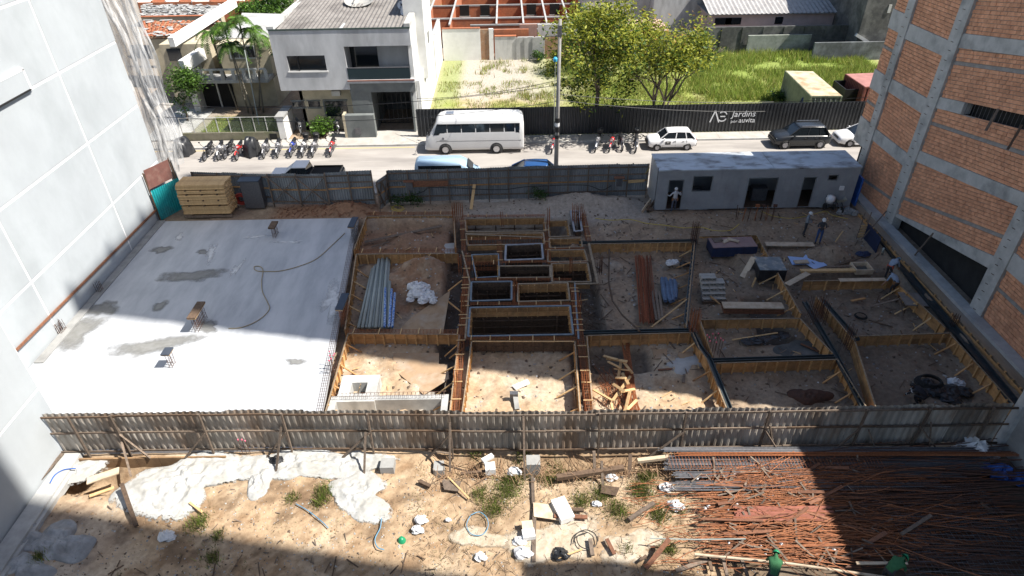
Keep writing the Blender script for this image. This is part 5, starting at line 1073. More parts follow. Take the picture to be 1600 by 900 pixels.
# pickup
pk=thing('pickup_truck','black pickup with a white windscreen cover parked behind the braced gate','pickup',(0,0,0)); PKM=paint('black_vehicle_paint',(.012,.012,.014),.3)
mb=MB(); secs=[]
for x,zt,w_ in ((0,.8,.72),(.12,.95,.84),(1.2,1.05,.86),(2.9,1.05,.86),(5.0,1.05,.86),(5.1,.95,.82)): secs.append([(x-2.5,w_,.35),(x-2.5,w_*1.02,.7),(x-2.5,w_*.97,zt),(x-2.5,0,zt+.02),(x-2.5,-w_*.97,zt),(x-2.5,-w_*1.02,.7),(x-2.5,-w_,.35)])
loft(mb,secs); mb.build('body',PKM,pk,smooth=False)
g=MB(); g.add([(-1.5,-.76,1.05),(-1.5,.76,1.05),(.35,.78,1.05),(.35,-.78,1.05),(-.75,-.6,1.62),(-.75,.6,1.62),(.2,.62,1.62),(.2,-.62,1.62)],[(0,1,5,4),(1,2,6,5),(2,3,7,6),(3,0,4,7),(4,5,6,7)]); g.build('window_glass',GLASS,pk)
MB().box(-.27,0,1.64,1.0,1.26,.05).build('roof',WHITEP,pk)
m=MB(); m.add([(-1.52,-.7,1.08),(-1.52,.7,1.08),(-.78,.58,1.63),(-.78,-.58,1.63)],[(0,1,2,3)]); m.build('windscreen_cover',PLASTW,pk)
m=MB(); m.box(1.45,0,1.0,2.0,1.4,.16); m.build('cargo_bed',DARK,pk); m=MB(); m.box(1.45,.78,1.12,2.1,.08,.1); m.box(1.45,-.78,1.12,2.1,.08,.1); m.box(2.48,0,1.12,.08,1.6,.1); m.build('bed_rail',PKM,pk)
m=MB(); m.box(-1.9,0,1.06,1.0,1.5,.03); m.build('bonnet',WHITEP,pk)
for s in (-1,1):
    for x in (-1.6,1.6): wheel(pk,x,s*.82,.34,.22,s)
place(pk,gp(478,262,1.3).x,43.0)
# van (roof visible behind the fence)
vn_=thing('parked_van','pale blue-silver van parked close behind the street fence','van',(0,0,0)); VP=paint('silver_blue_paint',(.30,.42,.54),.35)
mb=MB(); secs=[]
for x,zt,w_,tb in ((0,1.75,.82,.7),(.06,2.1,.86,.76),(.3,2.28,.88,.78),(3.3,2.28,.88,.78),(3.75,2.0,.87,.74),(4.15,1.45,.85,.7),(4.6,1.1,.82,.7),(4.75,.75,.74,.6)): secs.append([(x-2.4,w_,.3),(x-2.4,w_*1.03,.9),(x-2.4,w_*.98,min(1.35,zt)),(x-2.4,tb,zt-.12),(x-2.4,tb*.8,zt),(x-2.4,0,zt+.04),(x-2.4,-tb*.8,zt),(x-2.4,-tb,zt-.12),(x-2.4,-w_*.98,min(1.35,zt)),(x-2.4,-w_*1.03,.9),(x-2.4,-w_,.3)])
loft(mb,secs); mb.build('body',VP,vn_,smooth=True)
m=MB(); m.add([(1.42,-.68,1.98),(1.42,.68,1.98),(1.82,.66,1.46),(1.82,-.66,1.46)],[(0,1,2,3)]); m.v=[(v[0]+.03,v[1],v[2]+.02) for v in m.v]; m.build('windscreen',GLASS,vn_)
for s in (-1,1):
    m=MB(); m.add([(-2.1,s*.865,1.4),(1.1,s*.865,1.4),(1.0,s*.80,2.05),(-2.1,s*.80,2.05)],[(0,1,2,3)]); m.build('side_window',GLASS,vn_); MB().box(1.5,s*1.02,1.5,.12,.16,.2).build('mirror',BLACK,vn_)
    for x in (-1.5,1.5): wheel(vn_,x,s*.82,.33,.2,s)
place(vn_,gp(697,256,2.0).x,43.1); vn_.scale=(.97,.95,.80)
# minibus
bs=thing('minibus','white minibus with a long row of dark windows parked across the street','minibus',(0,0,0)); mb=MB(); secs=[]; BL=7.7
for x,zt,zs_,w_ in ((0,.95,.9,.86),(.05,1.2,1.1,.98),(.2,1.42,1.3,1.05),(.55,1.95,1.55,1.08),(.95,2.55,1.6,1.09),(1.2,2.78,1.6,1.1),(1.6,2.88,1.6,1.1),(4.5,2.9,1.6,1.1),(7.3,2.88,1.6,1.1),(7.6,2.75,1.6,1.08),(7.7,2.4,1.6,1.03)):
    r_=.28; top=w_-.07; S=[(w_*.97,.34),(w_,.55),(w_,min(zs_,zt-.1)),(top,max(zt-.30,min(zs_,zt-.1)+.01)),(top-.12,zt-.08),(top-.34,zt-.01),(0,zt+.03)]
    secs.append([(x-BL/2,a,b) for a,b in S]+[(x-BL/2,-a,b) for a,b in S[:-1][::-1]])
loft(mb,secs); mb.build('body',pm('silver_white_bus_paint',(.60,.60,.60),(.56,.56,.56),1,.35),bs,smooth=True)
def sidep(x0,x1,z0,z1,s,name,mat,y=1.085,slant=0):
    m=MB(); yt=y-(z1-1.55)*.045 if z1>1.55 else y
    m.add([(x0-BL/2-slant,s*(y+.012),z0),(x1-BL/2,s*(y+.012),z0),(x1-BL/2,s*(yt+.012),z1),(x0-BL/2,s*(yt+.012),z1),(x0-BL/2-slant,s*(y-.04),z0),(x1-BL/2,s*(y-.04),z0),(x1-BL/2,s*(yt-.04),z1),(x0-BL/2,s*(yt-.04),z1)],[(0,1,2,3),(0,4,5,1),(1,5,6,2),(2,6,7,3),(3,7,4,0)]); return m.build(name,mat,bs)
for s in (-1,1):
    sidep(1.02,7.38,1.56,2.44,s,'window_band',TRIM,1.078)
    for i,(a,b) in enumerate(((1.0,1.75),(1.82,2.85),(2.92,3.95),(4.02,5.05),(5.12,6.15),(6.22,6.98))): sidep(a,b,1.58,2.42,s,'window',GLASS,slant=.30 if i==0 else 0)
    sidep(7.05,7.35,1.62,2.42,s,'window',GLASS)
    sidep(.9,7.5,1.07,1.09,s,'trim_line',TRIM,1.095)
    for x,w_ in ((1.55,.5),(5.55,.5)):
        MB().lathe((x-BL/2,s*1.06,.40),[(0,s*.05),(.50,s*.05),(.52,0),(.5,-s*.08)],22,'y').build('wheel_arch',TRIM,bs); wheel(bs,x-BL/2,s*1.07,.40,.24,s,CHROME)
    MB().box(-BL/2+.12,s*.78,.85,.14,.34,.2).build('headlight',LAMPW,bs); MB().box(BL/2-.02,s*.9,1.25,.06,.14,.5).build('tail_light',LAMPR,bs)
    m=MB(); m.bar((-BL/2+.7,s*1.08,2.2),(-BL/2+.45,s*1.32,2.1),.04,.04); m.box(-BL/2+.42,s*1.34,1.9,.1,.1,.42); m.build('mirror',BLACK,bs)
m=MB(); m.add([(-BL/2+.17,-.93,1.42),(-BL/2+.17,.93,1.42),(-BL/2+.93,.88,2.56),(-BL/2+.93,-.88,2.56)],[(0,1,2,3)]); m.v=[(v[0]-.02,v[1],v[2]+.03) for v in m.v]; m.build('windscreen',GLASS,bs)
for x,w_ in ((2.0,.6),(6.3,.5)): MB().box(x-BL/2,0,2.95,w_,.55,.07).build('roof_hatch',CHROME if x<3 else WHITEP,bs)
MB().box(-BL/2+.0,0,.5,.12,1.8,.3).build('bumper',WHITEP,bs)
m=MB(); m.lathe((1.42-BL/2,-1.112,1.30),[(0,0),(.05,.0),(.09,0)],8,'y'); m.bar((1.15-BL/2,-1.114,1.16),(1.7-BL/2,-1.114,1.16),.03,.01,up=(0,1,0)); m.build('small_emblem',STEEL,bs)
a=gp(668,241);b_=gp(817,241); place(bs,(a.x+b_.x)/2,49.25-.12)
# motorcycles
def moto(name,label,col,box=False,fair=False,group=None,light=CHROME):
    t=thing(name,label,'motorcycle',(0,0,0),group)
    for y in (-.66,.64):
        wt_=thing('wheel',None,None); wt_.parent=t; WL[wt_.name]=(0,0,0)
        m=MB()
        pts=[(0,y+.27*math.cos(a),.30+.27*math.sin(a)) for a in [k*math.pi/9 for k in range(19)]]; m.tube(pts,.045,6,False); m.build('tyre',TYRE,wt_)
        m=MB(); m.lathe((0,y,.3),[(.0,-.05),(.05,-.05),(.05,.05),(0,.05)],8,'x'); m.tube([(0,y+.22*math.cos(a),.30+.22*math.sin(a)) for a in [k*math.pi/7 for k in range(15)]],.014,4,False)
        for k in range(6): m.bar((0,y,.3),(0,y+.22*math.cos(k*1.047),.3+.22*math.sin(k*1.047)),.012,.012)
        m.build('rim',ALLOY,wt_)
    m=MB(); m.tube([(0,-.40,.80),(0,-.1,.62),(0,.3,.62),(0,.64,.3)],.03,5); m.tube([(0,-.40,.80),(0,-.2,.35),(0,.15,.28),(0,.3,.6)],.025,5); m.tube([(.08,.62,.3),(.08,.45,.68)],.02,5); m.tube([(-.08,.62,.3),(-.08,.45,.68)],.02,5); m.build('frame',BLACK,t)
    m=MB(); m.box(0,-.02,.42,.24,.34,.3); m.lathe((0,-.14,.5),[(0,-.14),(.09,-.14),(.1,0),(.09,.14),(0,.14)],8,'y'); m.build('engine',STEEL,t)
    m=MB()
    for s in (-1,1): m.tube([(s*.07,-.66,.3),(s*.07,-.42,.92)],.022,5)
    m.build('front_fork',CHROME,t)
    m=MB(); m.tube([(-.36,-.24,1.03),(-.28,-.34,1.02),(-.1,-.42,.95),(.1,-.42,.95),(.28,-.34,1.02),(.36,-.24,1.03)],.016,5); m.build('handlebar',BLACK,t)
    for s in (-1,1): m=MB(); m.tube([(s*.24,-.36,1.0),(s*.30,-.40,1.17)],.008,4); m.box(s*.33,-.40,1.2,.12,.03,.08); m.build('mirror',BLACK,t)
    m=MB(); m.lathe((0,-.52,.86),[(0,-.08),(.09,-.07),(.10,.03),(.04,.09)],10,'y'); m.build('headlight',light,t)
    m=MB(); secs=[]
    for y,w_,z0,z1 in ((-.36,.08,.68,.80),(-.25,.14,.64,.90),(-.05,.15,.62,.90),(.12,.09,.62,.80)): secs.append([(w_*math.cos(a),y,(z0+z1)/2+(z1-z0)/2*math.sin(a)) for a in [k*math.pi/4 for k in range(8)]])
    loft(m,secs); m.build('tank',col,t,smooth=True)
    m=MB(); secs=[]
    for y,w_,z in ((.08,.10,.76),(.2,.14,.79),(.5,.13,.84),(.72,.08,.90)): secs.append([(w_,y,z-.05),(w_,y,z),(w_*.6,y,z+.04),(-w_*.6,y,z+.04),(-w_,y,z),(-w_,y,z-.05)])
    loft(m,secs); m.build('seat',BLACK,t,smooth=True)
    m=MB(); secs=[]
    for y,w_,z0,z1 in ((.1,.10,.5,.72),(.4,.12,.6,.80),(.74,.05,.76,.88)): secs.append([(w_,y,z0),(w_,y,z1),(-w_,y,z1),(-w_,y,z0)])
    loft(m,secs); m.build('side_cover',col,t)
    m=MB(); m.tube([(0,-.66+.34*math.cos(a),.30+.34*math.sin(a)) for a in (.2,.8,1.4,2.0,2.5)],.05,5); m.build('mudguard',col,t)
    m=MB(); m.tube([(.12,-.1,.35),(.14,.2,.28),(.16,.66,.34)],.035,6); m.build('exhaust',CHROME,t)
    if box: m=MB(); m.box(0,.78,1.02,.36,.34,.26); m.lathe((0,.78,1.15),[(.25,0),(.2,.06),(.0,.09)],8); m.build('top_box',BLACK,t)
    if fair: m=MB(); m.add([(-.16,-.46,.72),(.16,-.46,.72),(.1,-.62,.95),(-.1,-.62,.95),(-.14,-.3,.62),(.14,-.3,.62)],[(0,1,2,3),(0,3,4),(1,5,2)]); m.build('fairing',col,t)
    return t
pr=lambda n,c:paint(n,c,.3); RED=pr('red_moto_paint',(.55,.03,.03)); BLK_=pr('black_moto_paint',(.015,.015,.017)); WHT_=pr('white_moto_paint',(.65,.65,.66)); BLU_=pr('blue_moto_paint',(.03,.06,.35)); SIL_=pr('silver_moto_paint',(.35,.35,.37))
def pm_(wx,wy,rx,ry,col,lab,box=False,fair=False,lean=.12):
    a=gp(wx,wy,0.05); b=gp(rx,ry,.3); d=(a-b); d.z=0; ang=math.atan2(d.y,d.x)+math.pi/2
    o=moto('motorcycle',lab,col,box,fair,'motorcycles parked along the kerb'); d.normalize(); c=a-d*.66; o.location=(c.x,c.y,.01); o.rotation_euler=(0,lean*R.choice((.6,1)),ang); o.scale=(1.15,1.12,1.12); return o
pm_(321,250,341,225,BLK_,'black motorcycle at the left end of the kerb row beside the net covered pole',fair=True)
pm_(342,249,352,227,WHT_,'white and red motorcycle, second in the kerb row from the left',fair=True)
pm_(353,247,372,224,BLK_,'black motorcycle with a black tail, third in the kerb row from the left')
pm_(371,249,386,224,RED,'red motorcycle right beside the black covered motorcycle, on its left',fair=True)
pm_(413,246,424,222,SIL_,'grey motorcycle just right of the black covered motorcycle')
pm_(434,245,440,223,SIL_,'slim grey motorcycle in the kerb row, left of the blue one')
pm_(455,244,466,220,BLU_,'blue motorcycle in the kerb row left of the two with top boxes')
pm_(473,244,482,219,WHT_,'white motorcycle with a black top box, left one of that pair',True)
pm_(489,244,499,218,SIL_,'silver motorcycle with a round black top box, right one of that pair',True,fair=True)
pm_(517,243,526,217,RED,'red motorcycle parked alone near the driveway of the white house',fair=True)
pm_(470,210,462,196,BLK_,'black motorcycle standing against the white house front by the low wall')
pm_(528,208,522,197,WHT_,'motorcycle with a silver front between the bush and the grey gate pillar')
pm_(862,238,867,220,RED,'red motorcycle in tree shade left of the grey street pole')
pm_(930,236,937,212,SIL_,'silver motorcycle with a tall black top box under the tree shade',True)
pm_(952,236,960,215,RED,'red motorcycle in the tree shade between silver and black ones',fair=True)
pm_(971,235,965,214,BLK_,'black motorcycle next to the red one in the tree shade')
pm_(992,237,990,215,BLK_,'black motorcycle nearest to the small white hatchback',True)
for px,lab in ((960,'dark motorcycle behind the street fence, left one of two near the office'),(985,'dark motorcycle behind the street fence, right one of two near the office')):
    o=moto('motorcycle',lab,BLK_,group='motorcycles behind the street fence'); c=gp(px,256,1.1); o.location=(c.x,42.6,.01); o.rotation_euler=(0,.1,2.0)
def cover(name,label,px,py,rx,ry,h,seed,loc=None):
    c=loc or gp(px,py,0); mb=MB(); n1,n2=26,9; rr=random.Random(seed); ph=[rr.random()*6 for _ in range(4)]; vs=[]
    for j in range(n2+1):
        t=j/n2
        for k in range(n1):
            a=2*math.pi*k/n1; r=(t**.55)*(1+.10*math.sin(7*a+ph[0])*t+.07*math.sin(12*a+ph[1])*t); vs.append((c.x+rx*r*math.cos(a),c.y+ry*r*math.sin(a),h*(1-t**2.6)*(1+.10*math.cos(a*2+ph[2]))+.02))
    mb.add(vs,[(j*n1+k,j*n1+(k+1)%n1,(j+1)*n1+(k+1)%n1,(j+1)*n1+k) for j in range(n2) for k in range(n1)]); return tag(mb.build(name,TARPD,smooth=True),label,'covered motorcycle')
cover('covered_motorcycle','motorcycle under a black cover at the netting, left of the kerb row',352,240,.75,.95,1.25,1,gp(289,240))
cover('covered_motorcycle','motorcycle under a black cover between the red and grey ones in the kerb row',396,240,.62,.95,1.3,2)
# ================================================================ street furniture
POLEC=pm('grey_concrete_pole',(.30,.29,.27),(.23,.22,.21),3,.9,.002)
up_=thing('utility_pole','grey concrete pole with dark posters on the near pavement, rising past the trees','pole',(gp(873,262,2.2).x,42.9,0))
x0=up_.location.x; zt=gy(877,30,42.9).z; m=MB(); m.tube([(x0,42.9,0),(x0+.02,42.9,zt)],[.17,.10],10); m.build('shaft',POLEC,up_,smooth=True)
m=MB(); m.box(x0,42.9,zt-.7,.25,.3,.7); m.bar((x0,42.9,zt-1.0),(x0-.9,43.6,zt-1.2),.05,.05); m.build('bracket',STEEL,up_)
for z,h,mt in ((gy(876,188,42.8).z,.3,BLACK),(gy(876,195,42.8).z,.24,PLASTW),(gy(876,203,42.8).z,.34,BLACK),(gy(876,214,42.8).z,.24,BLACK)):
    MB().lathe((x0,42.9,z),[(.172,-h/2),(.172,h/2)],10).build('poster',mt,up_)
m=MB(); m.lathe((x0-.25,42.7,gy(871,92,42.8).z),[(0,-.15),(.13,-.12),(.15,.05),(.08,.14),(0,.15)],10); m.build('blue_vessel',pm('sky_blue_plastic',(.05,.40,.62),(.04,.33,.55),4,.4),up_); m=MB(); m.tube([(x0-.24,42.7,gy(871,92,42.8).z-.15),(x0-.22,42.8,4)],.02,5); m.build('blue_conduit',PVC,up_)
lp=thing('utility_pole','pole with bundled cables wrapped in netting beside the timber stack','pole',(gp(290,288,.0).x,41.6,0)); xl=gp(290,300,0).x
m=MB(); m.tube([(xl,41.6,0),(xl-.25,41.9,9.5)],[.17,.11],10); m.build('shaft',POLEC,lp,smooth=True)
m=MB(); m.tube([(xl+.18,41.5,0),(xl+.1,41.5,2),(xl-.1,41.6,6)],.05,6); m.tube([(xl-.18,41.5,.5),(xl-.2,41.5,3)],.04,5); m.build('cables',BLACK,lp)
gpz=thing('garden_pole','thin pale leaning pole standing among the palm trees','pole',tuple(gp(400,190))); m=MB(); m.tube([gp(405,196,0),gy(382,78,gp(405,196).y+1.5)],.05,6); m.build('shaft',PVC,gpz)
def wire(a,b,sag,label,r=.018):
    pts=[]; 
    for k in range(13): t=k/12; p=lerp(V(*a),V(*b),t); p.z-=sag*4*t*(1-t); pts.append(p)
    return tag((lambda m:(m.tube(pts,r,4),m.build('overhead_cable',BLACK))[1])(MB()),label,'cable')
wire((x0,42.9,7.0),(xl,41.7,6.6),.7,'upper black cable running from the street pole to the left pole')
wire((x0,42.9,5.9),(xl,41.7,5.8),.8,'lower black cable sagging in front of the white house to the left pole')
wire((x0,42.9,6.4),(34,43.5,6.6),1.0,'upper black cable running from the street pole past the hoarding sign')
wire((x0,42.9,6.0),(34,43.5,6.1),1.2,'lower black cable running from the street pole past the hoarding sign')
wire((-7.4,51.8,3.2),(x0,43,7.3),.3,'thin black cable from the hoarding corner up to the street pole')
# ================================================================ site office
OFC=pm('grey_steel_cabin',(.33,.345,.36),(.28,.29,.305),1.2,.6,.0,c3=(.18,.18,.185),s3=.5,amt3=.4,spec=.3)
OFR=pm('dusty_cabin_roof',(.52,.57,.62),(.42,.47,.52),1.2,.6,c3=(.11,.095,.09),s3=.75,amt3=.9,stretch=(.8,1.5,1))
of=thing('site_office','long grey cabin with dark door openings on the bank beside the street','cabin',(16,40,0))
q1=gp(1024,330,0); q2=gp(1325,322,0); ox0,ox1,oy0=q1.x-.02,q2.x,38.35; oy1=gp(1022,242,2.85).y; oh=2.85
ops=[gy(1045,278,oy0),gy(1060,330,oy0),gy(1084,275,oy0),gy(1113,298,oy0),gy(1166,277,oy0),gy(1212,326,oy0),gy(1257,275,oy0),gy(1270,322,oy0),gy(1295,273,oy0),gy(1310,281,oy0)]
holes=[(ops[0].x+.05,ops[0].x+1.0,.08,2.2),(ops[2].x,ops[2].x+1.25,ops[3].z,ops[2].z),(ops[4].x+.2,ops[4].x+2.1,.08,2.25),(ops[6].x,ops[6].x+.8,.08,2.25),(ops[8].x,ops[8].x+.62,ops[9].z,ops[8].z)]
xp=ox0
for i,h in enumerate(holes):
    MB().box((xp+h[0])/2,oy0,oh/2+.02,h[0]-xp,.08,oh-.04).build('front_panel',OFC,of)
    if h[3]<oh: MB().box((h[0]+h[1])/2,oy0,(h[3]+oh)/2,h[1]-h[0]-.004,.078,oh-h[3]).build('front_panel',OFC,of)
    if h[2]>.1: MB().box((h[0]+h[1])/2,oy0,h[2]/2,h[1]-h[0]-.004,.078,h[2]).build('front_panel',OFC,of)
    xp=h[1]
    fr=MB(); 
    for a,b in (((h[0],h[2]),(h[0],h[3])),((h[1],h[2]),(h[1],h[3])),((h[0],h[3]),(h[1],h[3])),((h[0],h[2]),(h[1],h[2]))): fr.bar((a[0],oy0-.045,a[1]),(b[0],oy0-.045,b[1]),.05,.03,up=(0,1,0))
    fr.build('door_frame' if h[2]<.1 else 'window_frame',ZINCG,of)
MB().box((xp+ox1)/2,oy0,oh/2+.02,ox1-xp,.08,oh-.04).build('front_panel',OFC,of)
MB().box(ox0,(oy0+oy1)/2,oh/2,.08,oy1-oy0-.09,oh-.04).build('end_wall',OFC,of); MB().box(ox1,(oy0+oy1)/2,oh/2,.08,oy1-oy0-.09,oh-.04).build('end_wall',OFC,of); MB().box((ox0+ox1)/2,oy1,oh/2,ox1-ox0,.08,oh-.04).build('back_wall',OFC,of)
for i in range(2):
    xa=lerp(ox0-.05,gp(1208,262,oh).x,i) if i else ox0-.08; xb=gp(1208,262,oh).x if i==0 else ox1+.05
    MB().box((xa+xb)/2+.01,(oy0+oy1)/2,oh+.03,xb-xa-.03,oy1-oy0+.16,.08).build('roof',OFR,of)
k=ox0+.25
rbm=MB()
while k<ox1-.1:
    if not any(h[0]-.05<k<h[1]+.05 for h in holes): rbm.box(k,oy0-.045,oh/2,.02,.02,oh-.1)
    k+=.42
rbm.build('panel_ribs',OFC,of)['kind']='stuff'
MB().box((ox0+ox1)/2,(oy0+oy1)/2,.05,ox1-ox0-.1,oy1-oy0-.1,.06).build('floor',WOODD,of)
MB().box(ops[4].x+1.5,oy0+1.2,.55,1.0,.6,.9).build('desk',STEEL,of); MB().box(ops[2].x+.6,oy0+1.3,.5,.9,.5,.9).build('desk',STEEL,of)
m=MB(); m.bar((ox0-.06,oy0+.1,.1),(ox0-.06,oy0+.1,3.0),.05,.05); m.build('pipe',STEEL,of)
tag(MB().box(gy(1313,296,oy0).x,oy0-.12,1.45,.28,.1,.28).build('wall_lamp',WHITEP),'small white box fixed on the front of the site office at its right end','box')
# ================================================================ lot: containers, walls, far buildings
GRN=pm('pale_green_container',(.27,.30,.20),(.21,.24,.16),2,.7,c3=(.13,.13,.09),s3=.6,amt3=.6); RSTF=pm('rust_stained_container_roof',(.50,.45,.34),(.42,.33,.21),1.2,.8,c3=(.30,.16,.08),s3=.8,amt3=.8)
def container(name,label,pts,h,body,roof,doors=True,cat='container'):
    P_=[gp(p[0],p[1],h) for p in pts]; c=sum(P_,V(0,0,0))/4; t=thing(name,label,cat,(c.x,c.y,0))
    for i in range(4):
        a,b=P_[i],P_[(i+1)%4]; m=MB(); corr(m,(a.x,a.y),(b.x,b.y),.15,h-.08,.28,.03); m.build('wall',body,t)
        MB().bar((a.x,a.y,h-.05),(b.x,b.y,h-.05),.1,.12).build('top_rail',body,t); MB().bar((a.x,a.y,.1),(b.x,b.y,.1),.1,.16).build('bottom_rail',body,t); MB().bar((a.x,a.y,0.0),(a.x,a.y,h),.14,.14).build('corner_post',body,t)
    MB().prism([(p.x,p.y) for p in P_],h-.02,h+.03).build('roof',roof,t)
    return t,P_
gc,PP=container('shipping_container','pale green container with a rust-stained roof standing behind the hoarding',[(1228,111),(1270,112),(1315,150),(1268,150)],2.55,GRN,RSTF)
a,b=PP[3],PP[2]
for k in range(5): q=lerp(a,b,.15+.17*k); MB().bar((q.x,q.y-.06,.3),(q.x,q.y-.06,2.3),.05,.05).build('door_bar',pm('pale_steel',(.4,.42,.38),(.33,.35,.31),3,.6),gc)
m=MB(); a=PP[3]; b=PP[0]; d=(b-a).normalized(); q=a+d*.9; m.bar((q.x-.06,q.y,.7),(q.x-.06+d.x*.6,q.y+d.y*.6,1.9),.12,.02); m.bar((q.x-.06+d.x*.6,q.y+d.y*.6,1.9),(q.x-.06+d.x*1.2,q.y+d.y*1.2,.7),.12,.02); m.build('triangle_mark',pm('faded_blue_paint',(.06,.10,.22),(.05,.08,.18),3,.6),gc)
MARO=pm('maroon_container',(.20,.06,.045),(.15,.045,.035),2,.7,c3=(.28,.13,.10),s3=.8)
container('shipping_container','dark red container with a pinkish roof beside the green one',[(1322,116),(1372,114),(1392,133),(1352,136)],2.6,MARO,pm('pinkish_faded_roof',(.36,.17,.15),(.29,.13,.12),1.5,.8,c3=(.2,.1,.08)))
m=MB(); a=gp(1326,135,2.2); m.box(a.x+1.6,a.y-.6,1.1,4.2,.08,2.1); m.box(a.x-.45,a.y+.6,1.1,.08,2.4,2.1); m.box(a.x+1.6,a.y+1.8,1.1,4.2,.08,2.1); m.box(a.x+1.6,a.y+.6,.1,4.1,2.3,.1); tag(m.build('open_skip',BLACK),'open black metal skip in front of the dark red container','skip')
def wallx(label,name,px0,px1,pyb,pyt,mat,Y,th=.25,cap=None,cat='wall',piers=0):
    a=gy(px0,pyb,Y);b=gy(px1,pyb,Y); z=gy((px0+px1)/2,pyt,Y).z; t=thing(name,label,cat,((a.x+b.x)/2,Y,0))
    MB().box((a.x+b.x)/2,Y+th/2,z/2-.3,b.x-a.x,th,z+.6).build('wall',mat,t)
    if cap: MB().box((a.x+b.x)/2,Y+th/2,z+.04,b.x-a.x,th+.1,.09).build('coping',cap,t)
    for k in range(piers): MB().box(lerp(a.x,b.x,k/(piers-1)),Y-.03,z/2-.3,.3,.12,z+.5).build('pier',mat,t)
    return t
BRICKO=pm('old_orange_brick',(.42,.155,.075),(.33,.115,.055),4,.9,.004,10,c3=(.22,.10,.06),s3=.7,amt3=.7); BRK2=pm('dirty_brick_rubble',(.33,.19,.11),(.24,.14,.085),5,.9,.01,6,c3=(.40,.35,.28),s3=1.2)
YB=73.4
wallx('white plastered boundary wall at the back of the lot, beside the white house','boundary_wall',694,752,97,45,WHITE,YB,cap=ORANGE)
wallx('ragged bare brick strip between the two plastered parts of the back wall','boundary_wall',752.3,765,97,46,BRK2,YB+.1)
wallx('narrow white plastered strip of the back wall right of the bare brick','boundary_wall',765.3,772,97,45,WHITE,YB)
wallx('grey rendered panel in the back wall with a red brick edge','boundary_wall',774,807,97,57,OLDW,YB,cap=ORANGE)
wallx('low orange brick wall top rising behind the grey panels of the lot','brick_wall',772,826,60,46,BRICKO,YB+.7)
wallx('pair of grey sheet doors leaning in the back wall of the lot','sheet_doors',809,834,96,58,CONCL,YB,piers=3,cat='doors')
wallx('grey sheet door beside the bare brick of the back wall','sheet_doors',836,850,94,58,CONCL,YB,cat='door')
wallx('dirty bare brick part of the back wall beside the tree','boundary_wall',851,905,92,57,BRK2,YB+.1)
wallx('broken pale concrete wall with a notch above the back wall','ruin_wall',840,872,60,38,OLDW,YB+2.2)
wallx('pinkish rendered wall fragment above the grey sheet doors','ruin_wall',812,839,60,38,pm('pinkish_render',(.42,.26,.21),(.34,.2,.16),2,.9),YB+2)
wallx('pale wall with a small opening left of the tree crown','ruin_wall',874,902,60,42,OLDW,YB+2.4)
wallx('long dark stained block wall closing the back of the lot','boundary_wall',1092,1345,84,41,CONCD,74.6,piers=9,cap=None)
wallx('whitewashed lower wall at the back right of the lot','boundary_wall',1165,1262,83,55,pm('mossy_whitewash',(.33,.35,.31),(.22,.24,.21),1.5,.9,c3=(.09,.10,.08),s3=.5,amt3=.9),74.2)
wallx('low dark wall with a white stained end by the dark building','boundary_wall',1265,1400,104,66,pm('stained_dark_wall',(.07,.075,.075),(.13,.14,.15),1.2,.9,c3=(.3,.32,.34),s3=.5,amt3=.6),71)
wallx('dark grey wall behind the tree crowns','boundary_wall',905,1092,84,50,CONCD,75.2)
db=thing('dark_building','tall dark stained building at the far right corner of the lot','building',(40,75,0)); a=gy(1338,60,72); MB().box(a.x+5.2,77,5,10.2,10,12).build('wall',CONCD,db); MB().box(a.x+2.6,71.97,gy(1372,14,72).z,.3,.1,.8).build('window',OLDW,db)
m=MB(); m.bar((a.x-.2,71.9,2.4),(a.x+1.3,71.9,1.6),.3,.3); m.build('stair_ledge',OLDW,db)
# grey roofed house
gh=thing('house','pink-walled house with a corrugated grey roof behind the dark lot wall','house',(33,80,0)); Yh=78.5
a=gy(1112,37,Yh);b=gy(1325,36,Yh); ze=gy(1215,21,Yh).z; MB().box((a.x+b.x)/2,Yh+3,ze/2-.5,b.x-a.x,6,ze+1).build('wall',pm('pale_pink_wall',(.55,.43,.40),(.48,.37,.34),1.5,.9,c3=(.36,.3,.28),s3=.8),gh)
for px,w_ in ((1130,1.9),(1217,.9),(1146,1.8)): q=gy(px,31,Yh); MB().box(q.x,Yh-.02,ze-.75,w_,.08,.75).build('window',GLASS,gh)
def croof(parent,x0,x1,y0,y1,z0,z1,mat,pitch=.5,amp=.05,name='roof'):
    n=int((x1-x0)/pitch*4); m=MB(); vs=[]
    for k in range(n+1):
        x=lerp(x0,x1,k/n); o=amp*math.cos(k*math.pi/2); vs+= [(x,y0,z0+o),(x,y1,z1+o)]
    m.add(vs,[(2*k,2*k+2,2*k+3,2*k+1) for k in range(n)]); m.box((x0+x1)/2,(y0+y1)/2,min(z0,z1)-.1,x1-x0-.1,y1-y0-.1,.05); return m.build(name,mat,parent)
croof(gh,a.x-.6,b.x+.7,Yh-.5,Yh+9,ze+.12,ze+2.4,pm('light_fibre_cement_roof',(.38,.37,.36),(.28,.27,.265),2,.9,c3=(.2,.19,.19),s3=.5))
for (px0,px1,py0,py1,Y,lab,mt) in ((1335,1420,3,-30,88,'low grey shed beyond the pink-walled house','x'),(910,1020,22,-10,86,'pale grey rendered block with a step behind the tree','x'),(1020,1105,20,-30,84,'tall pale wall with a dark rooftop hatch beside the grey roof','x')):
    a=gy(px0,py0,Y);b=gy(px1,py0,Y); t=thing('building',lab,'building',((a.x+b.x)/2,Y+3,0)); z=gy(px0,py1,Y).z; MB().box((a.x+b.x)/2,Y+3,z/2,b.x-a.x,6,z).build('wall',OLDW,t); MB().box((a.x+b.x)/2,Y+3,z+.1,b.x-a.x+.3,6.3,.2).build('roof',FIBRO,t)
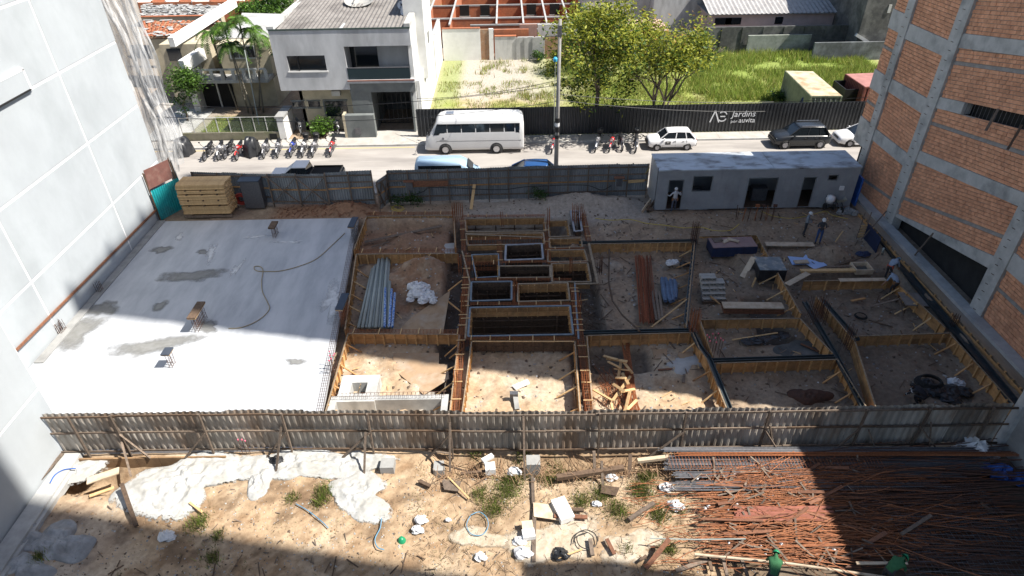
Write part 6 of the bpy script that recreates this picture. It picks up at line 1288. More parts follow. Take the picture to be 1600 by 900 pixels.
m=MB(); a=gp(1000,42,2.5); m.box(a.x,a.y,2.6,5.5,5,.2); tag(m.build('tiled_roof',pm('faded_terracotta_roof',(.50,.36,.30),(.42,.28,.22),3,.9)),'faded terracotta roof seen between the tree crowns','roof')
# roofless brick ruin
ru=thing('brick_ruin','roofless orange brick houses with open rooms behind the lot wall','building',(-1,85,0)); RZ=2.4
ys_=[gp(780,48,RZ).y,gp(780,40,RZ).y,gp(780,29,RZ).y,gp(780,9,RZ).y,gp(780,-22,RZ).y]; xs_=[gp(p,9,RZ).x for p in (676,711,777,815,848,880,912)]
for j,y in enumerate(ys_):
    x0_=xs_[0] if j>1 else gp(735,40,RZ).x
    MB().box((x0_+xs_[-1])/2,y,RZ/2-.2,xs_[-1]-x0_,.15,RZ+.4).build('wall',BRICKO,ru); MB().box((x0_+xs_[-1])/2,y,RZ+.08,xs_[-1]-x0_,.22,.16).build('ring_beam',CONC if j%2 else CONCL,ru)
for i,x in enumerate(xs_):
    MB().box(x,(ys_[1]+ys_[-1])/2,RZ/2-.2,.15,ys_[-1]-ys_[1],RZ+.38).build('cross_wall',BRICKO,ru); MB().box(x,(ys_[1]+ys_[-1])/2,RZ+.17,.2,ys_[-1]-ys_[1],.14).build('ring_beam',CONCL,ru)
for px in (726,758,830,866): 
    q=gy(px,20,ys_[3]); MB().box(q.x,ys_[3]-.12,1.9,1.2,.12,1.3).build('window_opening',DARK,ru); MB().box(q.x,ys_[3]-.15,1.22,1.4,.16,.1).build('sill',CONCL,ru)
# more brick shells to the upper left
for i,(px0,px1,py,lab) in enumerate(((215,300,4,'row of roofless brick shells at the top left beyond the tiled roofs'),(300,410,3,'roofless brick shells at the top beyond the leafy tree'))):
    t=thing('brick_ruin',lab,'building',tuple(gp(px0,py,3))); y=gp(px0,py,3).y; xa,xb=gp(px0,py,3).x,gp(px1,py,3).x
    MB().box((xa+xb)/2,y,1.4,xb-xa,.2,3.2).build('wall',BRICKO,t)
    for k in range(5): x=lerp(xa,xb,k/4.0); MB().box(x,y+4,1.5,.2,8,3.3).build('cross_wall',BRICKO if k%2 else WHITE,t)
    MB().box((xa+xb)/2,y+8.1,1.4,xb-xa,.2,3.4).build('wall',BRICKO,t)
# old tiled roofs
def roofpoly(name,label,pts,z0s,mat,cat='roof',th=.15,rows=None,debris=0):
    P_=[gp(p[0],p[1],z) for p,z in zip(pts,z0s)]; t=thing(name,label,cat,(P_[0].x,P_[0].y,0)); m=MB(); m.add([tuple(p) for p in P_]+[tuple(p-V(0,0,th)) for p in P_],[(0,1,2,3),(7,6,5,4),(0,4,5,1),(1,5,6,2),(2,6,7,3),(3,7,4,0)]); m.build('roof_deck',mat,t)
    if rows:
        m=MB(); a,b,c_,d=P_; nu=max(6,int((b-a).length/.28)); nv=max(5,int((d-a).length/.42))
        for i in range(nu):
            for j in range(nv):
                if R.random()<.06: continue
                u=(i+.5)/nu; v=(j+.5)/nv; p=lerp(lerp(a,b,u),lerp(d,c_,u),v)+V(R.uniform(-.04,.04),R.uniform(-.04,.04),.05+R.random()*.04); m.box(p.x,p.y,p.z,.20,.40,.05,R.uniform(-.15,.15))
        o=m.build('tile',rows,t); o['kind']='stuff'
    if debris:
        m=MB()
        for k in range(debris):
            u,v=R.random(),R.random(); p=lerp(lerp(P_[0],P_[1],u),lerp(P_[3],P_[2],u),v); m.box(p.x,p.y,p.z+.1,R.uniform(.2,1.3),R.uniform(.1,.5),.05,R.uniform(-1,1))
        o=m.build('debris',CONCL,t); o['kind']='stuff'
    w_=MB(); w_.prism([(p.x,p.y) for p in (lerp(P_[i],sum(P_,V(0,0,0))/4,.06) for i in range(4))],-.2,min(z0s)-.25); w_.build('wall',CREAM,t)
    return t
roofpoly('tiled_roof','collapsed orange clay tile roof with scattered sheets, left of the palms',[(226,58),(300,56),(345,33),(222,33)],[5.0,5.0,5.6,5.6],BRK2,rows=ORANGE,debris=30)
roofpoly('rubble_roof','flat grey roof covered with broken sheets beyond the orange tiles',[(222,26),(345,24),(350,8),(220,8)],[4.6,4.6,4.6,4.6],FIBRO,debris=150)
t=wallx('weathered lintel wall between the tile roof and the rubble roof','lintel_wall',222,345,33,26,CREAM,gp(280,30,5).y,cap=ORANGE)
roofpoly('flat_roof','light grey flat roof between the palms and the white house',[(370,47),(420,46),(452,22),(378,20)],[5.4,5.4,5.4,5.4],CONCL)
# ================================================================ white house
hs=thing('white_house','two storey white house with a grey corrugated roof and recessed balcony','house',(-13,56,0))
HY=52.4; fx0,fx1=gy(421,60,HY).x,gy(641,60,HY).x; ft_=gy(530,46,HY).z; ub=gy(490,141,HY).z; bx0,bx1=gy(541,100,HY).x,gy(640,100,HY).x-.15; bt,bb=gy(590,72,HY).z,gy(590,124,HY).z
HW=pm('grimy_white_render',(.52,.53,.54),(.42,.43,.44),1.0,.9,.001,stretch=(1,1,.35),c3=(.22,.22,.225),s3=.35,amt3=.55)
wx0,wx1,wz0,wz1=gy(452,110,HY).x,gy(511,110,HY).x,gy(480,111,HY).z,gy(480,87,HY).z
def hb(x0,x1,y0,y1,z0,z1,name,mat,p=hs): return MB().box((x0+x1)/2,(y0+y1)/2,(z0+z1)/2,x1-x0,y1-y0,z1-z0).build(name,mat,p)
hb(fx0,wx0,HY,HY+.3,ub,ft_,'front_wall',HW); hb(wx1,bx0,HY,HY+.3,ub,ft_,'front_wall',HW); hb(wx0,wx1,HY+.002,HY+.3,wz1,ft_,'front_wall',HW); hb(wx0,wx1,HY+.002,HY+.3,ub,wz0,'front_wall',HW); hb(bx0,fx1,HY+.004,HY+.3,bt,ft_,'fascia',HW)
w1=hb(wx0,wx1,HY+.2,HY+.26,wz0,wz1,'window',GLASS); hb(wx0-.1,wx1+.1,HY-.06,HY+.1,wz0-.1,wz0,'sill',WHITE); hb(lerp(wx0,wx1,.25),lerp(wx0,wx1,.25)+.06,HY+.1,HY+.19,wz0,wz1,'mullion',BLACK)
hb(bx0,fx1,HY+1.9,HY+2.1,bb-.2,bt+.3,'balcony_back_wall',HW); hb(fx1-.3,fx1,HY+.31,HY+9.4,0,ft_,'side_wall',WHITE); hb(bx0-.2,bx0,HY+.31,HY+2.0,bb,ft_,'balcony_side_wall',HW)
d0,d1=gy(549,100,HY+1.9).x,gy(592,100,HY+1.9).x; hb(d0,d1,HY+1.84,HY+1.9,bb,bb+2.3,'balcony_door',GLASS)
hb(bx0-.1,fx1+.02,HY-.1,HY+2.05,bb-.28,bb,'balcony_slab',HW); hb(bx0,fx1-.3,HY-.02,HY+.02,bb,bb+.9,'glass_railing',glass_mat('smoked_railing_glass',(.03,.045,.05),.05)); hb(bx0,fx1-.3,HY-.03,HY+.03,bb+.9,bb+.96,'handrail',STEEL); hb(bx0-.1,fx1,HY-.13,HY-.1,bb-.1,bb+.0,'slab_edge',pm('red_brown_edge',(.3,.12,.08),(.25,.1,.07),3,.8))
pz=gy(560,143,HY).z; px0_,px1_=bx0-.05,gy(578,170,HY).x
hb(bx0-.05,fx1,HY+.05,HY+.35,pz-.1,bb-.281,'grey_beam',GREYP); hb(px0_,px1_,HY+.1,HY+.5,0,pz-.1,'grey_pillar',GREYP); hb(px1_,px1_+.25,HY+.12,HY+6,0,pz+.3,'garage_side_wall',GREYP); hb(fx1-.45,fx1-.31,HY+.1,HY+6,0,pz+.2,'garage_side_wall',GREYP)
hb(px1_,fx1,HY+6,HY+6.2,0,pz+.4,'garage_back',CONCD)
gt=MB(); n=8
for k in range(n+1): x=lerp(px1_+.3,fx1-.5,k/n); gt.bar((x,HY+2.4,0.05),(x,HY+2.4,pz-.3),.04,.04)
for z in (.1,pz/2,pz-.35): gt.bar((px1_+.3,HY+2.4,z),(fx1-.5,HY+2.4,z),.05,.05)
gt.build('gate_grille',BLACK,hs)
gwy=HY+1.3; hb(fx0+1.0,px0_,gwy,gwy+.25,0,ub,'ground_floor_wall',CREAM); hb(fx0+.05,px0_,HY+.3,gwy+8,ub-.02,ub+.2,'overhang_soffit',HW); hb(fx0+1.0,fx0+1.25,gwy,HY+9,0,ub,'side_wall',CREAM); hb(fx0,fx0+.3,HY+.31,HY+9.4,ub,ft_,'side_wall',HW)
for p0,p1,t0,t1 in ((458,475,158,167),(483,499,158,167)): a,b=gy(p0,t1,gwy),gy(p1,t0,gwy); o=hb(a.x,b.x,gwy-.03,gwy+.02,a.z,b.z,'small_window',GLASS); hb(a.x-.12,b.x+.12,gwy-.06,gwy-.035,a.z-.14,a.z-.03,'sill',GREYP); hb(a.x-.12,b.x+.12,gwy-.06,gwy-.035,b.z+.03,b.z+.12,'window_head',GREYP)
a,b=gy(511,182,gwy),gy(541,157,gwy); hb(a.x,b.x,gwy-.03,gwy+.02,a.z,b.z,'large_window',GLASS); hb(a.x-.12,a.x,gwy-.06,gwy,a.z,b.z,'jamb',GREYP); hb(a.x-.12,b.x+.1,gwy-.06,gwy,b.z,b.z+.12,'window_head',GREYP)
q=gy(525,143,gwy); hb(q.x-.3,q.x+.4,gwy-.4,gwy,q.z-.25,q.z+.15,'air_conditioner',OLDW)
a,b=gy(545,205,51.5),gy(585,205,51.5); hb(a.x-.15,b.x+.1,51.5,52.0,0,2.0,'meter_pillar',GREYP); hb(a.x-.35,a.x-.151,51.5,52.3,0,2.05,'meter_pillar_side',CREAM); hb(a.x+.5,a.x+1.0,51.44,51.499,.4,.95,'meter_box',STEEL)
croof(hs,fx0+.2,fx1-.35,HY+.25,HY+9.3,ft_-.08,ft_+.35,FIBRO,.34,.04); hb(fx0,fx1+.03,HY-.04,HY+.0,ft_-.02,ft_+.10,'eaves_trim',pm('dark_green_gutter',(.05,.08,.07),(.04,.06,.05),4,.7))
hb(fx0-.1,fx0+.45,HY+.02,HY+9.4,ft_+.02,ft_+.30,'side_parapet',OLDW); hb(fx1-.42,fx1+.05,HY+.02,HY+3.6,ft_+.02,ft_+.35,'side_parapet',OLDW)
hb(fx1-.9,fx1+.7,HY+3.7,HY+9.5,3.5,ft_+1.9,'stair_tower',WHITE); hb(fx1+.705,fx1+.73,HY+5.5,HY+6.4,ft_-2.6,ft_-1.7,'slit_window',GLASS); hb(fx0+2.0,fx0+6.5,HY+9.4,HY+12,0,ft_+.9,'rear_block',WHITE)
yb2=YB; hb(fx1+.05,fx1+.32,HY+.5,yb2,0,4.3,'side_wall',WHITE); hb(fx1-3.5,fx1+.05,HY+9.6,yb2,3.2,3.4,'rear_roof_slab',OLDW); hb(fx1+.02,fx1+.36,HY+9.5,yb2,4.3,4.38,'coping',CONCL)
hb(fx1+.33,fx1+.4,HY+13,HY+13.15,.5,4.2,'downpipe',OLDW)
def dish(label,px,py,Y,r,mat,mesh=False,tilt=.5):
    c=gy(px,py,Y); t=thing('satellite_dish',label,'satellite dish',tuple(c)); M=Matrix.Translation(c)@Matrix.Rotation(tilt,4,'X'); m=MB(); n=20
    prof=[(r*k/5,r*.28*(k/5)**2) for k in range(6)]; m.lathe((0,0,0),[(max(a,.01),b) for a,b in prof],n); m.v=[tuple(M@V(*v)) for v in m.v]; m.build('reflector',mat,t,smooth=True)
    m=MB(); 
    for k in range(3): a=k*2.09; m.bar(M@V(r*.8*math.cos(a),r*.8*math.sin(a),r*.2),M@V(0,0,r*.75),.03,.03)
    m.box(*(M@V(0,0,r*.75)),.14,.14,.14); m.bar(c,(c.x,c.y+.2,ft_+.1),.08,.08); m.build('feed_arm',STEEL,t); return t
DM=pm('perforated_dish_mesh',(.42,.41,.38),(.30,.29,.27),8,.6)
dish('big pale mesh satellite dish tilted on the grey roof of the white house',562,6,HY+7.5,1.25,DM,tilt=.25); dish('small white satellite dish on the roof edge, front one of the pair',634,19,HY+4.2,.42,WHITEP,tilt=1.0); dish('small white satellite dish on the roof edge, rear one of the pair',628,9,HY+5.6,.36,WHITEP,tilt=1.0)
# cream house with garage behind the palms
ch=thing('cream_house','old cream house with a balcony and dark garage behind the palm trees','house',(-26,62,0)); cy=60.2
xa,xb=gy(345,100,cy).x,gy(424,100,cy).x; hb(xa,xb,cy,cy+6,2.6,5.5,'upper_wall',CREAM,ch); hb(xa-3,xb,cy-.4,cy+5.9,0,2.5,'lower_wall',CREAM,ch); 
a,b=gy(362,90,cy),gy(396,72,cy)
for k in range(3): hb(lerp(a.x,b.x,k/3)+.04,lerp(a.x,b.x,(k+1)/3)-.04,cy-.05,cy,a.z,b.z,'window_pane',GLASS,ch)
hb(a.x-.1,b.x+.1,cy-.03,cy-.005,a.z-.12,b.z+.12,'window_frame',WHITE,ch)
sy=58.4; hb(gy(287,105,sy).x,xb,sy,cy+.2,2.62,2.9,'balcony_slab',CONCL,ch); hb(gy(287,100,sy).x,xb,sy,sy+.12,3.75,3.9,'balcony_rail',OLDW,ch)
for k in range(8): x=lerp(gy(290,105,sy).x,xb-.2,k/7); hb(x,x+.28,sy,sy+.12,2.9,3.75,'baluster_block',OLDW,ch)
a,b=gy(302,155,sy+.9),gy(356,122,sy+.9); hb(a.x,b.x,cy-.5,cy-.35,0.02,2.3,'garage_opening',DARK,ch); hb(lerp(a.x,b.x,.62),lerp(a.x,b.x,.62)+.12,cy-.62,cy-.5,0,2.4,'post',OLDW,ch)
hb(gy(283,100,sy).x,gy(293,100,sy).x,sy,cy+5,0,4.0,'end_wall',OLDW,ch)
for p,q,z,h in (((268,66),(366,4),6.0,.8),((285,104),(340,68),4.4,1.0)):
    m=MB(); A=gp(*p,z);B=gp(*q,z+.3); m.bar(A,B,.5,h); m.build('sloping_parapet',WHITE,ch)
A=gp(300,76,4.5);B=gp(365,60,4.5); hb(-31.5,-27,61,66,0,5.4,'rear_wall',CREAM,ch); a=gy(262,85,60.9); hb(a.x,a.x+1.2,60.9,61,a.z-.6,a.z+.5,'side_window',GLASS,ch)
roofpoly('flat_roof','dirty flat roof of the cream house under the palm crowns',[(330,60),(424,58),(424,36),(372,36)],[5.6,5.6,5.6,5.6],CONCL)
# garden wall and mesh fence
lw=thing('garden_wall','low mossy garden wall with a wire mesh fence along the pavement','wall',(-24,51.4,0)); a,b=gp(285,226),gp(437,224); hb(a.x,b.x,51.45,51.65,0,.75,'wall',pm('mossy_grey_wall',(.22,.20,.15),(.16,.15,.11),2,.9,c3=(.10,.12,.05),s3=.8),lw)
for k in range(9): x=lerp(a.x,b.x,k/8); MB().bar((x,51.55,.7),(x,51.55,2.0),.06,.06).build('post',OLDW,lw)
MB().bar((a.x,51.55,2.0),(b.x,51.55,2.0),.05,.05).build('top_rail',OLDW,lw)
m=MB(); k=a.x
while k<b.x: m.bar((k,51.55,.75),(min(k+1.2,b.x),51.55,1.98),.008,.008); m.bar((min(k+1.2,b.x),51.55,.75),(k,51.55,1.98),.008,.008); k+=.13
o=m.build('wire_mesh',pm('grey_green_wire',(.22,.26,.20),(.17,.2,.15),4,.6),lw); o['kind']='stuff'
hb(b.x-.9,b.x-.3,51.42,51.449,.15,.6,'vent_opening',DARK,lw)
gp_=thing('gate_pier','white gate pier with a grey sloped cap between the garden and the house','pier',(gp(447,210).x,51.9,0)); x=gp(447,215).x; hb(x-.25,x+.3,51.4,54,0,1.9,'pier',WHITE,gp_); hb(x-.35,x+.4,51.35,54,1.9,2.05,'cap',CONC,gp_)
# driveway slab
tag(MB().box(gp(290,180).x+.5,55.5,.03,3.4,7.5,.06).build('driveway',CONCL),kind='structure')
# ================================================================ vegetation
def leafmesh(name,P_,S,mats,parent,seed,up=.35,droop=0,aspect=.45,colvar=None):
    rs=np.random.RandomState(seed); n=len(P_); P_=np.array(P_)
    d=rs.normal(size=(n,3)); d[:,2]=d[:,2]*.5-droop; d/=np.linalg.norm(d,axis=1)[:,None]; w_=rs.normal(size=(n,3)); w_[:,2]*=.5; w_-=d*(w_*d).sum(1)[:,None]; w_/=np.linalg.norm(w_,axis=1)[:,None]
    L_=(S*rs.uniform(.7,1.3,n))[:,None]; a=P_; b=P_+d*L_*.5+w_*L_*aspect*.5; c=P_+d*L_; e=P_+d*L_*.5-w_*L_*aspect*.5
    off=np.array(WL.get(parent.name,(0,0,0))) if parent else np.zeros(3)
    v=np.stack([a,b,c,e],1).reshape(-1,3)-off; f=np.arange(4*n).reshape(-1,4)
    me=bpy.data.meshes.new(name); me.vertices.add(4*n); me.vertices.foreach_set('co',v.ravel()); me.loops.add(4*n); me.loops.foreach_set('vertex_index',f.ravel().astype(np.int32)); me.polygons.add(n); me.polygons.foreach_set('loop_start',np.arange(0,4*n,4,dtype=np.int32)); me.polygons.foreach_set('loop_total',np.full(n,4,dtype=np.int32)); 
    for m in mats: me.materials.append(m)
    if len(mats)>1: me.polygons.foreach_set('material_index',(rs.rand(n)**1.0*len(mats)*.999).astype(np.int32) if colvar is None else colvar.astype(np.int32))
    me.update(calc_edges=True); o=bpy.data.objects.new(name,me); COL.objects.link(o)
    if parent: o.parent=parent; WL[o.name]=tuple(off)
    return o
def leafmat(name,c,isl=.35,tr=.35):
    m=pm(name,c,tuple(x*.7 for x in c),3,.55,isl=isl,spec=.3); n=m.node_tree.nodes;L=m.node_tree.links; b=n['Principled BSDF']; t=n.new('ShaderNodeBsdfTranslucent'); L.new(b.inputs['Base Color'].links[0].from_socket,t.inputs[0]); mx=n.new('ShaderNodeMixShader'); mx.inputs[0].default_value=tr; L.new(b.outputs[0],mx.inputs[1]); L.new(t.outputs[0],mx.inputs[2]); L.new(mx.outputs[0],n['Material Output'].inputs[0]); return m
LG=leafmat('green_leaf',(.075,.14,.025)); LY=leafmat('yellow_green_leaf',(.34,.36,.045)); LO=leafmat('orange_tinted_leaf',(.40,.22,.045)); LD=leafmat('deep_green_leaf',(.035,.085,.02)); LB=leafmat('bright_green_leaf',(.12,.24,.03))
BARK=pm('grey_brown_bark',(.16,.125,.10),(.10,.08,.065),5,.95,.01,12)
def tree(name,label,base,h,rad,seed,nl,mats,trunks=1,zc=.3,cat='tree',leaf=.24,spread=1.0,bark=BARK,flat=.55,lean=(0,0),group=None,gap=.35):
    rr=random.Random(seed); t=thing(name,label,cat,(base[0],base[1],0),group); m=MB(); tips=[]
    def grow(p,d,l,r,lv):
        q=p+d*l; mid=lerp(p,q,.5)+V(rr.uniform(-.06,.06)*l,rr.uniform(-.06,.06)*l,0); m.tube([p,mid,q],[r,r*.85,r*.68],6 if lv<2 else 4)
        if lv>=4 or r<.015: tips.append(q); return
        if lv>=2: tips.append(q)
        for k in range(rr.choice((2,3)) if lv<3 else 2):
            dd=(d+V(rr.uniform(-1,1)*spread,rr.uniform(-1,1)*spread,rr.uniform(-.15,.6))).normalized(); grow(q,dd,l*rr.uniform(.62,.85),r*.62,lv+1)
    for k in range(trunks):
        a=rr.random()*6.28; grow(V(base[0]+.12*math.cos(a)*(trunks>1),base[1]+.12*math.sin(a)*(trunks>1),-.1),V(lean[0]+.35*math.cos(a)*(trunks>1),lean[1]+.35*math.sin(a)*(trunks>1),1).normalized(),h*rr.uniform(.26,.34),.05*h/2.4 if trunks==1 else .034*h/2.4,0)
    m.build('trunk',bark,t,smooth=True)
    rs=np.random.RandomState(seed); c=np.array([base[0]+lean[0]*h*.7,base[1]+lean[1]*h*.7,h*(zc+1)/2]); hz_=h*(1-zc)/2; pts=[]
    nc=max(12,int(nl/55)); C=[]
    for q in tips: 
        if q.z>h*zc*.8: C.append([q.x,q.y,min(q.z,h)])
    while len(C)<nc:
        u=rs.normal(size=3); u/=np.linalg.norm(u); rr_=rs.rand()**.45; C.append(list(c+u*np.array([rad,rad*.95,hz_])*rr_))
    C=np.array(C); dd=(C-c)/np.array([rad*1.15,rad*1.15,hz_*1.15]); C=C[(dd**2).sum(1)<1.2]; keep=rs.rand(len(C))>gap*.42; C=C[keep]
    per=max(6,int(nl/len(C))); P_=(C[:,None,:]+rs.normal(size=(len(C),per,3))*np.array([.42,.42,.28])*(rad/4)**.5*rs.uniform(.6,1.5,(len(C),1,1))).reshape(-1,3)
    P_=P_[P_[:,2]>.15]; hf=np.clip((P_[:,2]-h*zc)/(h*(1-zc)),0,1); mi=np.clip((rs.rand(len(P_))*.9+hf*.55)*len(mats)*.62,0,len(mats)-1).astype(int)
    o=leafmesh('crown',P_,leaf,mats,t,seed,colvar=mi); o['kind']='stuff'; return t
T1=gy(935,172,52.3)
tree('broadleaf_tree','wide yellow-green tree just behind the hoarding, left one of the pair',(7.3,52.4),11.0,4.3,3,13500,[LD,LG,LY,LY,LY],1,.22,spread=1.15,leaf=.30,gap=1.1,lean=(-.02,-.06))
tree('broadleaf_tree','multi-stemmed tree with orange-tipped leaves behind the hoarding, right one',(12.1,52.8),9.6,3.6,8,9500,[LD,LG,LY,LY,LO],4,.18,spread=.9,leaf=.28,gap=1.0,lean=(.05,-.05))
tree('street_tree','leafy dark green tree beside the netting and the cream house',(-28.6,56.2),5.0,1.9,5,4200,[LD,LG,LB],1,.2,leaf=.24)
tree('broadleaf_tree','dense bright green tree behind the roofs above the palms',(gp(430,10,4).x,gp(430,10,4).y),5.4,3.4,6,7000,[LG,LB,LD],1,.2,leaf=.3)
tree('broadleaf_tree','dark green tree behind the dark roofs left of the dense bright tree',(gp(385,14,4).x,gp(385,14,4).y+1),5.2,2.6,16,4000,[LG,LB,LD],1,.2,leaf=.3)
tree('feathery_tree','feathery pale green tree behind the left broadleaf tree',(gp(925,45,4).x,gp(925,45,4).y-1),6.2,2.2,12,4200,[LG,LB],2,.25,leaf=.18)
tree('shrub','bright green shrub growing in front of the white house wall',(gp(508,208).x,52.3),1.75,.85,7,1500,[LB,LG,LB],2,.1,'shrub',leaf=.24)
for i,(px,py,h,r,lab) in enumerate(((1275,158,1.3,1.1,'dark green bush behind the hoarding left of the green container'),(1215,160,1.5,1.0,'round bush beside the left end of the green container'),(693,30,1.6,.9,'small shrub growing inside the brick ruin'),(845,95,1.4,.9,'green bush at the foot of the grey sheet door'),(738,40,1.5,.8,'light green weed clump inside the front room of the brick ruin'),(745,0,1.5,1.2,'leafy clump on top of the brick ruin'),(340,316,.9,1.0,'dark weeds behind the stacked timber'))):
    c=gp(px,py,0); tree('bush',lab,(c.x,c.y),h,r,30+i,800,[LG,LD,LB],3,.0,'bush',leaf=.22)
for i,(px,lab) in enumerate(((628,'dark leafy weeds under the electric box of the street fence'),(650,'low dark weeds against the street fence right of the electric box'),(840,'climbing weed on the inside of the street fence'))):
    c=gp(px,318,0); tree('weed_bush',lab,(c.x,39.7),.8 if i<2 else 1.6,.6,50+i,500,[LD,LG],3,.0,'weeds',leaf=.14)
# palms
def palm(label,x,y,h,seed,lean):
    rr=random.Random(seed); t=thing('palm_tree',label,'palm tree',(x,y,0),'slender palms in the front garden'); top=V(x+lean[0],y+lean[1],h); m=MB(); m.tube([lerp(V(x,y,0),top,k/5)+V(.1*math.sin(k),0,0)*0 for k in range(6)],[.09,.075,.065,.06,.055,.05],7); m.build('trunk',pm('ringed_palm_bark',(.22,.20,.16),(.13,.115,.09),6,.9,stretch=(1,1,4)),t,smooth=True)
    m=MB(); m.tube([top-V(0,0,.1),top+V(0,0,.7)],[.09,.05],7); m.build('crownshaft',LG,t,smooth=True)
    for k in range(13):
        a=k*.70*.7+rr.uniform(-.2,.2); L_=rr.uniform(1.7,2.3); el=rr.uniform(.25,1.1); m=MB(); pts=[]
        for j in range(9):
            s=j/8; r=L_*s*math.cos(el)*(1-.1*s)+.05; pts.append(top+V(math.cos(a)*r,math.sin(a)*r,.65+L_*(s*math.sin(el)-.95*s*s)))
        m.tube(pts,.015,3)
        for j in range(1,9):
            for u in (0,.5):
                p=lerp(pts[j-1],pts[j],u); d=(pts[j]-pts[j-1]).normalized(); sd=d.cross(V(0,0,1)).normalized(); l=.62*(1-abs(j/8-.45))
                for s in (-1,1):
                    e=p+(sd*s*.85+d*.45+V(0,0,-.25)).normalized()*l; m.add([p-d*.06,p+d*.06,e],[(0,1,2)])
        m.build('frond',LG if k%3 else LB,t)
    return t
for i,(px,py,hx,hy,lab) in enumerate(((372,172,330,58,'leaning palm at the left side of the garden palm group'),(388,176,352,48,'second palm from the left, in front of the cream house'),(396,178,362,78,'shortest palm in front, with drooping dry fronds'),(402,180,375,40,'tallest palm near the middle of the garden group'),(412,176,395,55,'palm right of the tallest in the garden group'),(405,172,405,70,'palm nearest to the corner of the white house'))):
    b0=gp(px,py,0); tp=gy(hx,hy,b0.y+.3); palm(lab,b0.x,b0.y,tp.z-.3,60+i,(tp.x-b0.x,.3))
# grass
def grass(name,n,regions,hmin,hmax,mats,seed,dens=None,wd=.03,clumps=False):
    rs=np.random.RandomState(seed); A=[]
    tot=sum(r[4] for r in regions)
    for x0,x1,y0,y1,wt in regions:
        k=int(n*wt/tot); A.append(np.stack([rs.uniform(x0,x1,k),rs.uniform(y0,y1,k)],1) if not clumps else np.stack([rs.normal(x0,x1,k),rs.normal(y0,y1,k)],1))
    A=np.concatenate(A)
    if dens is not None: A=A[rs.rand(len(A))<dens(A[:,0],A[:,1])]
    n=len(A); z=hgt(A[:,0],A[:,1]); h=rs.uniform(hmin,hmax,n)*(.6+.8*fbm(A[:,0],A[:,1],.5,31)); a=rs.uniform(0,6.28,n); l=rs.normal(0,.35,(n,2))*h[:,None]; dx=np.cos(a)*wd*(.7+h); dy=np.sin(a)*wd*(.7+h)
    p0=np.stack([A[:,0]-dx,A[:,1]-dy,z-.02],1); p1=np.stack([A[:,0]+dx,A[:,1]+dy,z-.02],1); p2=np.stack([A[:,0]+l[:,0],A[:,1]+l[:,1],z+h],1)
    v=np.stack([p0,p1,p2],1).reshape(-1,3); me=bpy.data.meshes.new(name); me.vertices.add(3*n); me.vertices.foreach_set('co',v.ravel()); me.loops.add(3*n); me.loops.foreach_set('vertex_index',np.arange(3*n,dtype=np.int32)); me.polygons.add(n); me.polygons.foreach_set('loop_start',np.arange(0,3*n,3,dtype=np.int32)); me.polygons.foreach_set('loop_total',np.full(n,3,dtype=np.int32))
    for m in mats: me.materials.append(m)
    me.polygons.foreach_set('material_index',(rs.rand(n)*len(mats)).astype(np.int32)); me.update(calc_edges=True); o=bpy.data.objects.new(name,me); COL.objects.link(o); return tag(o,kind='stuff')
GY=leafmat('yellow_grass',(.38,.38,.10),.3); GG=leafmat('lush_grass',(.25,.34,.06),.3); GD=leafmat('dry_grass',(.34,.28,.13),.3)
grass('tall_grass',52000,[(18,38,59,74,8),(6,20,55,74,3),(24,38,52,60,2.5),(30,38,62,71,2)],.25,.85,[GG,GG,GY],70,lambda x,y:np.clip((fbm(x,y,.3,33)-.34)*5,0,1))
grass('lot_grass',42000,[(-7,20,51.8,66,11),(3,20,58,73,3),(18,30,52,60,2)],.08,.3,[GY,GG,GD],71,lambda x,y:np.clip((fbm(x,y,.45,35)-.42)*6,0,1))
grass('weed_tufts',9000,[(-3,2,60,73,2),(4,7.5,64,72,2),(-7,-3,53,72,.6),(1.5,4,52,70,1)],.15,.6,[GG,GY,GD],72,lambda x,y:np.clip((fbm(x,y,.8,37)-.52)*7,0,1))
grass('garden_grass',12000,[(-26.4,-19.8,51.8,57,1)],.08,.25,[GG,GG,GY],73,lambda x,y:np.clip((fbm(x,y,.6,38)-.2)*5,0,1))
# ================================================================ people
BASE=dict(pel=(0,0,.95),spi=(0,.0,1.12),che=(0,.0,1.32),nek=(0,.0,1.47),hed=(0,.015,1.60),top=(0,.01,1.70),nos=(0,.11,1.585),
 hL=(-.10,0,.90),kL=(-.11,.02,.50),aL=(-.12,-.01,.09),tL=(-.135,.17,.04),hR=(.10,0,.90),kR=(.11,.02,.50),aR=(.12,-.01,.09),tR=(.135,.17,.04),
 sL=(-.19,0,1.41),eL=(-.25,-.02,1.13),wL=(-.26,.10,.89),sR=(.19,0,1.41),eR=(.25,-.02,1.13),wR=(.26,.10,.89))
RAD=dict(pel=(.155,.125),spi=(.14,.105),che=(.165,.115),nek=(.058,.058),hed=(.085,.10),top=(.06,.07),nos=(.014,.014),h=(.095,.10),k=(.062,.066),a=(.045,.048),t=(.042,.032),s=(.062,.064),e=(.045,.045),w=(.030,.034))
EDG=[('pel','spi'),('spi','che'),('che','nek'),('nek','hed'),('hed','top'),('hed','nos'),('pel','hL'),('hL','kL'),('kL','aL'),('aL','tL'),('pel','hR'),('hR','kR'),('kR','aR'),('aR','tR'),('che','sL'),('sL','eL'),('eL','wL'),('che','sR'),('sR','eR'),('eR','wR')]
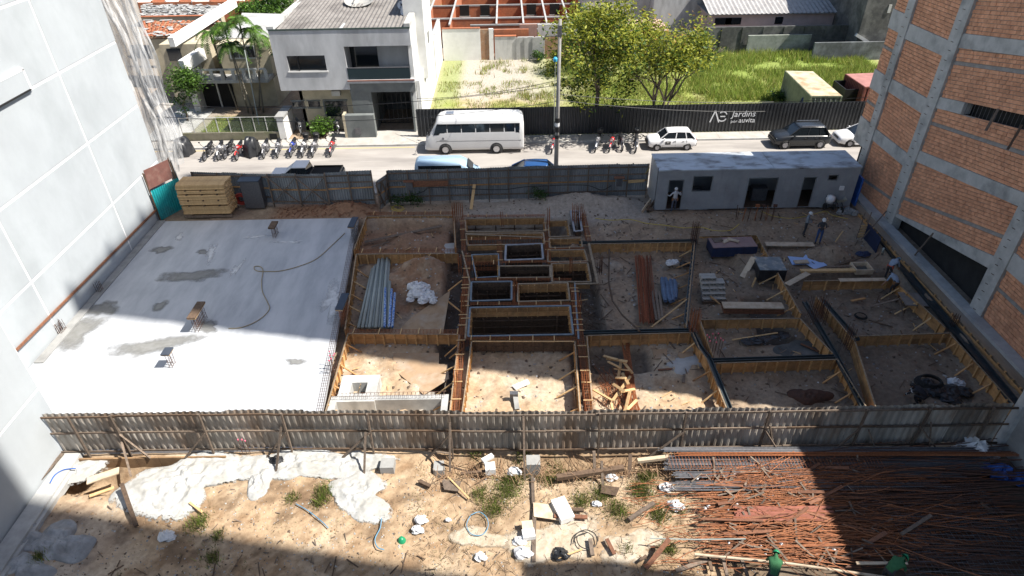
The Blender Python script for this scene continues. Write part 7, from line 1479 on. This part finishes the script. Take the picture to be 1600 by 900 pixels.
def person(label,loc,rz,pose,shirt,pants,helmet=None,short=False,hair=None,extra=None):
    J={k:V(*v) for k,v in BASE.items()}; J.update({k:V(*v) for k,v in pose.items()})
    names=list(J); co=[J[k] for k in names]; ed=[(names.index(a),names.index(b)) for a,b in EDG]; rad=[RAD[k] if k in RAD else RAD[k[0]] for k in names]; cls=[]
    for s in 'LR':
        w_=J['w'+s]; d=(w_-J['e'+s]).normalized(); side=d.cross(V(0,0,1)); side=side.normalized() if side.length>.1 else V(1,0,0); pn=side.cross(d)
        pi_=len(co); co.append(w_+d*.075); rad.append((.036,.018)); names.append('palm'+s); ed.append((names.index('w'+s),pi_))
        for q,(o,l) in enumerate(((-.03,.070),(-.01,.080),(.01,.076),(.03,.060))):
            i0=len(co); co.append(w_+d*.095+side*o); rad.append((.010,.010)); names.append('f'); ed.append((pi_,i0)); co.append(w_+d*(.095+l*.5)+side*o*1.1-pn*.008); rad.append((.009,.009)); names.append('f'); ed.append((i0,i0+1)); co.append(w_+d*(.095+l*.9)+side*o*1.1-pn*.032); rad.append((.007,.007)); names.append('f'); ed.append((i0+1,i0+2))
        i0=len(co); co.append(w_+d*.045+side*(.045)-pn*.01); rad.append((.011,.011)); names.append('f'); ed.append((pi_,i0)); co.append(w_+d*.085+side*.06-pn*.02); rad.append((.008,.008)); names.append('f'); ed.append((i0,i0+1))
    me=bpy.data.meshes.new('body'); me.from_pydata([tuple(c) for c in co],ed,[]); o=bpy.data.objects.new('tmp',me); COL.objects.link(o)
    sk=o.modifiers.new('skin','SKIN'); sk.use_smooth_shade=True; ss=o.modifiers.new('sub','SUBSURF'); ss.levels=1; ss.render_levels=1
    for i,r in enumerate(rad): me.skin_vertices[0].data[i].radius=r
    me.skin_vertices[0].data[0].use_root=True
    dg=bpy.context.evaluated_depsgraph_get(); m=bpy.data.meshes.new_from_object(o.evaluated_get(dg)); bpy.data.objects.remove(o)
    segs=[]
    for a,b in ed:
        na,nb=names[a],names[b]
        if 'f' in (na,nb) or 'palm' in na or 'palm' in nb or nb in('hed','top','nos'): k=0
        elif nb[0]=='w' and short: k=0
        elif na in('aL','aR'): k=3
        elif nb[0] in 'ka' and nb!='aL' or nb in('aL','aR') or nb in ('hL','hR'): k=2
        else: k=1
        segs.append((co[a],co[b],k,max(rad[a][0],rad[b][0])))
    m.materials.clear()
    for mt in (SKIN,shirt,pants,RUBBER): m.materials.append(mt)
    for p in m.polygons:
        c=p.center; best=9; bk=1
        for a,b,k,r in segs:
            ab=b-a; t=max(0,min(1,(c-a).dot(ab)/max(ab.length_squared,1e-9))); dd=(c-(a+ab*t)).length-r*.8
            if dd<best: best=dd; bk=k
        p.material_index=bk; p.use_smooth=True
    t=thing('person',label,'person',(0,0,0)); b=bpy.data.objects.new('body',m); COL.objects.link(b); b.parent=t; WL[b.name]=(0,0,0)
    up=(J['top']-J['nek']).normalized(); hc=lerp(J['hed'],J['top'],.45); fw=(J['nos']-J['hed']); fw=(fw-up*fw.dot(up)).normalized(); sd=fw.cross(up).normalized(); M=Matrix((sd,fw,up)).transposed().to_4x4(); M.translation=hc
    mb=MB()
    for s in (-1,1): mb.box(s*.034,.088,-.028,.022,.012,.012,0,M)
    mb.build('eyes',BLACK,t); mb=MB(); mb.box(0,.090,-.095,.05,.012,.010,0,M); mb.build('mouth',pm('lip_red',(.25,.08,.06),(.2,.07,.05)),t)
    mb=MB()
    for s in (-1,1): mb.box(s*.088,0,-.04,.018,.035,.055,0,M)
    mb.build('ears',SKIN,t)
    if helmet:
        mb=MB(); mb.lathe((0,0,0),[(.001,.128),(.05,.120),(.092,.085),(.115,.035),(.122,.0),(.118,-.008)],18); mb.v=[tuple(M@V(v[0],v[1]*1.12,v[2])) for v in mb.v]
        n=len(mb.v); mb.add([M@V(x,y,z) for x,y,z in ((-.11,.06,.0),(.11,.06,.0),(.07,.20,-.012),(-.07,.20,-.012),(-.11,.06,-.01),(.11,.06,-.01),(.07,.20,-.02),(-.07,.20,-.02))],[(0,1,2,3),(7,6,5,4),(1,5,6,2),(2,6,7,3),(3,7,4,0)]); mb.build('helmet',helmet,t,smooth=True)
        mb=MB(); mb.bar(M@V(0,-.10,.085),M@V(0,.09,.095),.03,.02); mb.build('helmet_ridge',helmet,t)
    if hair:
        mb=MB(); mb.lathe((0,0,0),[(.001,.105),(.06,.09),(.093,.045),(.098,-.03),(.08,-.06)],12); mb.v=[tuple(M@V(v[0],v[1]*1.05-.012,v[2])) for v in mb.v]; mb.build('hair',hair,t,smooth=True)
    if extra: extra(t,J)
    t.location=loc; t.rotation_euler=(0,0,rz); return t
HELW=pm('white_helmet',(.62,.63,.62),(.56,.57,.56),2,.4); HELB=pm('grey_blue_helmet',(.22,.33,.42),(.18,.28,.36),2,.4); HELG=pm('green_helmet',(.02,.26,.12),(.015,.2,.09),2,.35)
SHW=pm('white_work_shirt',(.50,.51,.53),(.40,.41,.44),6,.9); SHG=pm('grey_blue_shirt',(.22,.25,.28),(.17,.19,.22),6,.9); SHD=pm('dark_grey_shirt',(.06,.06,.065),(.045,.045,.05),6,.9); SHB=pm('pale_blue_shirt',(.28,.34,.42),(.22,.27,.34),6,.9); SHGR=pm('green_work_shirt',(.035,.13,.055),(.025,.10,.04),6,.9); SHN=pm('navy_uniform',(.022,.022,.028),(.03,.03,.036),6,.9)
PTD=pm('dark_trousers',(.03,.03,.035),(.045,.045,.05),6,.9); PTB=pm('blue_jeans',(.04,.08,.20),(.03,.06,.15),6,.9); REFL=pm('reflective_band',(.7,.72,.74),(.6,.62,.64),4,.4)
def belt(col,w=.17,z=.0):
    def f(t,J):
        c=J['spi']*.45+J['pel']*.55; m=MB(); m.lathe(tuple(c+V(0,0,-.03)),[(w,0),(w+.008,.025),(w,.05)],14); m.build('tool_belt',col,t)
        for s in (-1,1): m=MB(); m.box(c.x+s*(w-.01),c.y,c.z-.1,.07,.13,.16); m.build('tool_pouch',col,t)
    return f
LEATH=pm('tan_leather',(.25,.12,.05),(.18,.09,.04),6,.7)
P1=gp(1050,328,0); person('man in white shirt and helmet at the office doorway, arms held out',(P1.x,38.0,.05),0.05,dict(wL=(-.44,.26,1.12),eL=(-.36,.02,1.16),wR=(.42,.30,1.24),eR=(.38,.06,1.16),kR=(.11,.10,.52),aR=(.12,.12,.15),tR=(.13,.28,.14)),SHW,pm('blue_grey_trousers',(.08,.09,.13),(.06,.07,.1)),HELW,extra=belt(LEATH))
person('man in grey-blue shirt and black trousers looking down, left of two helmeted men',tuple(gp(1255,369,-.25)),math.radians(-120),dict(hed=(0,.05,1.585),top=(0,.08,1.68),nos=(0,.155,1.55),wL=(-.06,.26,1.10),eL=(-.24,.05,1.13),wR=(.08,.27,1.12),eR=(.25,.05,1.13),aL=(-.14,-.08,.09),tL=(-.16,.1,.04)),SHG,PTD,HELW)
person('man in dark shirt and blue jeans with folded arms, right of two helmeted men',tuple(gp(1277,380,-.25)),math.radians(160),dict(wL=(.08,.20,1.20),eL=(-.25,.08,1.15),wR=(-.06,.23,1.24),eR=(.25,.08,1.17)),SHD,PTB,HELW)
BENT=dict(pel=(0,-.12,.92),spi=(0,-.02,1.06),che=(0,.20,1.16),nek=(0,.34,1.19),hed=(0,.45,1.17),top=(0,.53,1.20),nos=(0,.50,1.07),hL=(-.10,-.12,.88),hR=(.10,-.12,.88),sL=(-.18,.27,1.15),sR=(.18,.27,1.15),eL=(-.24,.36,.88),wL=(-.18,.48,.68),eR=(.24,.36,.88),wR=(.18,.50,.68))
person('worker with orange belt and blue helmet bending over the black channel',tuple(gp(1385,436,-.35)),math.radians(-60),BENT,SHB,PTD,HELB,short=True,extra=belt(pm('orange_belt',(.55,.10,.04),(.45,.08,.03)),.15))
person('bareheaded worker in pale blue shirt bending at the formwork end, back turned',tuple(gp(1391,461,-.74)),math.radians(15),dict(BENT,eL=(-.34,.22,.92),wL=(-.50,.25,.72)),SHB,PTD,None,short=True,hair=BLACK,extra=belt(LEATH,.16))
def bands(t,J):
    for a,b in (('eL','wL'),('eR','wR'),('sL','eL')):
        c=lerp(J[a],J[b],.55); d=(J[b]-J[a]).normalized(); m=MB(); m.tube([c-d*.02,c+d*.02],.058,10,False); m.build('reflective_band',REFL,t)
person('crouched worker in dark uniform with reflective arm bands beside the black hoses',tuple(gp(1432,630,-.74)),math.radians(40),dict(BENT,pel=(0,-.2,.55),spi=(0,-.08,.70),che=(0,.15,.80),nek=(0,.30,.82),hed=(0,.40,.80),top=(0,.49,.80),nos=(0,.44,.70),hL=(-.1,-.2,.52),hR=(.1,-.2,.52),kL=(-.2,.18,.50),kR=(.2,.18,.50),aL=(-.16,-.1,.08),aR=(.16,-.1,.08),tL=(-.18,.08,.04),tR=(.18,.08,.04),sL=(-.18,.22,.79),sR=(.18,.22,.79),eL=(-.26,.38,.55),wL=(-.2,.5,.32),eR=(.26,.38,.55),wR=(.2,.5,.32)),SHN,SHN,None,hair=BLACK,extra=bands)
person('worker in green with a green helmet stooping to hold a board, at the lower right',tuple(gp(1380,912,-.05)),math.radians(-65),BENT,SHGR,PTD,HELG)
person('green-helmeted worker in green beside the long pole at the bottom edge',tuple(gp(1200,916,-.05)),math.radians(-20),dict(BENT,wL=(-.1,.5,.8)),SHGR,PTD,HELG)
mb=MB(); mb.bar(gp(1338,880,.55),gp(1418,880,.6),.10,.04); tag(mb.build('held_board',WOODP),'pale board held low by the green-shirted worker at the lower right','board')
# ================================================================ foreground yard
WCEM=ragged(pm('white_cement_spill',(.46,.46,.45),(.30,.30,.29),3.5,.9,.07,3.5,c3=(.32,.31,.28),s3=1.3,amt3=.8,detail=10),.0,.22,3.4,.85); GCEM=pm('grey_cement_lump',(.36,.37,.38),(.25,.26,.27),3,.9,.03,5,c3=(.17,.17,.17),s3=1.2,amt3=.7,detail=10)
for px,py,rx,ry,h,mt,lab,sd in ((285,752,2.35,1.35,.30,WCEM,'largest heap of white cement waste, below the left part of the zinc fence',2),(455,725,1.9,1.0,.26,WCEM,'long white cement spill under the zinc fence around the stake',3),(542,722,1.3,.75,.2,WCEM,'white cement spill at the foot of the fence left of the concrete stub',4),(562,772,1.25,.95,.16,WCEM,'round white cement patch below the long spill',5),(408,748,.6,.7,.25,WCEM,'small white cement lump at the left end of the long spill',6),(232,785,.9,.5,.15,WCEM,'crumbly white cement tongue beside the leaning stub post',7),(112,735,.9,.8,.15,WCEM,'white cement crust on the ledge at the left wall',8),(95,848,1.0,.75,.35,GCEM,'grey hardened cement lump in the shade at the lower left, right one',9),(40,835,.7,.6,.3,GCEM,'grey hardened cement lump in the shade against the left wall ledge',10),(35,885,1.0,.5,.2,GCEM,'grey cement lump at the lower left corner of the view',11),(270,790,.5,.5,.1,WCEM,'small white cement crumb below the largest heap',12),(1000,820,.1,.1,.05,WCEM,'white crumb',13),(870,842,1.5,1.0,.06,ragged(pm('pale_rubble_ground',(.46,.40,.32),(.34,.27,.19),4,.95,.03,6),.0,.5,3.4,.9),'pale crusted patch of ground around the black bag',14),(985,852,1.1,.6,.06,MATS['pale_rubble_ground'],'pale crusted patch of ground left of the timber frame',15),(745,838,.8,.5,.04,MATS['pale_rubble_ground'],'pale sandy patch beside the blue hose ring',16)):
    if rx<.2: continue
    c=gp(px,py,-.05); lump('cement_spill',lab,'cement heap',px,py,rx*1.08,ry*1.08,h*.6+.02,mt,sd,loc=V(c.x,c.y,hz(c.x,c.y)-.04 if c.y<16.6 or c.x>-12 and c.y<17 else -.1),amp=1.1,nu=90,nv=30,fr=3.6,edge=.3,z=-.1)
# the heap code needs its base height: stored in loc
for px,py,w_,h,lab in ((607,725,.55,.75,'short square concrete stub standing in the ditch left of centre'),(833,722,.55,.8,'weathered concrete stub standing in the ditch at centre'),(688,700,.4,.3,'low concrete stub partly buried under the fence')):
    c=gp(px,py,0); mb=MB(); mb.box(c.x,17.35,-.3,w_,.5,h+.3); tag(mb.build('concrete_stub',CONC),lab,'stub')
for (a,b,za,zb_,w_,th,mt,lab) in (((190,756),(213,822),.45,.0,.15,.10,WOODD,'dark squared post lying below the leaning stake at the left'),((136,752),(186,735),.05,.1,.35,.05,WOODP,'wide plank bridging the ditch at the left end'),((140,775),(178,762),.0,.02,.14,.04,WOODL,'narrow plank beside the ditch at the left end'),((296,785),(316,800),.05,.05,.08,.03,WOODL,'pair of short laths below the largest white heap'),((870,746),(975,731),.15,.3,.20,.18,WOODD,'long brown log lying along the ditch right of centre'),((996,720),(1046,714),.2,.25,.16,.14,WOODP,'pale trimmed log at the left end of the steel bars'),((983,812),(1022,786),.1,.2,.14,.12,WOODG,'cut tube-like log lying in the weeds beside the rust bars'),((1009,888),(1046,842),.0,.5,.16,.06,WOODR,'dark brown board leaning across the rusty bars near the bottom'),((1056,892),(1107,874),.05,.1,.14,.05,WOODG,'grey plank of the low timber frame at the bottom, left piece'),((948,842),(960,866),.1,.05,.13,.06,WOODR,'short brown board next to the pale crusted ground'),((922,842),(926,868),.08,.05,.14,.06,WOODG,'short upright-lying grey board beside the black bag'),((866,806),(918,808),.1,.1,.16,.06,WOODR,'brown board in front of the white foam block'),((893,796),(912,797),.12,.1,.14,.08,WOODD,'short dark block to the right of the white foam block'),((690,725),(735,738),.05,.02,.07,.04,WOODD,'dark pipe-like stick on the ground under the fence at centre'),((700,745),(733,779),.1,.0,.06,.04,WOODL,'thin yellow lath on the weeds below the fence at centre'),((655,752),(672,760),.1,.05,.14,.12,WOODD,'short dark log at the edge of the white patch'),((832,745),(834,800),.0,-.02,.12,.03,WOODG,'strip of board set in the ground below the centre stub'),((835,800),(834,878),.0,-.02,.14,.03,WOODG,'long strip of board set in the ground near the white foam block'),((720,740),(770,735),.05,.0,.10,.06,WOODD,'dark board lying under the fence right of the centre stake'),((910,858),(872,872),.05,.0,.06,.03,WOODL,'thin yellow lath beside the black bag'),((1000,876),(1010,868),.1,.1,.09,.05,WOODD,'offcut beside the leaning dark brown board'),((940,720),(942,760),.5,-.05,.10,.07,WOODG,'short post in the ditch below the fence right of centre'),((928,705),(929,735),.6,-.2,.12,.08,WOODG,'pale squared post in the ditch right of centre'),((985,710),(983,745),.3,-.1,.14,.10,WOODD,'dark post stub at the right end of the long brown log'),((640,700),(702,708),.1,.1,.1,.03,WOODG,'plank along the top of the ditch at centre left')):
    mb=MB(); A=gp(*a,za);B=gp(*b,zb_); mb.bar(A,B,w_,th); tag(mb.build('plank' if th<.1 else 'timber',mt),lab,'board' if th<.1 else 'timber')
# low timber frame at the bottom
t=thing('timber_trestle','low frame of brown timbers beside the rusty bars at the bottom','frame',tuple(gp(1110,880,0)))
for a,b in (((1105,862),(1112,892)),((1128,866),(1136,900)),((1158,872),(1168,900)),((1110,870),(1180,874)),((1075,878),(1108,872))): MB().bar(gp(*a,.1),gp(*b,.1),.11,.08).build('timber',WOODD if a[0]%2 else WOODG,t)
FOAM=pm('white_foam_block',(.70,.70,.69),(.60,.60,.59),5,.9,.002)
for px,py,sx,sy,h,rz,mt,lab in ((879,797,.55,.95,.28,.35,FOAM,'tall white foam block leaning on the plywood near the rust bars'),(766,732,.40,.40,.32,.1,FOAM,'white foam cube under the fence at centre'),(762,716,.5,.2,.12,.6,FOAM,'ragged white foam slice behind the foam cube'),(824,822,.4,.35,.18,.1,WOODP,'pale box lying on the strip board, upper one'),(826,835,.45,.35,.2,.15,FOAM,'white box lying on the strip board, lower one')):
    c=gp(px,py,.1); mb=MB(); mb.box(c.x,c.y,.1,sx,sy,h,rz); tag(mb.build('foam_block',mt),lab,'block')
mb=MB(); mb.prism([tuple(gp(*p,.02)[:2]) for p in ((833,786),(868,790),(880,815),(834,808))],.03,.06); tag(mb.build('plywood_sheet',WOODP),'pale plywood sheet under the white foam block','sheet')
mb=MB(); mb.prism([tuple(gp(*p,.02)[:2]) for p in ((690,750),(720,752),(716,768),(694,765))],-.02,.03); tag(mb.build('board_piece',WOODG),'brown board piece in the weeds below the fence at centre','board')
mb=MB(); mb.prism([tuple(gp(*p,.02)[:2]) for p in ((940,758),(968,762),(962,775),(938,770))],-.02,.04); tag(mb.build('board_piece',WOODD),'dark board piece in the weeds left of the steel bars','board')
for px,py,s,mt,lab in ((875,866,.28,TARPD,'knotted black plastic bag on the pale ground'),(811,846,.22,PLASTW,'white plastic bag upper part by the strip board'),(816,864,.3,PLASTW,'white plastic bag lying below the strip board'),(932,787,.16,PLASTW,'small white cup-like bag among the weeds'),(1055,790,.28,PLASTW,'white plastic bag caught on the rusty bars'),(1040,762,.25,PLASTW,'pale sheet scrap on the left end of the rusty bars'),(1238,823,.28,PLASTW,'crumpled white bag beside the reddish pipes'),(432,722,.32,TARPD,'black plastic on the long white cement spill'),(700,812,.10,PLASTW,'tiny white scrap by the blue hose ring'),(657,812,.22,PLASTW,'white crumbs right of the green helmet, upper'),(652,828,.2,PLASTW,'white crumbs right of the green helmet, lower'),(803,737,.25,PLASTW,'white scrap in the weeds under the fence'),(260,838,.28,PLASTW,'white scrap in the shade below the largest heap'),(954,745,.22,PLASTW,'white scrap above the steel bars in the weeds'),(750,870,.2,PLASTW,'white scrap in the shade at the bottom centre'),(1520,705,.7,FOAM,'pale torn sack in the dark right corner of the yard')):
    crumple('plastic_bag',lab,'litter',px,py,-.05,[(0,0,0,s,s*.8),(s*.7,-s*.2,0,s*.6,s*.4)],mt,int(px))
def hel(): 
    c=gp(627,842,0); mb=MB(); mb.lathe((c.x,c.y,hz(c.x,c.y)+.02),[(.001,.17),(.06,.16),(.11,.11),(.135,.04),(.16,.0),(.16,-.02)],16); t=thing('helmet','green safety helmet lying on the sand near the blue hose','helmet',(c.x,c.y,0)); mb.build('shell',HELG,t,smooth=True); m=MB(); m.bar((c.x,c.y-.08,.0+hz(c.x,c.y)+.18),(c.x,c.y+.08,hz(c.x,c.y)+.18),.03,.02); m.build('ridge',HELG,t)
hel()
hose('blue hose scrap on the sand below the white spills',[(462,787),(478,796),(492,806),(505,817),(513,825)],-.02,.02,BUH)
hose('blue-grey hose ring in the weeds right of the green helmet',[(735,805),(749,800),(761,810),(762,825),(752,836),(736,834),(729,820),(735,806)],0,.018,BUH)
hose('curved blue-grey hose left of the green helmet',[(596,810),(594,825),(586,842),(590,855),(600,859)],0,.022,BUH)
hose('blue hose looped beside the ledge at the left wall',[(78,755),(86,742),(100,734),(118,732)],.15,.025,BLUEP)
hose('black wire tangle beside the timber scraps at the bottom',[(895,850),(900,835),(915,828),(930,835),(932,850),(920,858),(905,852),(902,838),(918,832)],.05,.02,BLH)
# steel stock on the right
def barstack(label,px0,px1,py0,py1,n,r,mat,z=.15,h=.25,jit=.1,name='steel_bundle',slope=0):
    t=thing(name,label,'steel bundle',tuple(gp((px0+px1)/2,(py0+py1)/2,z))); mb=MB()
    for k in range(n):
        q=k/(n-1 or 1); a=gp(px0+R.uniform(-6,6),lerp(py0,py1,q),z+R.random()*h); b=gp(px1,lerp(py0,py1,q)+slope,z+R.random()*h); b.y+=R.uniform(-jit,jit); b.x+=R.uniform(-.3,.3); mid=lerp(a,b,R.uniform(.3,.7))+V(0,R.uniform(-.5,.5)*jit,R.uniform(-.03,.05)); mb.tube([a,mid,b],r,4)
    o=mb.build('bars',mat,t); o['kind']='stuff'; return t
barstack('bundle of long grey steel bars nearest the zinc fence',1033,1560,699,706,14,.022,STEEL,.35,.1,.04)
barstack('grey and rusty bar stack with stirrups, second from the fence',1042,1540,712,734,34,.018,STEEL,.2,.15,.08)
barstack('grey steel bar bundle, third from the fence',1055,1500,737,746,12,.024,STEEL,.2,.12,.04)
barstack('bright grey steel bars on top of the rusty heap',1050,1480,752,766,9,.018,STEEL,.3,.12,.08)
barstack('smooth reddish steel pipes laid side by side in the yard',1150,1290,792,812,15,.045,pm('reddish_oxide_steel',(.33,.13,.09),(.25,.09,.06),6,.55,isl=.2),.35,.03,.02)
barstack('rusty straight bars along the right end of the zinc fence',1060,1590,707,712,14,.015,RUST,.4,.1,.06)
def barheap(name,n,x0,x1,y0,y1,l0,l1,r,mat,seed,za=.05,zb_=.4,asd=.10,curl=.25):
    rr=random.Random(seed); mb=MB()
    for k in range(n):
        x=rr.uniform(x0,x1); y=rr.uniform(y0,y1); l=rr.uniform(l0,l1); a=rr.gauss(0,asd); z=rr.uniform(za,zb_); pts=[]
        c=rr.uniform(-curl,curl)
        for j in range(5): t=j/4; pts.append((x+l*t*math.cos(a),y+l*t*math.sin(a)+c*(t*(1-t))*2,z+rr.uniform(-.02,.05)*(j in(1,2,3))))
        mb.tube(pts,r,3)
    return tag(mb.build(name,mat),kind='stuff')
RUSTO=pm('orange_rusty_steel',(.30,.12,.05),(.16,.06,.03),10,.8,isl=.6)
barheap('rusty_bar_heap',420,6.4,9.5,13.0,17.0,3.0,9.0,.016,RUSTO,41,.02,.30,.07)
barheap('rusty_bar_heap_top',200,6.9,12,13.0,16.4,2.5,9,.013,RUST,42,.15,.42,.10,.5)
barheap('crossed_bars',150,7.5,13.5,12.8,16.6,1.2,4.5,.014,RUSTO,47,.25,.5,.35,.6)
sticks('heap_scraps',70,7,14,12.8,17.0,.2,1.1,.06,WOODG,48,rise=.1,zo=.45)
sticks('heap_boards',14,7.5,14,12.8,16.8,.8,2.2,.12,WOODR,49,ang=(0,.35),rise=.1,zo=.48)
scatter('heap_litter',40,6.5,13,13,17,.04,.12,PLASTW,50,zoff=.4)
barheap('rusty_bar_fringe',90,4.0,8.0,12.6,16.8,.5,2.5,.012,RUST,43,-.02,.18,.35,.3)
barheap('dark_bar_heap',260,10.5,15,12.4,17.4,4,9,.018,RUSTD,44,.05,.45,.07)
barheap('tangled_wire',110,6.2,13.5,13,17.2,.4,1.6,.010,RUSTO,45,.1,.45,.9,.5)
# stirrups on the second bar stack and a cage
mb=MB()
for k in range(64):
    c=gp(1045+k*5.2,722,.25); mb.tube([(c.x,c.y-.42,.15),(c.x,c.y-.42,.42),(c.x,c.y+.42,.42),(c.x,c.y+.42,.15)],.010,3,False)
tag(mb.build('stirrups',RUST),'row of rusty stirrups across the second bar stack','stirrups',kind=None); 
def mesh_sheet(label,px,py,w_,d,step,mat,rz=0,z=.3,r=.008):
    c=gp(px,py,z); mb=MB(); M=Matrix.Translation(c)@Matrix.Rotation(rz,4,'Z'); n=int(w_/step)
    for k in range(n+1): x=-w_/2+k*step; mb.tube([M@V(x,-d/2,0),M@V(x,d/2,.0)],r,3,False)
    for k in range(int(d/step)+1): y=-d/2+k*step; mb.tube([M@V(-w_/2,y,.01),M@V(w_/2,y,.01)],r,3,False)
    return tag(mb.build('wire_mesh',mat),label,'mesh sheet')
mesh_sheet('rusty welded mesh panel lying on the bar heap at the shade edge',1225,757,2.6,1.1,.16,RUSTO,.05,.42)
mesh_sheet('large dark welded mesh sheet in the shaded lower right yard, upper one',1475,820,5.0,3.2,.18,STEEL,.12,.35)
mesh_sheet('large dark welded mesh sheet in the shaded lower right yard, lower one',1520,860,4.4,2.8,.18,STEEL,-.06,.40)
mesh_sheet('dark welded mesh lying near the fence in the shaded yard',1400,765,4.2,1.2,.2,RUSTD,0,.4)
for i,(px,py) in enumerate(((1158,822),(1250,800),(1265,830),(1310,780),(1372,783))):
    mb=MB(); mb.bar(gp(px,py-16,.12),gp(px+8,py+12,.12),.12,.12); tag(mb.build('bearer',WOODG),('bearer under the left end of the reddish pipes','bearer in shade right of the reddish pipes','bearer in deep shade below the reddish pipes','bearer in deep shade behind the reddish pipes','bearer in deep shade near the mesh sheets')[i],'timber')
mb=MB(); mb.tube([gp(1015,841,.45),gp(1085,843,.5),gp(1165,842,.42)],.022,5); tag(mb.build('thin_conduit',PVC),'thin white conduit lying straight over the rusty bars','pipe')
mb=MB(); mb.tube([gp(1085,866,.4),gp(1230,880,.4),gp(1385,902,.4)],.045,7); tag(mb.build('long_pole',WOODP),'long pale pole lying below the rusty bars towards the lower right worker','pole')
mb=MB(); mb.bar(gp(1408,835,.5),gp(1455,805,.6),.12,.05); tag(mb.build('plank',WOODG),'grey plank lying across the dark mesh sheets','plank')
mb=MB(); mb.bar(gp(1532,785,.4),gp(1552,802,.3),.16,.05); tag(mb.build('plank',WOODD),'short dark plank at the right edge of the shaded yard','plank')
crumple('blue_tarpaulin','blue and grey sacks in the dark right corner of the yard','sacks',1560,742,-.05,[(0,0,.1,.5,.3),(.6,-.3,.1,.4,.25),(-.5,.3,.1,.4,.2)],BLUEP,77)
# dried weeds, scraps and litter of the yard
fgc=lambda x,y: True
scatter('yard_rubble',2600,-17,9,10,17.4,.015,.07,CONC,81); scatter('pale_yard_rubble',520,-16,9,10,17.3,.015,.07,CONCL,82); scatter('earth_clods',1500,-18,9,10,17.4,.02,.09,MATS['dark_earth_clod'],83); scatter('brown_clods',900,-18,9,10,17.4,.03,.12,pm('sandy_clod',(.34,.24,.15),(.26,.17,.10),5,.95),84)
scatter('white_crumbs',300,-15,-1,12,17.2,.015,.07,WCEM,85)
sticks('yard_twigs',700,-4,9,12,17.6,.08,.45,.012,WOODD,86,rise=.1); sticks('yard_scraps',150,-16,9,10.5,17.2,.08,.35,.035,WOODG,87); sticks('dry_roots',520,-3.2,7.5,16.4,17.9,.2,.9,.016,pm('dry_root',(.30,.19,.11),(.2,.12,.07),5,.9),88,rise=.35)
sticks('grey_scraps',50,-16,-3,10.5,13.5,.2,.8,.04,WOODD,89)
WG=leafmat('yard_weed',(.13,.17,.045),.3)
def clump(px,py,r): c=gp(px,py); return (c.x,r*.5,c.y,r*.5,r*r)
grass('yard_weeds',11000,[clump(*a) for a in ((505,768,.4),(455,775,.28),(498,782,.3),(770,790,.5),(790,765,.6),(745,700,.35),(800,745,.6),(1002,765,.5),(965,795,.45),(940,770,.45),(310,815,.4),(330,868,.3),(340,835,.25),(870,720,.5),(905,735,.4),(1010,742,.4),(1060,790,.3),(1045,855,.3),(980,855,.25),(750,770,.4),(720,690,.35),(910,780,.4),(1030,800,.4),(60,870,.3),(855,745,.4),(815,700,.4))],.08,.34,[WG,GD,WG,GG],90,None,.014,True)
grass('yard_sprouts',9000,[(-4,8,12.6,17.5,3),(-14,-4,11,16,1.1)],.04,.2,[WG,GD,GD],91,lambda x,y:np.clip((fbm(x,y,.9,39)-.45)*6,0,1),.012)
